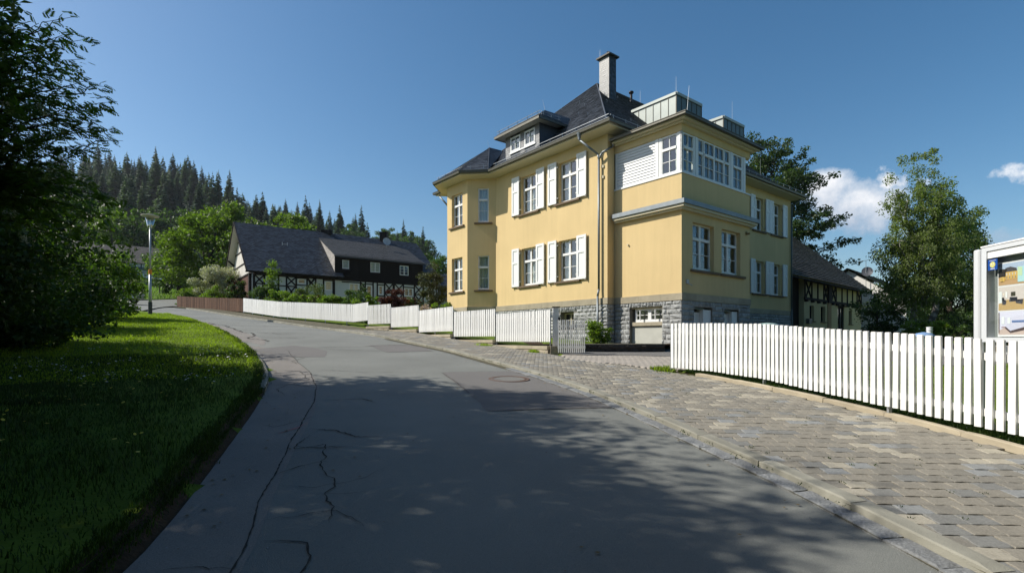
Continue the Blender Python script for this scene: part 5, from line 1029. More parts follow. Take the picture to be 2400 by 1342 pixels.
# ------------------------------------------------------------------ blue house far left
FQ = Fr((-64.64, 95.0), dR, -dL); bh = thing('blue_house', (-66, 95, 8.5), 'distant blue-grey house with rows of white framed windows across the meadow', 'house')
blue = M('blue_grey_cladding', (.055, .085, .11), .7, .1, 3); wo = [(-2.08-.9*k-.02*k, -1.42-.9*k-.02*k, 12.93, 13.52) for k in range(8)]+[(-2.0-.9*k, -1.25-.9*k, 11.02, 11.86) for k in range(9)]+[(-.5, .0, 11.02, 11.86)]
mb = MB(); walls(mb, FQ, -14, 1.2, 8, 13.6, wo, .12); walls(mb, Fr(FQ.p(1.2, 0), dL, dR), 0, 9, 8, 13.6); mb.build('wall', blue, bh)
mb = MB(); mb.fbox(FQ, -14.2, 1.3, 12.05, 12.2, 0, .15); mb.build('white_board', limew, bh)
for a, b, c, d in wo: window(bh, FQ, a, b, c, d, dep=.02, cols=2 if c > 12 else 1, fw=.08 if c > 12 else .13, mull=.06, cur=None)
mb = MB(); qb = [FQ.p(-14.8, 13.5, .7), FQ.p(1.9, 13.5, .7), FQ.p(1.9, 17.2, -4.6), FQ.p(-14.8, 17.2, -4.6)]; mb.face(*qb); mb.face(qb[3], qb[2], FQ.p(1.9, 13.5, -9.8), FQ.p(-14.8, 13.5, -9.8)); r_ = mb.build('roof', M('brown_roof', (.13, .11, .095), .85, .1, isl=.15), bh)
slates(r_, qb, dR3, qb[3]-qb[0], .40, .5, .04, MATS['brown_roof'], seed=64)
mb = MB(); mb.fbox(FQ, -14, 1, 8, 13.5, -3.1, -3.0); mb.build('inner_wall', darkroom, bh)
for k in range(3): mb = MB(); mb.fbox(FQ, -3.4+k*1.1, -2.7+k*1.1, 8.6, 10.4, .0, .1); mb.build('door_panel', limew, bh)
# ------------------------------------------------------------------ display case behind the fence
alu = M('anodised_aluminium', (.66, .68, .70), .45, .03, 3, metal=.15, spec=.5); cx, cy = 5.955, 6.62
FC = Fr((cx, cy), (-.075, -1.0), (-1.0, .075)); CL = 1.9
case = thing('display_case', (cx, cy, TZ(cx, cy)), 'aluminium display case with photo posters standing behind the white fence', 'display case')
pc = FC.p(-.075, 0, -.03); mb = MB(); mb.bar((pc.x, pc.y, TZ(cx, cy)-.1), (pc.x, pc.y, 1.125), .062, .062, 20); mb.lathe((pc.x, pc.y, 1.125), [(.062, 0), (.055, .012)], 20); mb.build('post', alu, case, smooth=False)
p2 = FC.p(CL+.075, 0, -.03); mb = MB(); mb.bar((p2.x, p2.y, TZ(p2.x, p2.y)-.1), (p2.x, p2.y, 1.125), .062, .062, 20); mb.build('post', alu, case)
zt_, zb_ = 1.150, -.035
mb = MB(); mb.fbox(FC, 0, CL, zt_-.055, zt_, -.10, .012); mb.fbox(FC, 0, CL, zb_, zb_+.055, -.10, .012); mb.fbox(FC, 0, .075, zb_+.055, zt_-.055, -.10, .012); mb.fbox(FC, CL-.075, CL, zb_+.055, zt_-.055, -.10, .012); mb.build('frame', alu, case)
mb = MB(); mb.fbox(FC, -.005, CL+.005, zt_, zt_+.018, -.12, .02); mb.build('top_rim', M('white_rim', (.8, .8, .8), .4), case)
mb = MB(); mb.fbox(FC, .03, CL-.03, zb_+.03, zt_-.03, -.10, -.085); mb.build('back_panel', M('case_back', (.22, .24, .23), .6, .05), case)
mb = MB(); mb.fbox(FC, .075, CL-.075, zt_-.145, zt_-.055, -.06, -.005); mb.build('header', white, case)
mb = MB(); mb.fbox(FC, .075, CL-.075, zb_+.055, zt_-.145, -.006, -.002); mb.build('pane', glass('case_glass', (.97, .98, .98), .05), case)
def pm2(name, c): return M(name, c, .6, .0)
sheet0, sheetw = .158, .46; FP = Fr(FC.p(0, 0, -.055), FC.d, FC.n)
def rect(par, a, b, c, d, col, o, nm='print_area'):
    mb = MB(); mb.face(FP.p(a, c, o), FP.p(b, c, o), FP.p(b, d, o), FP.p(a, d, o)); return mb.build(nm, pm2('print_%02d%02d%02d' % tuple(int(x*99) for x in col), col), par)
def quad(par, pts, col, o): mb = MB(); mb.face(*[FP.p(a, b, o) for a, b in pts]); return mb.build('print_area', pm2('print_%02d%02d%02d' % tuple(int(x*99) for x in col), col), par)
mb = MB(); mb.fbox(FP, sheet0, 1.75, .03, .93, -.004, 0); po = mb.build('poster', M('poster_white', (.78, .78, .76), .5, .0), case)
x0, x1 = sheet0+.014, 1.72; e = .0012
bands = [(.655, .915), (.35, .635), (.055, .335)]
(a, b) = bands[0]; rect(po, x0, x1, a, b, (.42, .52, .66), e); rect(po, x0, x1, a, a+.10, (.52, .33, .16), 2*e)          # outdoor picture of yellow houses
quad(po, [(x0, a+.10), (x0+.10, a+.09), (x0+.12, a+.19), (x0+.03, a+.20), (x0, a+.17)], (.03, .025, .02), 3*e); quad(po, [(x0+.08, a+.13), (x0+.26, a+.13), (x0+.25, a+.19), (x0+.17, a+.215), (x0+.10, a+.205)], (.07, .065, .07), 3*e)
rect(po, x0+.105, x0+.27, a+.065, a+.155, (.66, .43, .12), 4*e); rect(po, x0+.03, x0+.085, a+.04, a+.10, (.75, .50, .12), 4*e); quad(po, [(x0+.085, a+.045), (x0+.105, a+.06), (x0+.105, a+.10), (x0+.085, a+.10)], (.50, .30, .08), 4*e)
for i in range(4): rect(po, x0+.115+.04*i, x0+.128+.04*i, a+.115, a+.14, (.6, .6, .58), 5*e); rect(po, x0+.115+.04*i, x0+.128+.04*i, a+.075, a+.098, (.25, .24, .24), 5*e)
for i in range(2): rect(po, x0+.038+.022*i, x0+.048+.022*i, a+.07, a+.085, (.25, .2, .1), 5*e); rect(po, x0+.036+.022*i, x0+.05+.022*i, a+.04, a+.055, (.12, .08, .05), 5*e)
rect(po, x0+.27, x0+.40, a+.02, a+.20, (.45, .72, .72), 5*e); quad(po, [(x0+.27, a+.10), (x0+.33, a+.09), (x0+.33, a+.19), (x0+.27, a+.20)], (.55, .72, .45), 6*e)
(a, b) = bands[1]; rect(po, x0, x1, a, b, (.66, .60, .55), e); quad(po, [(x0, a), (x1, a), (x1, a+.10), (x0+.12, a+.125), (x0, a+.08)], (.50, .33, .12), 2*e); rect(po, x0+.005, x0+.05, a+.09, a+.23, (.75, .80, .78), 3*e)
rect(po, x0+.10, x0+.125, a+.15, a+.225, (.85, .88, .85), 3*e); rect(po, x0+.175, x0+.235, a+.165, a+.215, (.05, .045, .03), 3*e); quad(po, [(x0+.055, a+.07), (x0+.10, a+.065), (x0+.115, a+.10), (x0+.10, a+.125), (x0+.055, a+.13)], (.02, .02, .03), 3*e)
quad(po, [(x0+.05, a+.12), (x0+.085, a+.12), (x0+.08, a+.155), (x0+.05, a+.155)], (.02, .02, .03), 3*e); quad(po, [(x0+.15, a+.10), (x0+.26, a+.10), (x0+.26, a+.15), (x0+.16, a+.155)], (.02, .02, .03), 3*e); rect(po, x0+.07, x0+.08, a+.185, a+.205, (.95, .85, .6), 3*e)
quad(po, [(x0+.24, a+.08), (x0+.33, a+.06), (x0+.34, a+.12), (x0+.25, a+.12)], (.02, .02, .03), 4*e); rect(po, x0+.165, x0+.168, a+.09, a+.14, (.5, .5, .45), 5*e)
(a, b) = bands[2]; rect(po, x0, x1, a, b, (.68, .68, .80), e); quad(po, [(x0, a), (x1, a), (x1, a+.09), (x0+.13, a+.10), (x0, a+.05)], (.56, .44, .38), 2*e); rect(po, x0+.045, x0+.085, a+.13, a+.215, (.82, .90, .86), 3*e); rect(po, x0+.13, x0+.165, a+.13, a+.205, (.82, .90, .86), 3*e)
rect(po, x0, x0+.015, a+.02, a+.27, (.10, .06, .05), 3*e); quad(po, [(x0+.10, a+.10), (x0+.17, a+.045), (x0+.36, a+.09), (x0+.36, a+.13), (x0+.13, a+.135)], (.62, .62, .74), 4*e); quad(po, [(x0+.10, a+.10), (x0+.17, a+.045), (x0+.17, a+.02), (x0+.10, a+.075)], (.06, .035, .04), 5*e)
quad(po, [(x0+.17, a+.02), (x0+.36, a+.055), (x0+.36, a+.085), (x0+.17, a+.045)], (.08, .05, .05), 5*e); rect(po, x0+.19, x0+.36, a+.145, a+.17, (.12, .20, .42), 4*e); rect(po, x0+.045, x0+.10, a+.085, a+.095, (.3, .15, .12), 4*e)
# blue sticker on the glass
FK = Fr(FC.p(0, 0, .0), FC.d, FC.n); mb = MB(); mb.fbox(FK, .085, .225, .853, .985, -.001, .002); stk = mb.build('sticker', M('sticker_blue', (.01, .065, .30), .4, .0), case)
mb = MB(); mb.face(*[FK.p(.155+.040*math.cos(-2*math.pi*k/24), .920+.037*math.sin(-2*math.pi*k/24), .003) for k in range(24)]); mb.build('sticker_disc', M('sticker_yellow', (.58, .55, .16), .5, .0), stk)
def text(s, fr, t, z, o, size, mat, par, name='lettering'):
    cu = bpy.data.curves.new(name, 'FONT'); cu.body = s; cu.size = size; cu.align_x = 'CENTER'; cu.align_y = 'CENTER'; cu.extrude = .0004
    to = bpy.data.objects.new(name, cu); COL.objects.link(to); dg = bpy.context.evaluated_depsgraph_get(); me = bpy.data.meshes.new_from_object(to.evaluated_get(dg)); bpy.data.objects.remove(to)
    m_ = link(name, me, mat, par); p = fr.p(t, z, o); x = fr.d.to_3d(); n_ = fr.n.to_3d(); y = up
    if x.cross(y).dot(n_) < 0: x = -x
    mm = Matrix([[x[i], y[i], n_[i]] for i in range(3)]).to_4x4(); mm.translation = p-org(par); m_.matrix_local = mm; return m_
wt = M('print_white', (.85, .85, .85), .5, .0)
text('9.7', FK, .155, .920, .0045, .042, wt, stk); 
mb = MB(); mb.fbox(FK, .105, .205, .970, .974, .002, .003); mb.fbox(FK, .122, .188, .866, .873, .002, .003); mb.build('sticker_line', wt, stk)
# small picture strip under the case
mb = MB(); mb.fbox(FC, .02, CL, -.24, -.075, -.06, -.04); st = mb.build('picture_strip', M('strip_grey', (.42, .42, .42), .6, .0), case)
for k, c in enumerate(((.14, .12, .09), (.10, .12, .13), (.42, .05, .05), (.03, .035, .02), (.12, .16, .2), (.4, .3, .1))):
    mb = MB(); mb.fbox(FC, .05+.155*k, .05+.155*k+.11, -.155, -.085, -.04, -.037); mb.build('picture', pm2('strip_%d' % k, c), st); mb = MB(); mb.fbox(FC, .05+.155*k, .05+.155*k+.09, -.20, -.19, -.04, -.037); mb.build('caption_line', pm2('strip_dark', (.04, .04, .04)), st)
# small things behind the fence
bx0, by0 = 9.5, 11.9; bz = TZ(bx0, by0); pl = thing('bollard', (bx0, by0, bz), 'short white metal bollard left of the display case', 'bollard'); mb = MB(); mb.lathe((bx0, by0, 0), [(.055, bz-.1), (.055, .25), (.062, .255), (.062, .275), (.02, .28)], 20); mb.build('tube', white, pl, smooth=False)
mb = MB(); mb.lathe((bx0, by0, 0), [(.066, .20), (.066, .215)], 20); mb.build('ring', alu, pl)
def barrel(x, y, ztop, r, label, col):
    z0 = TZ(x, y); b_ = thing('rain_barrel', (x, y, z0), label, 'barrel'); mb = MB(); mb.lathe((x, y, 0), [(r*.85, z0), (r*.97, (z0+ztop)/2), (r*.9, ztop-.04)], 20); mb.build('body', M('barrel_body', (.12, .16, .14), .5), b_, smooth=True)
    mb = MB(); mb.lathe((x, y, 0), [(r*1.02, ztop-.05), (r*1.02, ztop-.02), (r*.7, ztop+.03), (r*.1, ztop+.06)], 20); mb.build('lid', M('lid_'+str(int(x)), col, .35, .05), b_, smooth=True)
barrel(9.25, 11.75, .10, .2, 'barrel with a pale blue domed lid beside the white bollard', (.20, .32, .52)); barrel(8.35, 17.1, .48, .36, 'barrel with a pale green lid by the right base of the yellow house', (.25, .36, .33))
# ------------------------------------------------------------------ vegetation
def leafm(name, col, trans=.35, var=.25, isl=.35, rough=.55, sc=.5, col2=None): return M(name, col, rough, var, 1.2, isl=isl, var2=.22, scale2=sc, trans=trans, spec=.35, detail=2)
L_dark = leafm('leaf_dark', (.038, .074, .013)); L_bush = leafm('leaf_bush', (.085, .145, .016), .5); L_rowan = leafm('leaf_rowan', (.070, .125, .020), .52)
L_maple = leafm('leaf_maple', (.100, .158, .018), .40); L_birch = leafm('leaf_birch', (.145, .185, .062), .55); L_beech = leafm('leaf_beech', (.045, .078, .020), .30); L_bright = leafm('leaf_bright', (.130, .200, .026), .45)
L_mid = leafm('leaf_mid', (.055, .10, .02), .35); L_red = leafm('leaf_red', (.075, .022, .020), .30); L_bronze = leafm('leaf_bronze', (.062, .070, .026), .25); L_con = leafm('needle_dark', (.052, .090, .048), .15, isl=.3); L_con2 = leafm('needle_green', (.072, .115, .046), .2)
L_fl = leafm('blossom_white', (.42, .42, .34), .2, isl=.2); L_pink = leafm('blossom_pink', (.50, .38, .36), .2); L_yew = leafm('leaf_yew', (.100, .140, .026), .25); L_sil = leafm('leaf_variegated', (.16, .19, .10), .3)
bark = M('bark', (.06, .048, .036), .9, .3, 8, bump=.01, bscale=18, spec=.1); bbark = M('birch_bark', (.42, .40, .37), .8, .45, 5, bump=.004, bscale=20, col2=(.12, .11, .10), scale2=3.5)
def leaf_quads(P, size, r, up=.4, aspect=.55, droop=0., dirs=None):
    n = len(P); d = r.normal(size=(n, 3)) if dirs is None else dirs+r.normal(size=(n, 3))*.45; d[:, 2] -= droop; d /= np.linalg.norm(d, axis=1)[:, None]+1e-9
    nn = r.normal(size=(n, 3)); nn[:, 2] = np.abs(nn[:, 2])+up; s = np.cross(d, nn); s /= np.linalg.norm(s, axis=1)[:, None]+1e-9
    sz = (size*r.uniform(.6, 1.35, n))[:, None]; a = P-d*sz*.5; b = P+d*sz*.5; m = P+np.cross(s, d)*sz*.10
    V = np.stack([a, m+s*sz*aspect*.5, b, m-s*sz*aspect*.5], 1).reshape(-1, 3); return V, np.arange(4*n).reshape(n, 4)
def clump_points(C, Rr, per, r, flat=.7):
    n = len(C)*per; c = np.repeat(C, per, 0); rr = np.repeat(Rr, per); v = r.normal(size=(n, 3)); v /= np.linalg.norm(v, axis=1)[:, None]; v *= (r.uniform(0, 1, n)**.45)[:, None]; v[:, 2] *= flat
    return c+v*rr[:, None]
def limb(mb, a, b, r0, r1, r, n=6, wob=.12, sides=5):
    a, b = Vector(a), Vector(b); L_ = (b-a).length; p = a
    for k in range(1, n+1):
        f = k/n; q = a.lerp(b, f)+Vector((r.normal()*wob*L_/n*(1-f*.3), r.normal()*wob*L_/n*(1-f*.3), r.normal()*wob*L_/n*.5+math.sin(f*math.pi)*L_*.04)); q = q if k < n else b
        mb.bar(p, q, r0+(r1-r0)*(k-1)/n, r0+(r1-r0)*f, sides); p = q
def tree(name, label, cat, base, cc, cr, K, crad, per, leaf, mat, tr=.2, seed=0, group=None, shell=.55, flat=.7, limbs=14, barkm=None, lean=None, droop=0, aspect=.55, trunks=1, shape=None, cut=None, twigs=True):
    r = np.random.RandomState(seed); base = Vector(base); t = thing(name, base, label, cat, group)
    C = []
    while len(C) < K:
        v = r.normal(size=3); v /= np.linalg.norm(v); f = shell+(1-shell)*r.uniform()**.6; p = v*f
        if p[2] < -.85: continue
        if shape == 'cone' : p[:2] *= (1.05-.75*(p[2]+1)/2)
        if shape == 'egg': p[:2] *= (1.1-.38*(p[2]+1)/2)
        q = np.array(cc)+p*np.array(cr)*(1+r.normal()*(.15 if shape == 'egg' else .10))
        if cut is not None and not cut(q): continue
        C.append(q)
    C = np.array(C); Rr = crad*r.uniform(.55, 1.35, len(C)); P = clump_points(C, Rr, per, r, flat); dirs = P-np.array(cc)[None]; dirs /= np.linalg.norm(dirs, axis=1)[:, None]
    V, F = leaf_quads(P, leaf, r, dirs=dirs*.6, droop=droop, aspect=aspect); mesh_np('crown', V, F, mat, t)
    mb = MB(); top = Vector(cc)+Vector((0, 0, cr[2]*.55))
    for q in range(trunks):
        off = Vector((r.normal()*tr*1.5, r.normal()*tr*1.5, 0)) if trunks > 1 else Vector((0, 0, 0)); limb(mb, base+off-Vector((0, 0, .2)), top+off*3, tr, tr*.25, r, 9, .18, 8)
    for k in range(limbs):
        q = Vector(C[r.randint(len(C))]); z0 = base.z+(top.z-base.z)*r.uniform(.25, .8); z0 = min(z0, q.z-.1*(q-base).length) if q.z > z0 else z0
        f = max(0.05, min(.95, (z0-base.z)/(top.z-base.z+1e-6))); a = base.lerp(top, f); limb(mb, a, q, tr*.42*(1-f*.6), tr*.06, r, 6, .25, 5)
    mb.build('trunk', barkm or bark, t); return t
def shrub(label, c, rad, n, leaf, mat, seed=0, group=None, name='shrub', flat=.8, cat='shrub', K=None, crad=None, mat2=None, f2=.3, aspect=.55):
    r = np.random.RandomState(seed); x, y, z = c; g = min(TZ(x, y), z-.1); t = thing(name, (x, y, g), label, cat, group); K = K or 30; n = int(n*1.7) if name == 'shrub' else n; C = []
    while len(C) < K:
        v = r.normal(size=3); v /= np.linalg.norm(v); p = v*r.uniform(.45, .95)*np.array(rad)*(1+r.normal()*.1); C.append(np.array([x, y, z])+p)
    C = np.array(C); crad = crad or min(rad)*.42; P = clump_points(C, crad*r.uniform(.6, 1.3, K), n//K, r); P = P[P[:, 2] > g-.02]
    if mat2: k = r.uniform(size=len(P)) < f2*np.clip((P[:, 2]-z)/rad[2]+.9, 0, 1.6); 
    V, F = leaf_quads(P if not mat2 else P[~k], leaf, r, aspect=aspect); mesh_np('foliage', V, F, mat, t)
    if mat2: V, F = leaf_quads(P[k], leaf, r, aspect=.9); mesh_np('blossom', V, F, mat2, t)
    mb = MB()
    for q in C[::max(1, K//9)]: limb(mb, (x+r.normal()*.08, y+r.normal()*.08, g-.05), q, .03*max(rad), .008, r, 4, .2, 4)
    mb.build('stem', bark, t); return t
# rowan reaching in from the left: limbs with pinnate leaves
def rowan():
    r = np.random.RandomState(3); B_ = Vector((-9.9, 8.9, TZ(-9.9, 8.9))); t = thing('rowan_tree', B_, 'rowan tree with feathery leaves hanging into the upper left corner', 'tree')
    def px(u, v, y): return Vector(((u-1200)/1225.8*y, y, (794.4-v)/1225.8*y))
    tips = [(205, 92, 8.6), (170, 85, 8.3), (262, 205, 8.8), (275, 238, 8.9), (288, 330, 8.7), (270, 300, 9), (240, 300, 8.5), (215, 185, 8.4), (120, 140, 8.2), (60, 70, 8.3), (20, 10, 8.2), (30, -60, 8.4), (150, 320, 8.2), (172, 395, 8.6), (130, 420, 8.2), (90, 250, 8), (50, 330, 8.1), (200, 250, 8.2), (225, 345, 9), (100, 200, 8.8), (150, 230, 9), (60, 180, 9.2), (90, 320, 9.3), (60, 400, 9),
            (20, 250, 8.3), (20, 120, 8.5), (110, 380, 8.6), (40, 440, 8.4), (0, 400, 8.2), (-60, 300, 8.6), (-60, 100, 8.6), (-80, -40, 8.6), (-120, 420, 8.4), (180, 150, 8.9), (230, 260, 8.7), (296, 488, 9.0), (262, 520, 9.2), (215, 470, 8.8), (160, 500, 8.6), (100, 470, 8.5), (250, 455, 9.4), (200, 540, 9.2), (70, 510, 8.3), (20, 480, 8.2), (130, 440, 9.3), (180, 430, 9.2)]
    mb = MB(); LP = []; LD = []
    top = Vector((-10.0, 8.8, 5.5)); limb(mb, B_-up*.2, top, .17, .06, r, 8, .1, 8)
    extra = []
    for k in range(70): a = tips[r.randint(len(tips))]; extra.append((a[0]-abs(r.normal())*70-10, a[1]+r.normal()*38, a[2]+r.normal()*.35))
    for j, (u, v, y) in enumerate(tips+extra):
        q = px(u, v, y); f = max(.15, min(.9, (q.z-B_.z)/(top.z-B_.z)*.85-.12)); a = B_.lerp(top, f)
        if v > 430: a = Vector((-9.6, 9.0, q.z+.25))
        n = 10; prev = a; dirv = (q-a); L_ = dirv.length; pts = [a]
        for k in range(1, n+1):
            g = k/n; p = a.lerp(q, g)+Vector((r.normal()*.05, r.normal()*.05, math.sin(g*math.pi)*L_*.10+r.normal()*.03)); p = p if k < n else q; mb.bar(prev, p, .022*(1-g)+.004, .022*(1-g)*.9+.003, 4); pts.append(p); prev = p
        m = 50 if j < len(tips) else 34
        for k in range(m):
            g = .38+.62*(k/m)+r.uniform(-.02, .02); g = min(g, .999); i = int(g*n); p = pts[i].lerp(pts[min(i+1, n)], g*n-i); d = (pts[min(i+1, n)]-pts[i]).normalized()
            sd = d.cross(up).normalized()*(1 if k % 2 else -1); dd = (d*.55+sd*.9+Vector((r.normal()*.4, r.normal()*.4, r.normal()*.3-.25))).normalized(); off = Vector((r.normal()*.07, r.normal()*.10, r.normal()*.06)); LP.append(p+off); LD.append(dd)
    LP = np.array([list(p) for p in LP]); LD = np.array([list(p) for p in LD]); n = len(LP); S_ = np.cross(LD, r.normal(size=(n, 3))*.45+np.array([0, 0, 1])); S_ /= np.linalg.norm(S_, axis=1)[:, None]; Nn = np.cross(S_, LD); V = []; 
    Ls = r.uniform(.11, .19, n)[:, None]
    for q in range(6):
        for sgn in ((1, -1) if q < 5 else (0,)):
            b = LP+LD*Ls*(.15+.15*q); tip = b+(S_*sgn*.42+LD*(.22 if sgn else .5))*Ls*(1-.08*q)*(1 if sgn else .8)-Nn*Ls*.08; w = (LD if sgn else S_)*Ls*.105; m = (b+tip)/2; V.append(np.stack([b, m+w, tip, m-w], 1))
    V = np.concatenate(V, 0).reshape(-1, 3); mesh_np('crown', V, np.arange(len(V)).reshape(-1, 4), L_rowan, t); mb.build('trunk', bark, t)
    P = clump_points(np.array([list(px(u, v, 8.1)) for u, v in ((90, 250), (110, 262), (15, 250), (60, 560), (25, 500))]), np.full(5, .10), 60, r); V, F = leaf_quads(P, .025, r, aspect=1); mesh_np('blossom', V, F, L_fl, t)
rowan()
G_L = 'trees left of the camera shading the road'
tree('shade_tree', 'tall leafy tree left of the camera casting the dappled shadow over the near road', 'tree', (-9.6, 4.7, TZ(-9.6, 4.7)), (-9.4, 4.9, 4.2), (3.2, 3.2, 3.1), 200, .70, 190, .13, L_mid, .2, 71, group=G_L)
tree('shade_tree', 'tall leafy tree left behind the camera casting shade at the bottom of the picture', 'tree', (-10.4, -.6, TZ(-10.4, -.6)), (-10.0, -.6, 4.5), (3.6, 3.1, 3.3), 170, .78, 180, .14, L_mid, .22, 72, group=G_L)
tree('shade_tree', 'broad leafy tree beside the rowan whose shadow crosses the lawn and road', 'tree', (-12.4, 8.0, TZ(-12.4, 8)), (-12.6, 7.8, 5.4), (3.0, 3.4, 4.0), 210, .8, 200, .15, L_mid, .2, 73, group=G_L)
tree('shade_tree', 'leafy tree outside the left edge whose crown shades the middle of the lawn', 'tree', (-16.2, 10.0, TZ(-16.2, 10.0)), (-16.0, 9.8, 4.6), (2.7, 2.6, 3.4), 130, .75, 180, .15, L_mid, .2, 74, group=G_L)
tree('shade_tree', 'leafy tree far outside the left edge behind the bushes', 'tree', (-18.0, 5, TZ(-18, 5)), (-17.5, 5.0, 7.4), (4.2, 5.2, 6.0), 130, 1.0, 150, .2, L_mid, .2, 75, group=G_L)
shrub('unseen dark bush added left of the camera to block sun on the lawn', (-8.3, 3.8, .5), (2.0, 2.6, 2.3), 14000, .14, L_dark, 77, 'bushes outside the left edge', 'bush', K=60, crad=.8, cat='bush'); shrub('unseen dark bush added behind the camera on the left to block sun', (-8.8, -.6, .3), (2.2, 2.4, 2.3), 9000, .16, L_dark, 78, 'bushes outside the left edge', 'bush', K=50, crad=.8, cat='bush')  # unseen bushes, added to keep low sun off the near lawn
G_K = 'tall trees behind the camera closing off the street'
for k, (x, y, zc, rx, rz) in enumerate(((-4.5, -9, 4.5, 5.0, 5.5), (5, -11, 5, 5.5, 6.5), (13, -7, 4.5, 5.0, 5.8), (20, -1, 4.5, 4.5, 5.6), (27, 5, 4.5, 4.2, 5.6), (-14, -7, 5, 5.2, 6), (34, 12, 4.5, 4.0, 5.4), (-1.5, -5.2, 7.2, 4.9, 5.4), (7.5, -4.6, 6.4, 4.3, 5.4), (-8, -4.5, 6.8, 4.2, 5.4))):  # trees straight behind the camera are unseen additions that block sky light
    tree('street_tree', ('broad unseen tree added behind the camera on the left to block sky light', 'broad unseen tree added straight behind the camera to block sky light', 'tall tree behind the camera on the right', 'tall tree right of the garden, reflected in the annex windows', 'tree right of the garden beyond the display case', 'large tree behind the camera far left', 'tree at the far end of the row right of the garden', 'unseen canopy tree added close behind the camera to block sky light over the road', 'unseen tree added behind the camera over the pavement to block sky light', 'unseen tall tree added behind the camera over the lawn to block sky light')[k], 'tree', (x, y, TZ(x, y)), (x, y, zc), (rx, rx, rz), 110, 1.5, 110, .42, L_mid, .35, 200+k, group=G_K)
# dark bushes on the left
G_B = 'tall bushes on the bank left of the lawn'
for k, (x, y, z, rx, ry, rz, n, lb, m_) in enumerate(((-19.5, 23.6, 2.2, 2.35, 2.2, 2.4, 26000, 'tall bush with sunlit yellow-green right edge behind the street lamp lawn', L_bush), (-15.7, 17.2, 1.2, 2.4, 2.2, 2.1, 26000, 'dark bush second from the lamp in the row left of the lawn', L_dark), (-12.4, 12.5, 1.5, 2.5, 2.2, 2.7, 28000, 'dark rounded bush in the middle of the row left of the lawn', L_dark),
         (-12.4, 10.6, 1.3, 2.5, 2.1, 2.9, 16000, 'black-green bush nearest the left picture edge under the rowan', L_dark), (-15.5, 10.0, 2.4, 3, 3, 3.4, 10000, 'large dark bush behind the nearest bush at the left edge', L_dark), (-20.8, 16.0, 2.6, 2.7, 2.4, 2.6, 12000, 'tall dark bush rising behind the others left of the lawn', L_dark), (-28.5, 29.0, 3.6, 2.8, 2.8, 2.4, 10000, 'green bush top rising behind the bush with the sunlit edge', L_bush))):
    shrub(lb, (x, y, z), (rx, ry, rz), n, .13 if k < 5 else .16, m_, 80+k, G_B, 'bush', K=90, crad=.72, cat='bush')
# maple behind the bend and trees round the meadow
tree('maple_tree', 'large bright green maple behind the white flowering shrub left of the timbered house', 'tree', (-34, 58, TZ(-34, 58)), (-33.2, 58.5, 9.3), (6.0, 5, 5.3), 190, 1.15, 170, .33, L_maple, .45, 90, flat=.55, shape='egg')
tree('broadleaf_tree', 'second broad green tree whose crown shows behind the maple and slate roof', 'tree', (-28, 66, TZ(-28, 66)), (-28.3, 66, 11.6), (4.3, 4, 4.2), 90, 1.1, 130, .34, L_maple, .35, 91, flat=.55)
tree('broadleaf_tree', 'dark lower tree filling the shade under the maple on its left', 'tree', (-41, 64, TZ(-41, 64)), (-40.6, 64, 8.3), (3.6, 3, 3.0), 60, .9, 120, .32, L_mid, .3, 92)
tree('small_tree', 'small young green tree by the parked white cars', 'tree', (-42, 70, TZ(-42, 70)), (-42, 70, 7.9), (1.3, 1.2, 1.4), 24, .5, 70, .2, L_bright, .06, 93)
for k, (x, y, zt, rr_, lb) in enumerate(((-13.2, 76, 12.2, 3.2, 'green tree behind the small slate house, left of the yellow house'), (-9.5, 72, 10.8, 3.0, 'leafy tree touching the left edge of the yellow house'), (-16.5, 90, 14.0, 3.6, 'pale green tree behind the ridge of the timbered house on its right'))):
    tree('broadleaf_tree', lb, 'tree', (x, y, TZ(x, y)), (x, y, zt-rr_), (rr_, rr_, rr_*1.1), 80, .9, 110, .3, L_mid, .3, 95+k)
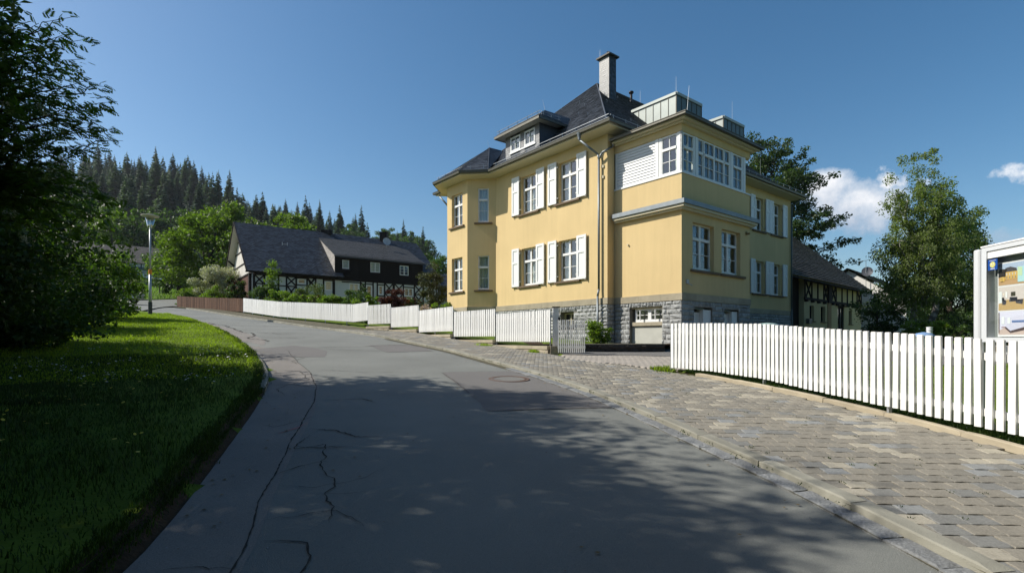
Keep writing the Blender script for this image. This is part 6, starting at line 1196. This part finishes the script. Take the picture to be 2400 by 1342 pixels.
# garden shrubs behind the white fence
specs = [(-28.3, 49.6, 5.2, 2.3, 1.9, 2.0, 9000, .14, L_sil, 'big shrub covered in white blossom behind the brown fence', L_fl, .75), (-27.0, 47.2, 3.9, 1.1, .8, .9, 2500, .12, L_bright, 'low bright green shrub in front of the white blossoming shrub', None, 0),
 (-24.0, 45.6, 4.3, 1.1, .9, 1.5, 3000, .13, L_mid, 'green and reddish shrub at the brown gable of the timbered house', L_red, .15), (-31.5, 50.5, 3.9, 1.0, 1, .9, 1800, .14, L_bright, 'pale green shrub over the left end of the brown fence', None, 0), (-19.6, 41.6, 3.3, 1.5, .9, 1.0, 3500, .11, L_mid, 'leafy green shrubs left of the slender young tree', None, 0),
 (-17.5, 40.0, 2.8, 1.3, .8, .8, 3000, .11, L_bright, 'yellow-green shrub at the foot of the slender young tree', None, 0), (-15.4, 41.5, 3.0, 2.1, 1.3, 1.45, 9000, .09, L_yew, 'wide dome shaped evergreen shrub in front of the timbered house', None, 0), (-15.2, 37.2, 2.2, 1.4, .7, .75, 3500, .10, L_bright, 'bright green perennials before the evergreen dome', None, 0),
 (-12.9, 35.0, 2.1, 1.3, .7, .8, 3000, .10, L_bright, 'bright green shrub right of the evergreen dome', L_red, .10), (-11.2, 33.6, 1.9, 1.2, .7, .8, 3000, .10, L_bright, 'sunny green shrub below the wide white house window', None, 0), (-9.7, 32.2, 2.0, .9, .7, .95, 2500, .10, L_mid, 'upright green shrub below the timbered house door', None, 0),
 (-8.4, 30.6, 1.7, .9, .6, .8, 2400, .10, L_bright, 'light green shrub left of the dark red shrub', None, 0), (-6.7, 29.3, 1.95, .75, .6, .80, 2400, .10, L_red, 'dark red leaved shrub behind the stepped fence panels', None, 0), (-5.9, 30.6, 1.8, .7, .6, .7, 1500, .10, L_mid, 'green shrub right behind the dark red shrub', L_red, .25),
 (-4.9, 28.6, 1.4, .55, .5, .55, 1200, .09, L_sil, 'shrub with pinkish blossom right of the dark red shrub', L_pink, .8), (-4.9, 33.5, 3.4, .95, .9, 1.5, 3500, .11, L_bronze, 'tall bronze green shrub at the left corner of the yellow house', None, 0), (-4.0, 29.8, 1.5, .8, .6, .8, 2200, .10, L_bright, 'bright green bush against the left corner of the yellow house', None, 0),
 (2.80, 16.9, .15, .46, .38, .46, 900, .10, L_bright, 'small leafy rhododendron beside the open gate and downpipe', None, 0), (-12.3, 43.2, 3.4, .55, .4, 1.2, 900, .12, L_dark, 'dark climbing shrub on the timbered house between two windows', None, 0)]
for k, (x, y, z, rx, ry, rz, n, lf, m_, lb, m2_, f2) in enumerate(specs):
    if 4 <= k <= 12 and k != 6: z += .10; rz *= 1.1; rx *= 1.15; n = int(n*1.4)
    shrub(lb, (x, y, z), (rx, ry, rz), n, lf, m_, 110+k, 'garden shrubs behind the white fence' if k != 17 else None, mat2=m2_, f2=f2)
tree('young_tree', 'slender young tree with light green leaves in front of the slate roof', 'tree', (-19.2, 41.8, TZ(-19.2, 41.8)), (-19.2, 41.8, 4.6), (.42, .42, 1.95), 34, .34, 75, .13, L_bright, .04, 131, shell=.1)
mb = None
# right side trees
def beechcut(q): return True
tree('beech_tree', 'tall dark beech with spreading layered branches behind the yellow house', 'tree', (29.5, 57, 0), (27.6, 57, 12.8), (6.2, 5.5, 8.8), 240, 1.0, 130, .30, L_beech, .5, 140, flat=.6, limbs=34, shape='egg', shell=.35)
r_ = np.random.RandomState(5); bt = [o for o in bpy.data.objects if o.name == 'beech_tree'][0]; mb = MB(); PP = []
for (u, v) in ((1888, 355), (1850, 330), (1955, 405), (1930, 425), (1985, 508), (1960, 515), (1935, 500), (2008, 562), (1985, 560), (2000, 612), (1965, 608), (1940, 600), (1900, 380), (1880, 420)):
    y = 56.5; q = Vector(((u-1200)/1225.8*y, y, (794.4-v)/1225.8*y)); a = Vector((28.5, 57, q.z-3.6)); limb(mb, a, q, .10, .02, r_, 8, .12, 4)
    for g in np.linspace(.35, 1, 9): p = a.lerp(q, g); PP.append([p.x+r_.normal()*.2, p.y+r_.normal()*.4, p.z+math.sin(g*math.pi)*.3+r_.normal()*.15])
P = clump_points(np.array(PP), np.full(len(PP), .58), 34, r_, .7); V, F = leaf_quads(P, .30, r_); mesh_np('branch_leaves', V, F, L_beech, bt); mb.build('branch', bark, bt)
tree('birch_tree', 'light green birch with white trunk right of the outbuilding', 'tree', (21.9, 28, -.4), (22.1, 28, 5.0), (2.45, 2.2, 4.8), 300, .42, 150, .11, L_birch, .17, 141, shape='egg', barkm=bbark, trunks=2, droop=.9, flat=1.0, limbs=26, shell=.25)
tree('broadleaf_tree', 'dark broadleaf tree standing close behind the birch on its right', 'tree', (27.5, 33, -.4), (27.9, 33, 4.4), (1.9, 1.9, 3.6), 130, .62, 130, .16, L_beech, .2, 142, shape='egg')
tree('broadleaf_tree', 'dark tree seen between birch and display case', 'tree', (30.5, 38, -.4), (31.0, 38, 4.2), (2.6, 2.6, 4.0), 90, .8, 110, .2, L_dark, .2, 143)
tree('small_tree', 'small dark tree between the outbuilding and the birch', 'tree', (24.3, 35, -.4), (24.2, 34.5, 1.9), (1.3, 1.3, 1.7), 46, .5, 110, .15, L_mid, .1, 144)
for k, (x, y, z, rx, rz, n, m_, lb) in enumerate(((23.7, 33.0, .6, .8, .9, 2500, L_dark, 'dark bush at the outbuilding corner'), (18.6, 23.6, .35, 1.1, .55, 2500, L_bright, 'clipped hedge piece left of the birch trunk'), (20.3, 24.6, .30, 1.2, .6, 2500, L_mid, 'green hedge piece right of the birch trunk'), (21.0, 22.6, .6, 1.2, .9, 3500, L_mid, 'leafy bush right of the white bollard'), (22.6, 23.6, .9, 1.3, 1.4, 4000, L_mid, 'taller leafy bush beside the display case'),
     (24.5, 27.0, 1.2, 1.6, 1.8, 4000, L_dark, 'dark bush behind the bollard'), (17.0, 25.5, -.1, .8, .35, 1200, L_dark, 'low dark hedge in front of the outbuilding'), (30, 32, 1.4, 2.5, 2.4, 4000, L_dark, 'dark wide bush under the dark tree'), (29.5, 27.5, .8, 1.8, 1.6, 4000, L_mid, 'green bush hidden partly by the display case'))):
    shrub(lb, (x, y, z), (rx, rx*.8, rz), n, .12, m_, 160+k, 'bushes behind the right fence', 'bush', cat='bush')
# ------------------------------------------------------------------ wooded hill
UR = [-900, -200, 0, 150, 218, 330, 440, 480, 560, 700, 830, 950, 1100, 1400, 2000, 3000]; VR = [520, 500, 480, 452, 448, 464, 476, 506, 530, 552, 588, 622, 680, 730, 745, 750]
def hillz(x, y):
    x = np.asarray(x, float); y = np.asarray(y, float); u = 1200+1225.8*x/np.maximum(y, 1); rz = (794.4-np.interp(u, UR, VR))/1225.8*285
    rz = rz+3.0*np.sin(x*.055+1)*np.cos(y*.04); f = np.clip((y-100)/185, 0, 1); f = f*f*(3-2*f)*.55+f*.45; base = T(np.clip(x, -120, 90), 100)+0*y
    z = base*(1-f)+rz*f; back = np.clip((y-285)/300, 0, 1); return z*(1-back)+(rz*.2)*back-.4*(y < 102)
us = np.linspace(-400, 2600, 120); ys = np.r_[np.linspace(100, 285, 32), np.linspace(300, 600, 10)]; UU, YY = np.meshgrid(us, ys); XX = (UU-1200)/1225.8*YY; ZZ = hillz(XX, YY)-.3*(YY < 101)
nx = len(us); i = (np.arange(len(ys)-1)[:, None]*nx+np.arange(nx-1)[None]).ravel()
hill = mesh_np('hill', np.c_[XX.ravel(), YY.ravel(), ZZ.ravel()], np.c_[i, i+1, i+nx+1, i+nx], M('forest_floor', (.020, .034, .012), .95, .4, .2, coords='Position', bump=.5, bscale=.5), smooth=True); hill['kind'] = 'structure'
far = MB(); 
for k in range(40):
    a0, a1 = 2*math.pi*k/40, 2*math.pi*(k+1)/40; far.face((140*math.cos(a0), 140*math.sin(a0)-0, -8), (140*math.cos(a1), 140*math.sin(a1), -8), (950*math.cos(a1), 950*math.sin(a1), -30), (950*math.cos(a0), 950*math.sin(a0), -30))
fo = far.build('terrain', MATS['meadow']); fo['kind'] = 'structure'
def conifer(seed, H=20, Rr=3.4, lay=30, mat=L_con, ragged=.25):
    r = np.random.RandomState(seed); V = []; F = []
    for k in range(lay):
        f = k/(lay-1); z = H*(.08+.92*f); rr = Rr*1.35*(1-f)**.85+.14; n = int(17*(1-f)+7)
        for j in range(n):
            a = r.uniform(0, 2*math.pi); l = rr*r.uniform(1-ragged*1.6, 1.1); w = .21*l+.20; dz = -l*.28; c, s_ = math.cos(a), math.sin(a); zz = z+r.normal()*.15; b = len(V)
            p0 = (0, 0, zz+.1*l); m1 = (c*l*.55-s_*w, s_*l*.55+c*w, zz+dz*.5-.12); m2 = (c*l*.55+s_*w, s_*l*.55-c*w, zz+dz*.5-.12); tip = (c*l, s_*l, zz+dz*.65+.10*l); mid = (c*l*.6, s_*l*.6, zz+dz*.3+.14)
            V += [p0, m1, tip, m2, mid]; F += [(b, b+1, b+4), (b+1, b+2, b+4), (b+2, b+3, b+4), (b+3, b, b+4)]
            if l > 1.0:
                for q in (.35, .7):
                    b = len(V); ww = w*1.9*(1.1-q); px_, py_, pz_ = c*l*q, s_*l*q, zz+dz*q*.6; V += [(px_, py_, pz_+.05), (px_-s_*ww+c*.35, py_+c*ww+s_*.35, pz_-.22), (px_+c*.3, py_+s_*.3, pz_)]; F += [(b, b+1, b+2)]; b = len(V); V += [(px_, py_, pz_+.05), (px_+s_*ww+c*.35, py_-c*ww+s_*.35, pz_-.22), (px_+c*.3, py_+s_*.3, pz_)]; F += [(b, b+2, b+1)]
    me = bpy.data.meshes.new('crown'); me.from_pydata(V, [], F); me.update(); me.materials.append(mat); return me
cms = [conifer(1, mat=L_con), conifer(2, 22, 3.0, 34, L_con, .35), conifer(3, 18, 3.9, 26, L_con2, .2), conifer(4, 21, 3.6, 30, L_con, .3), conifer(5, 17, 3.2, 26, L_con2, .3)]
tm = MB(); tm.bar((0, 0, -1), (0, 0, 11), .28, .10, 6); tmesh = tm.mesh('trunk'); tmesh.materials.append(bark)
bk = []
for s_ in (6, 7):
    r = np.random.RandomState(s_); C = r.normal(size=(34, 3)); C /= np.linalg.norm(C, axis=1)[:, None]; C = C*r.uniform(.5, .95, 34)[:, None]*np.array([4.2, 4.2, 4.6])+np.array([0, 0, 7.5]); P = clump_points(C, np.full(34, 1.35), 44, r, .7); V, F = leaf_quads(P, .75, r)
    for mt_ in (L_mid, L_maple): me = poly_me('crown', V, F); me.materials.append(mt_); bk.append(me)
r = np.random.RandomState(9); rr_ = random.Random(9); ntree = 0
def put(x, y, sc, me, label, nm='spruce_tree', grp='spruces of the wooded hill', cat='spruce'):
    z = float(hillz(x, y))-.3; t = thing(nm, (x, y, z), label, cat, grp, rr_.uniform(0, 6.28)); t.scale = (sc*rr_.uniform(.85, 1.1),)*2+(sc,)
    c = link('crown', me, None, t); ORG.pop(c.name, None); q = link('trunk', tmesh, None, t); return t
sky_l = [(200, 86), (222, 92), (247, 80), (268, 84), (292, 78), (315, 80), (330, 70), (352, 72), (372, 76), (398, 80), (415, 60), (435, 78), (452, 55), (470, 58), (488, 50), (505, 52), (520, 54), (545, 46), (566, 50), (590, 52), (612, 48), (634, 50), (655, 46), (680, 48), (700, 46), (722, 62), (745, 44), (765, 58), (790, 52), (812, 58), (838, 34), (858, 40), (936, 44), (170, 55), (140, 60), (115, 62), (80, 60)]
for u, h in sky_l:
    h = h if u < 500 else (h*.98 if u < 820 else h*.6)
    y = 283+r.normal()*4; x = (u-1200)/1225.8*y; put(x, y, h/1225.8*y/20*1.04, cms[rr_.randrange(5) if h < 60 else rr_.randrange(2)], 'dark spruce standing out against the sky on the hill ridge', grp='spruces on the skyline of the hill')
for k in range(255):
    y = 285-150*r.uniform()**1.25; u = r.uniform(60, 1010); x = (u-1200)/1225.8*y
    if u > 700 and y < 190 and k % 2: continue
    lo = u < 560 and y < 175
    if lo and r.uniform() < .30 or (u > 820 and r.uniform() < .6): put(x, y, r.uniform(.8, 1.15), bk[2*rr_.randrange(2)] if True else 0, 'rounded broadleaf tree among the spruces of the hill', 'hill_broadleaf_tree', 'broadleaf trees on the wooded hill', 'tree')
    else: put(x, y, r.uniform(.6, 1.15)*(1 if u < 540 else .82), cms[rr_.randrange(5)], 'spruce on the dark slope of the wooded hill')
for u, y, s_, m_, lb in ((322, 118, 1.15, 2, 'pale rounded broadleaf tree above the roof of the blue house'), (350, 125, 1.0, 0, 'broadleaf tree left behind the maple at the forest edge'), (262, 112, 1.2, 1, 'bright broadleaf tree behind the sunlit bush at the forest edge'), (215, 118, 1.3, 0, 'broadleaf tree at the forest edge far left'), (400, 130, 1.2, 0, 'dark broadleaf tree at the forest edge behind the maple')):
    put((u-1200)/1225.8*y, y, s_, bk[m_], lb, 'hill_broadleaf_tree', 'broadleaf trees on the wooded hill', 'tree')
for k, (u, v, y) in enumerate(((345, 664, 84), (362, 662, 86), (378, 664, 82), (330, 662, 88), (405, 672, 78), (318, 664, 86))):
    x = (u-1200)/1225.8*y; shrub(('round green bush', 'red flowering bush', 'dark hedge bush', 'clipped bush', 'low green hedge', 'pale bush')[k]+' in the blue house garden beyond the meadow', (x, y, TZ(x, y)+.7), (1.1, 1, .9), 700, .22, (L_mid, L_bronze, L_dark, L_mid, L_dark, L_sil)[k], 180+k, 'bushes before the blue house', 'bush', cat='bush')
for k, (u, y) in enumerate(((337, 66), (353, 67), (374, 66), (390, 68))):
    x = (u-1200)/1225.8*y; z = TZ(x, y); p_ = thing('meadow_post', (x, y, z), ('short', 'leaning short', 'tall thin', 'far right short')[k]+' dark wooden post in the meadow behind the bend', 'post', 'posts in the meadow'); mb = MB(); mb.bar((x, y, z), (x, y, z+.75+(.6 if k == 2 else 0)), .07, .06, 6); mb.build('stake', timber, p_)
# ------------------------------------------------------------------ parked cars
def car(x, y, z, rz, col, label, group=None):
    t = thing('parked_car', (x, y, z), label, 'car', group, rz); paint = M('car_paint_%d' % int(col[0]*100), col, .25, .02, 2, metal=.3, spec=.6)
    prof = [(-2.1, .35), (-2.15, .75), (-2.05, .95), (-1.25, 1.02), (-.55, 1.42), (.75, 1.45), (1.45, 1.02), (1.95, .98), (2.1, .8), (2.12, .35)]
    mb = MB(); n = len(prof)
    def hw(z_): return .84 if z_ < 1.0 else .84-(z_-1.0)*.45
    mb.v = [(a, -hw(b), b) for a, b in prof]+[(a, hw(b), b) for a, b in prof]; mb.f = [tuple(range(n)), tuple(reversed(range(n, 2*n)))]+[(k+n, (k+1) % n+n, (k+1) % n, k) for k in range(n)]
    o = link('body', mb.mesh('body'), paint, t); gl = M('car_glass', (.02, .025, .03), .08, 0, spec=.8)
    mb = MB(); mb.face((-1.2, -.80, 1.05), (1.38, -.80, 1.05), (.72, -.665, 1.40), (-.52, -.665, 1.40)); mb.face((-1.2, .80, 1.05), (1.38, .80, 1.05), (.72, .665, 1.40), (-.52, .665, 1.40)); mb.v = [(a, b*1.03, c) for a, b, c in mb.v]; link('side_window', mb.mesh('side_window'), gl, t)
    mb = MB(); mb.face((1.47, -.72, 1.04), (1.47, .72, 1.04), (.80, .62, 1.43), (.80, -.62, 1.43)); mb.face((-1.27, -.72, 1.05), (-1.27, .72, 1.05), (-.60, .62, 1.42), (-.60, -.62, 1.42)); link('windscreen', mb.mesh('windscreen'), gl, t)
    for a in (-1.35, 1.35):
        for b in (-.80, .80): mb = MB(); mb.bar((a, b-.1, .32), (a, b+.1, .32), .32, .32, 16); w = link('wheel', mb.mesh('wheel'), M('tyre', (.015, .015, .015), .8, .1), t); mb = MB(); mb.bar((a, b-.105, .32), (a, b+.105, .32), .18, .18, 12); link('rim', mb.mesh('rim'), alu, w)
    for b in (-.62, .62): mb = MB(); mb.box(2.06, 2.14, b-.16, b+.16, .68, .80); link('headlight', mb.mesh('headlight'), M('lamp_clear', (.7, .7, .7), .2), t); mb = MB(); mb.box(-2.16, -2.1, b-.16, b+.16, .7, .85); link('tail_light', mb.mesh('tail_light'), M('lamp_red', (.3, .01, .01), .3), t)
    return t
car(-33.9, 44.3, TZ(-33.9, 44.3)+.06, .25, (.45, .46, .47), 'silver car at the road bend, mostly hidden behind the left bush')
car(-60.0, 91, TZ(-60, 91)+.8, .1, (.62, .64, .66), 'white car parked beyond the meadow, right of the street lamp', 'cars parked by the blue house'); car(-54.5, 90, TZ(-54.5, 90)+.8, .15, (.55, .6, .66), 'pale blue car parked beyond the meadow behind the young tree', 'cars parked by the blue house')
# ------------------------------------------------------------------ grass blades, flowers
def blades(name, P, h, w, mat, seed=0, off=.03, parent=None):
    r = np.random.RandomState(seed); n = len(P); z = T(P[:, 0], P[:, 1])+off; patchy = .75+.35*np.sin(P[:, 0]*2.3+np.sin(P[:, 1]*3.1))*np.sin(P[:, 1]*1.9+1.7*np.sin(P[:, 0]*1.3))+.2*np.sin(P[:, 0]*9)*np.sin(P[:, 1]*8); h = h*patchy; a = r.uniform(0, 2*math.pi, n); hh = h*r.uniform(.45, 1.3, n); ww = w*r.uniform(.7, 1.3, n); lean = r.normal(size=(n, 2))*.35*hh[:, None]
    b = np.c_[P, z]; s_ = np.c_[np.cos(a), np.sin(a), np.zeros(n)]*ww[:, None]*.5; m = b+np.c_[lean*.35, hh*.6]; tp = b+np.c_[lean, hh*.95]
    V = np.stack([b-s_, b+s_, m+s_*.7, tp], 1); V2 = np.stack([b-s_, m+s_*.7, tp, m-s_*.7], 1)
    V = np.stack([b-s_, b+s_, m+s_*.75, m-s_*.75, tp], 1).reshape(-1, 3); i = np.arange(n)*5; F = np.vstack([np.c_[i, i+1, i+2], np.c_[i, i+2, i+3], np.c_[i+3, i+2, i+4]])
    o = mesh_np(name, V, F, mat, parent); o['kind'] = 'stuff'; return o
r = np.random.RandomState(21)
gbl = leafm('grass_blade', (.195, .265, .020), .45, isl=.3, sc=1.5); gdk = leafm("grass_blade_shaded", (.030, .056, .009), .4, isl=.35)  # bright and dark copies of one grass: tree shade put into the dark colour
LA = resample(lw, 2000)
def lawn_points(n, y0, y1, wmax, power=1.0):
    idx = np.where((LA[:, 1] > y0) & (LA[:, 1] < y1))[0]; k = r.choice(idx, n); w = wmax*r.uniform(0, 1, n)**power; d = np.gradient(LA, axis=0)[k]; d /= np.hypot(*d.T)[:, None]; nn = np.c_[-d[:, 1], d[:, 0]]
    return LA[k]+nn*w[:, None]+r.normal(size=(n, 2))*.02
def lawn_z(o_): pass
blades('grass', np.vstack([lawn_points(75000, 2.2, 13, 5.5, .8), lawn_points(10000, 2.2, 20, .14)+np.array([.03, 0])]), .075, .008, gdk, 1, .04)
blades('grass', np.vstack([lawn_points(90000, 9.5, 32, 6.5, .8), lawn_points(8000, 11, 32, .25)]), .060, .014, gbl, 2, .05)
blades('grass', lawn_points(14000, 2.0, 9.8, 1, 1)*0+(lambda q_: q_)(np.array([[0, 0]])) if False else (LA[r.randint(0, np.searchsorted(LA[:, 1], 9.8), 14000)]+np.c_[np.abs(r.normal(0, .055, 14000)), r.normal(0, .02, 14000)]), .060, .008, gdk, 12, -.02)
FA = resample(FL, 1500)
def verge(n, o0, o1): k = r.randint(900 if False else 100, 1495, n); d = np.gradient(FA, axis=0)[k]; d /= np.hypot(*d.T)[:, None]; nn = np.c_[d[:, 1], -d[:, 0]]; return FA[k]+nn*r.uniform(o0, o1, n)[:, None]
vp = verge(26000, .11, .75); vp = vp[vp[:, 1] > 3]; blades('grass', vp, .075, .006, gdk, 3, .02)
gp_ = np.c_[r.uniform(4.2, 16, 40000), r.uniform(2, 12, 40000)]; gp_ = gp_[inside(gp_, [(5.6, 2), (5.6, 5), (5.4, 6.5), (5.1, 8.1), (4.7, 9.1), (4.2, 10.4), (4, 11.2), (16, 12), (16, 2)])]; blades('grass', gp_, .05, .012, gbl, 4, .03)
mp = np.c_[r.uniform(-75, -33, 26000), r.uniform(43, 84, 26000)]; mp = mp[inside(mp, [(-33.4, 43.2), (-36.5, 50), (-39.2, 60), (-38.8, 78), (-75, 84), (-75, 60)])]; blades('meadow_grass', mp, .5, .07, leafm('meadow_blade', (.13, .20, .05), .4, isl=.3), 5, .1)
for nm, poly, n, h in (('weeds', [(3.3, 11.1), (3.42, 11.4), (3.25, 11.6), (3.12, 11.3)], 300, .09), ('weeds', [(.6, 15.9), (.8, 15.7), (.75, 15.5), (.55, 15.7)], 160, .12), ('weeds', [(-1, 17.9), (-.7, 17.6), (-.8, 17.4), (-1.1, 17.7)], 120, .1)):
    q = np.array(poly); P = q.mean(0)+r.normal(size=(n, 2))*np.ptp(q, axis=0)*.35; blades(nm, P, h, .02, gbl, 6, .0)
q = pos[:700][r.randint(0, 700, 120)]+np.array([[.12, .0]]); q = q+r.normal(size=q.shape)*.01; P = np.repeat(q, 7, 0)+r.normal(size=(840, 2))*.018; blades('moss_tufts', P, .014, .008, gdk, 7, .0)
gq = RIGHT_S[r.randint(30, 110, 500)]; gq = gq+r.normal(size=gq.shape)*.05; P = np.repeat(gq, 4, 0)+r.normal(size=(2000, 2))*.03; blades('kerb_weeds', P, .02, .010, gdk, 8, -.02)
def flowers(name, C, spread, n, size, col, seed, h=.10):
    r = np.random.RandomState(seed); P = np.array(C)[r.randint(len(C), size=n)]+r.normal(size=(n, 2))*spread; z = T(P[:, 0], P[:, 1])+h+r.uniform(0, .05, n); V = []; F = []
    for (x, y), zz in zip(P, z):
        b = len(V); s_ = size*r.uniform(.7, 1.2); tl = r.normal(size=2)*.25
        V.append((x, y, zz+.004)); V += [(x+s_*math.cos(a), y+s_*math.sin(a), zz+tl[0]*s_*math.cos(a)+tl[1]*s_*math.sin(a)) for a in np.arange(8)*math.pi/4]; F += [(b, b+1+k, b+1+(k+1) % 8) for k in range(8)]
    o = mesh_np(name, V, F, M(name+'_petals', col, .6, .05), None); o['kind'] = 'stuff'
flowers('daisies', [(-7.6, 10.2), (-8.2, 9.6), (-8.0, 8.9), (-6.2, 10.0), (-6.6, 8.6), (-7.2, 8.8), (-9, 9.8), (-5.3, 8.9), (-7.6, 12.6), (-6.4, 11.5), (-9.5, 11.5)], .38, 190, .016, (.75, .75, .72), 1, .13)
flowers('dandelions', [(-6.4, 8.4), (-5.6, 7.6), (-6.0, 6.6), (-4.8, 6.9), (-5.2, 5.6), (-4.2, 5.2), (-6.8, 7.6), (-5.4, 8.6)], .45, 70, .018, (.60, .48, .03), 2, .13)

# grit and leaf litter along the kerbs and cracks
r = np.random.RandomState(33); C1 = RIGHT_S[r.randint(28, 130, 420)]+r.normal(0, .16, (420, 2))-np.array([.22, 0]); C2 = LEFT_S[r.randint(28, 120, 520)]+np.c_[np.abs(r.normal(0, .35, 520))+.03, r.normal(0, .1, 520)]; C3 = np.c_[r.uniform(-4, 3, 260), r.uniform(2.8, 14, 260)]
for nm, C, sz, mt_ in (('grit', np.vstack([C1[:260], C2[:300], C3[:150]]), .009, granite), ('leaf_litter', np.vstack([C1[260:], C2[300:], C3[150:]]), .020, M('dry_leaf', (.16, .11, .04), .8, .3, 30, isl=.4))):
    ok = inside(C, np.vstack([LEFT_S, RIGHT_S[::-1]])); C = C[ok]; n = len(C); z = T(C[:, 0], C[:, 1])+RZ+crown_at(C)+.012; V = []; F = []
    for i in range(n):
        a = r.uniform(0, 6.28); s_ = sz*r.uniform(.4, 1.3); c, q = math.cos(a)*s_, math.sin(a)*s_; b = len(V); h = s_*(.8 if nm == 'grit' else .25)
        V += [(C[i, 0]+c, C[i, 1]+q, z[i]), (C[i, 0]-q*.7, C[i, 1]+c*.7, z[i]), (C[i, 0]-c, C[i, 1]-q, z[i]), (C[i, 0]+q*.7, C[i, 1]-c*.7, z[i]), (C[i, 0], C[i, 1], z[i]+h)]; F += [(b, b+1, b+4), (b+1, b+2, b+4), (b+2, b+3, b+4), (b+3, b, b+4)]
    o = mesh_np(nm, V, F, mt_); o['kind'] = 'stuff'
# ------------------------------------------------------------------ thin summer haze
hz = MB(); hz.box(-1100, 1100, -1000, 1000, -36, 115); ho = hz.build('haze', None); ho['kind'] = 'stuff'
hm_ = bpy.data.materials.new('haze'); hm_.use_nodes = True; hn = hm_.node_tree.nodes; hn.clear(); hv = hn.new('ShaderNodeVolumePrincipled'); hv.inputs['Density'].default_value = .00013; hv.inputs['Color'].default_value = (.82, .90, 1, 1); hv.inputs['Anisotropy'].default_value = .35
hou = hn.new('ShaderNodeOutputMaterial'); hm_.node_tree.links.new(hv.outputs[0], hou.inputs['Volume']); ho.data.materials.append(hm_)
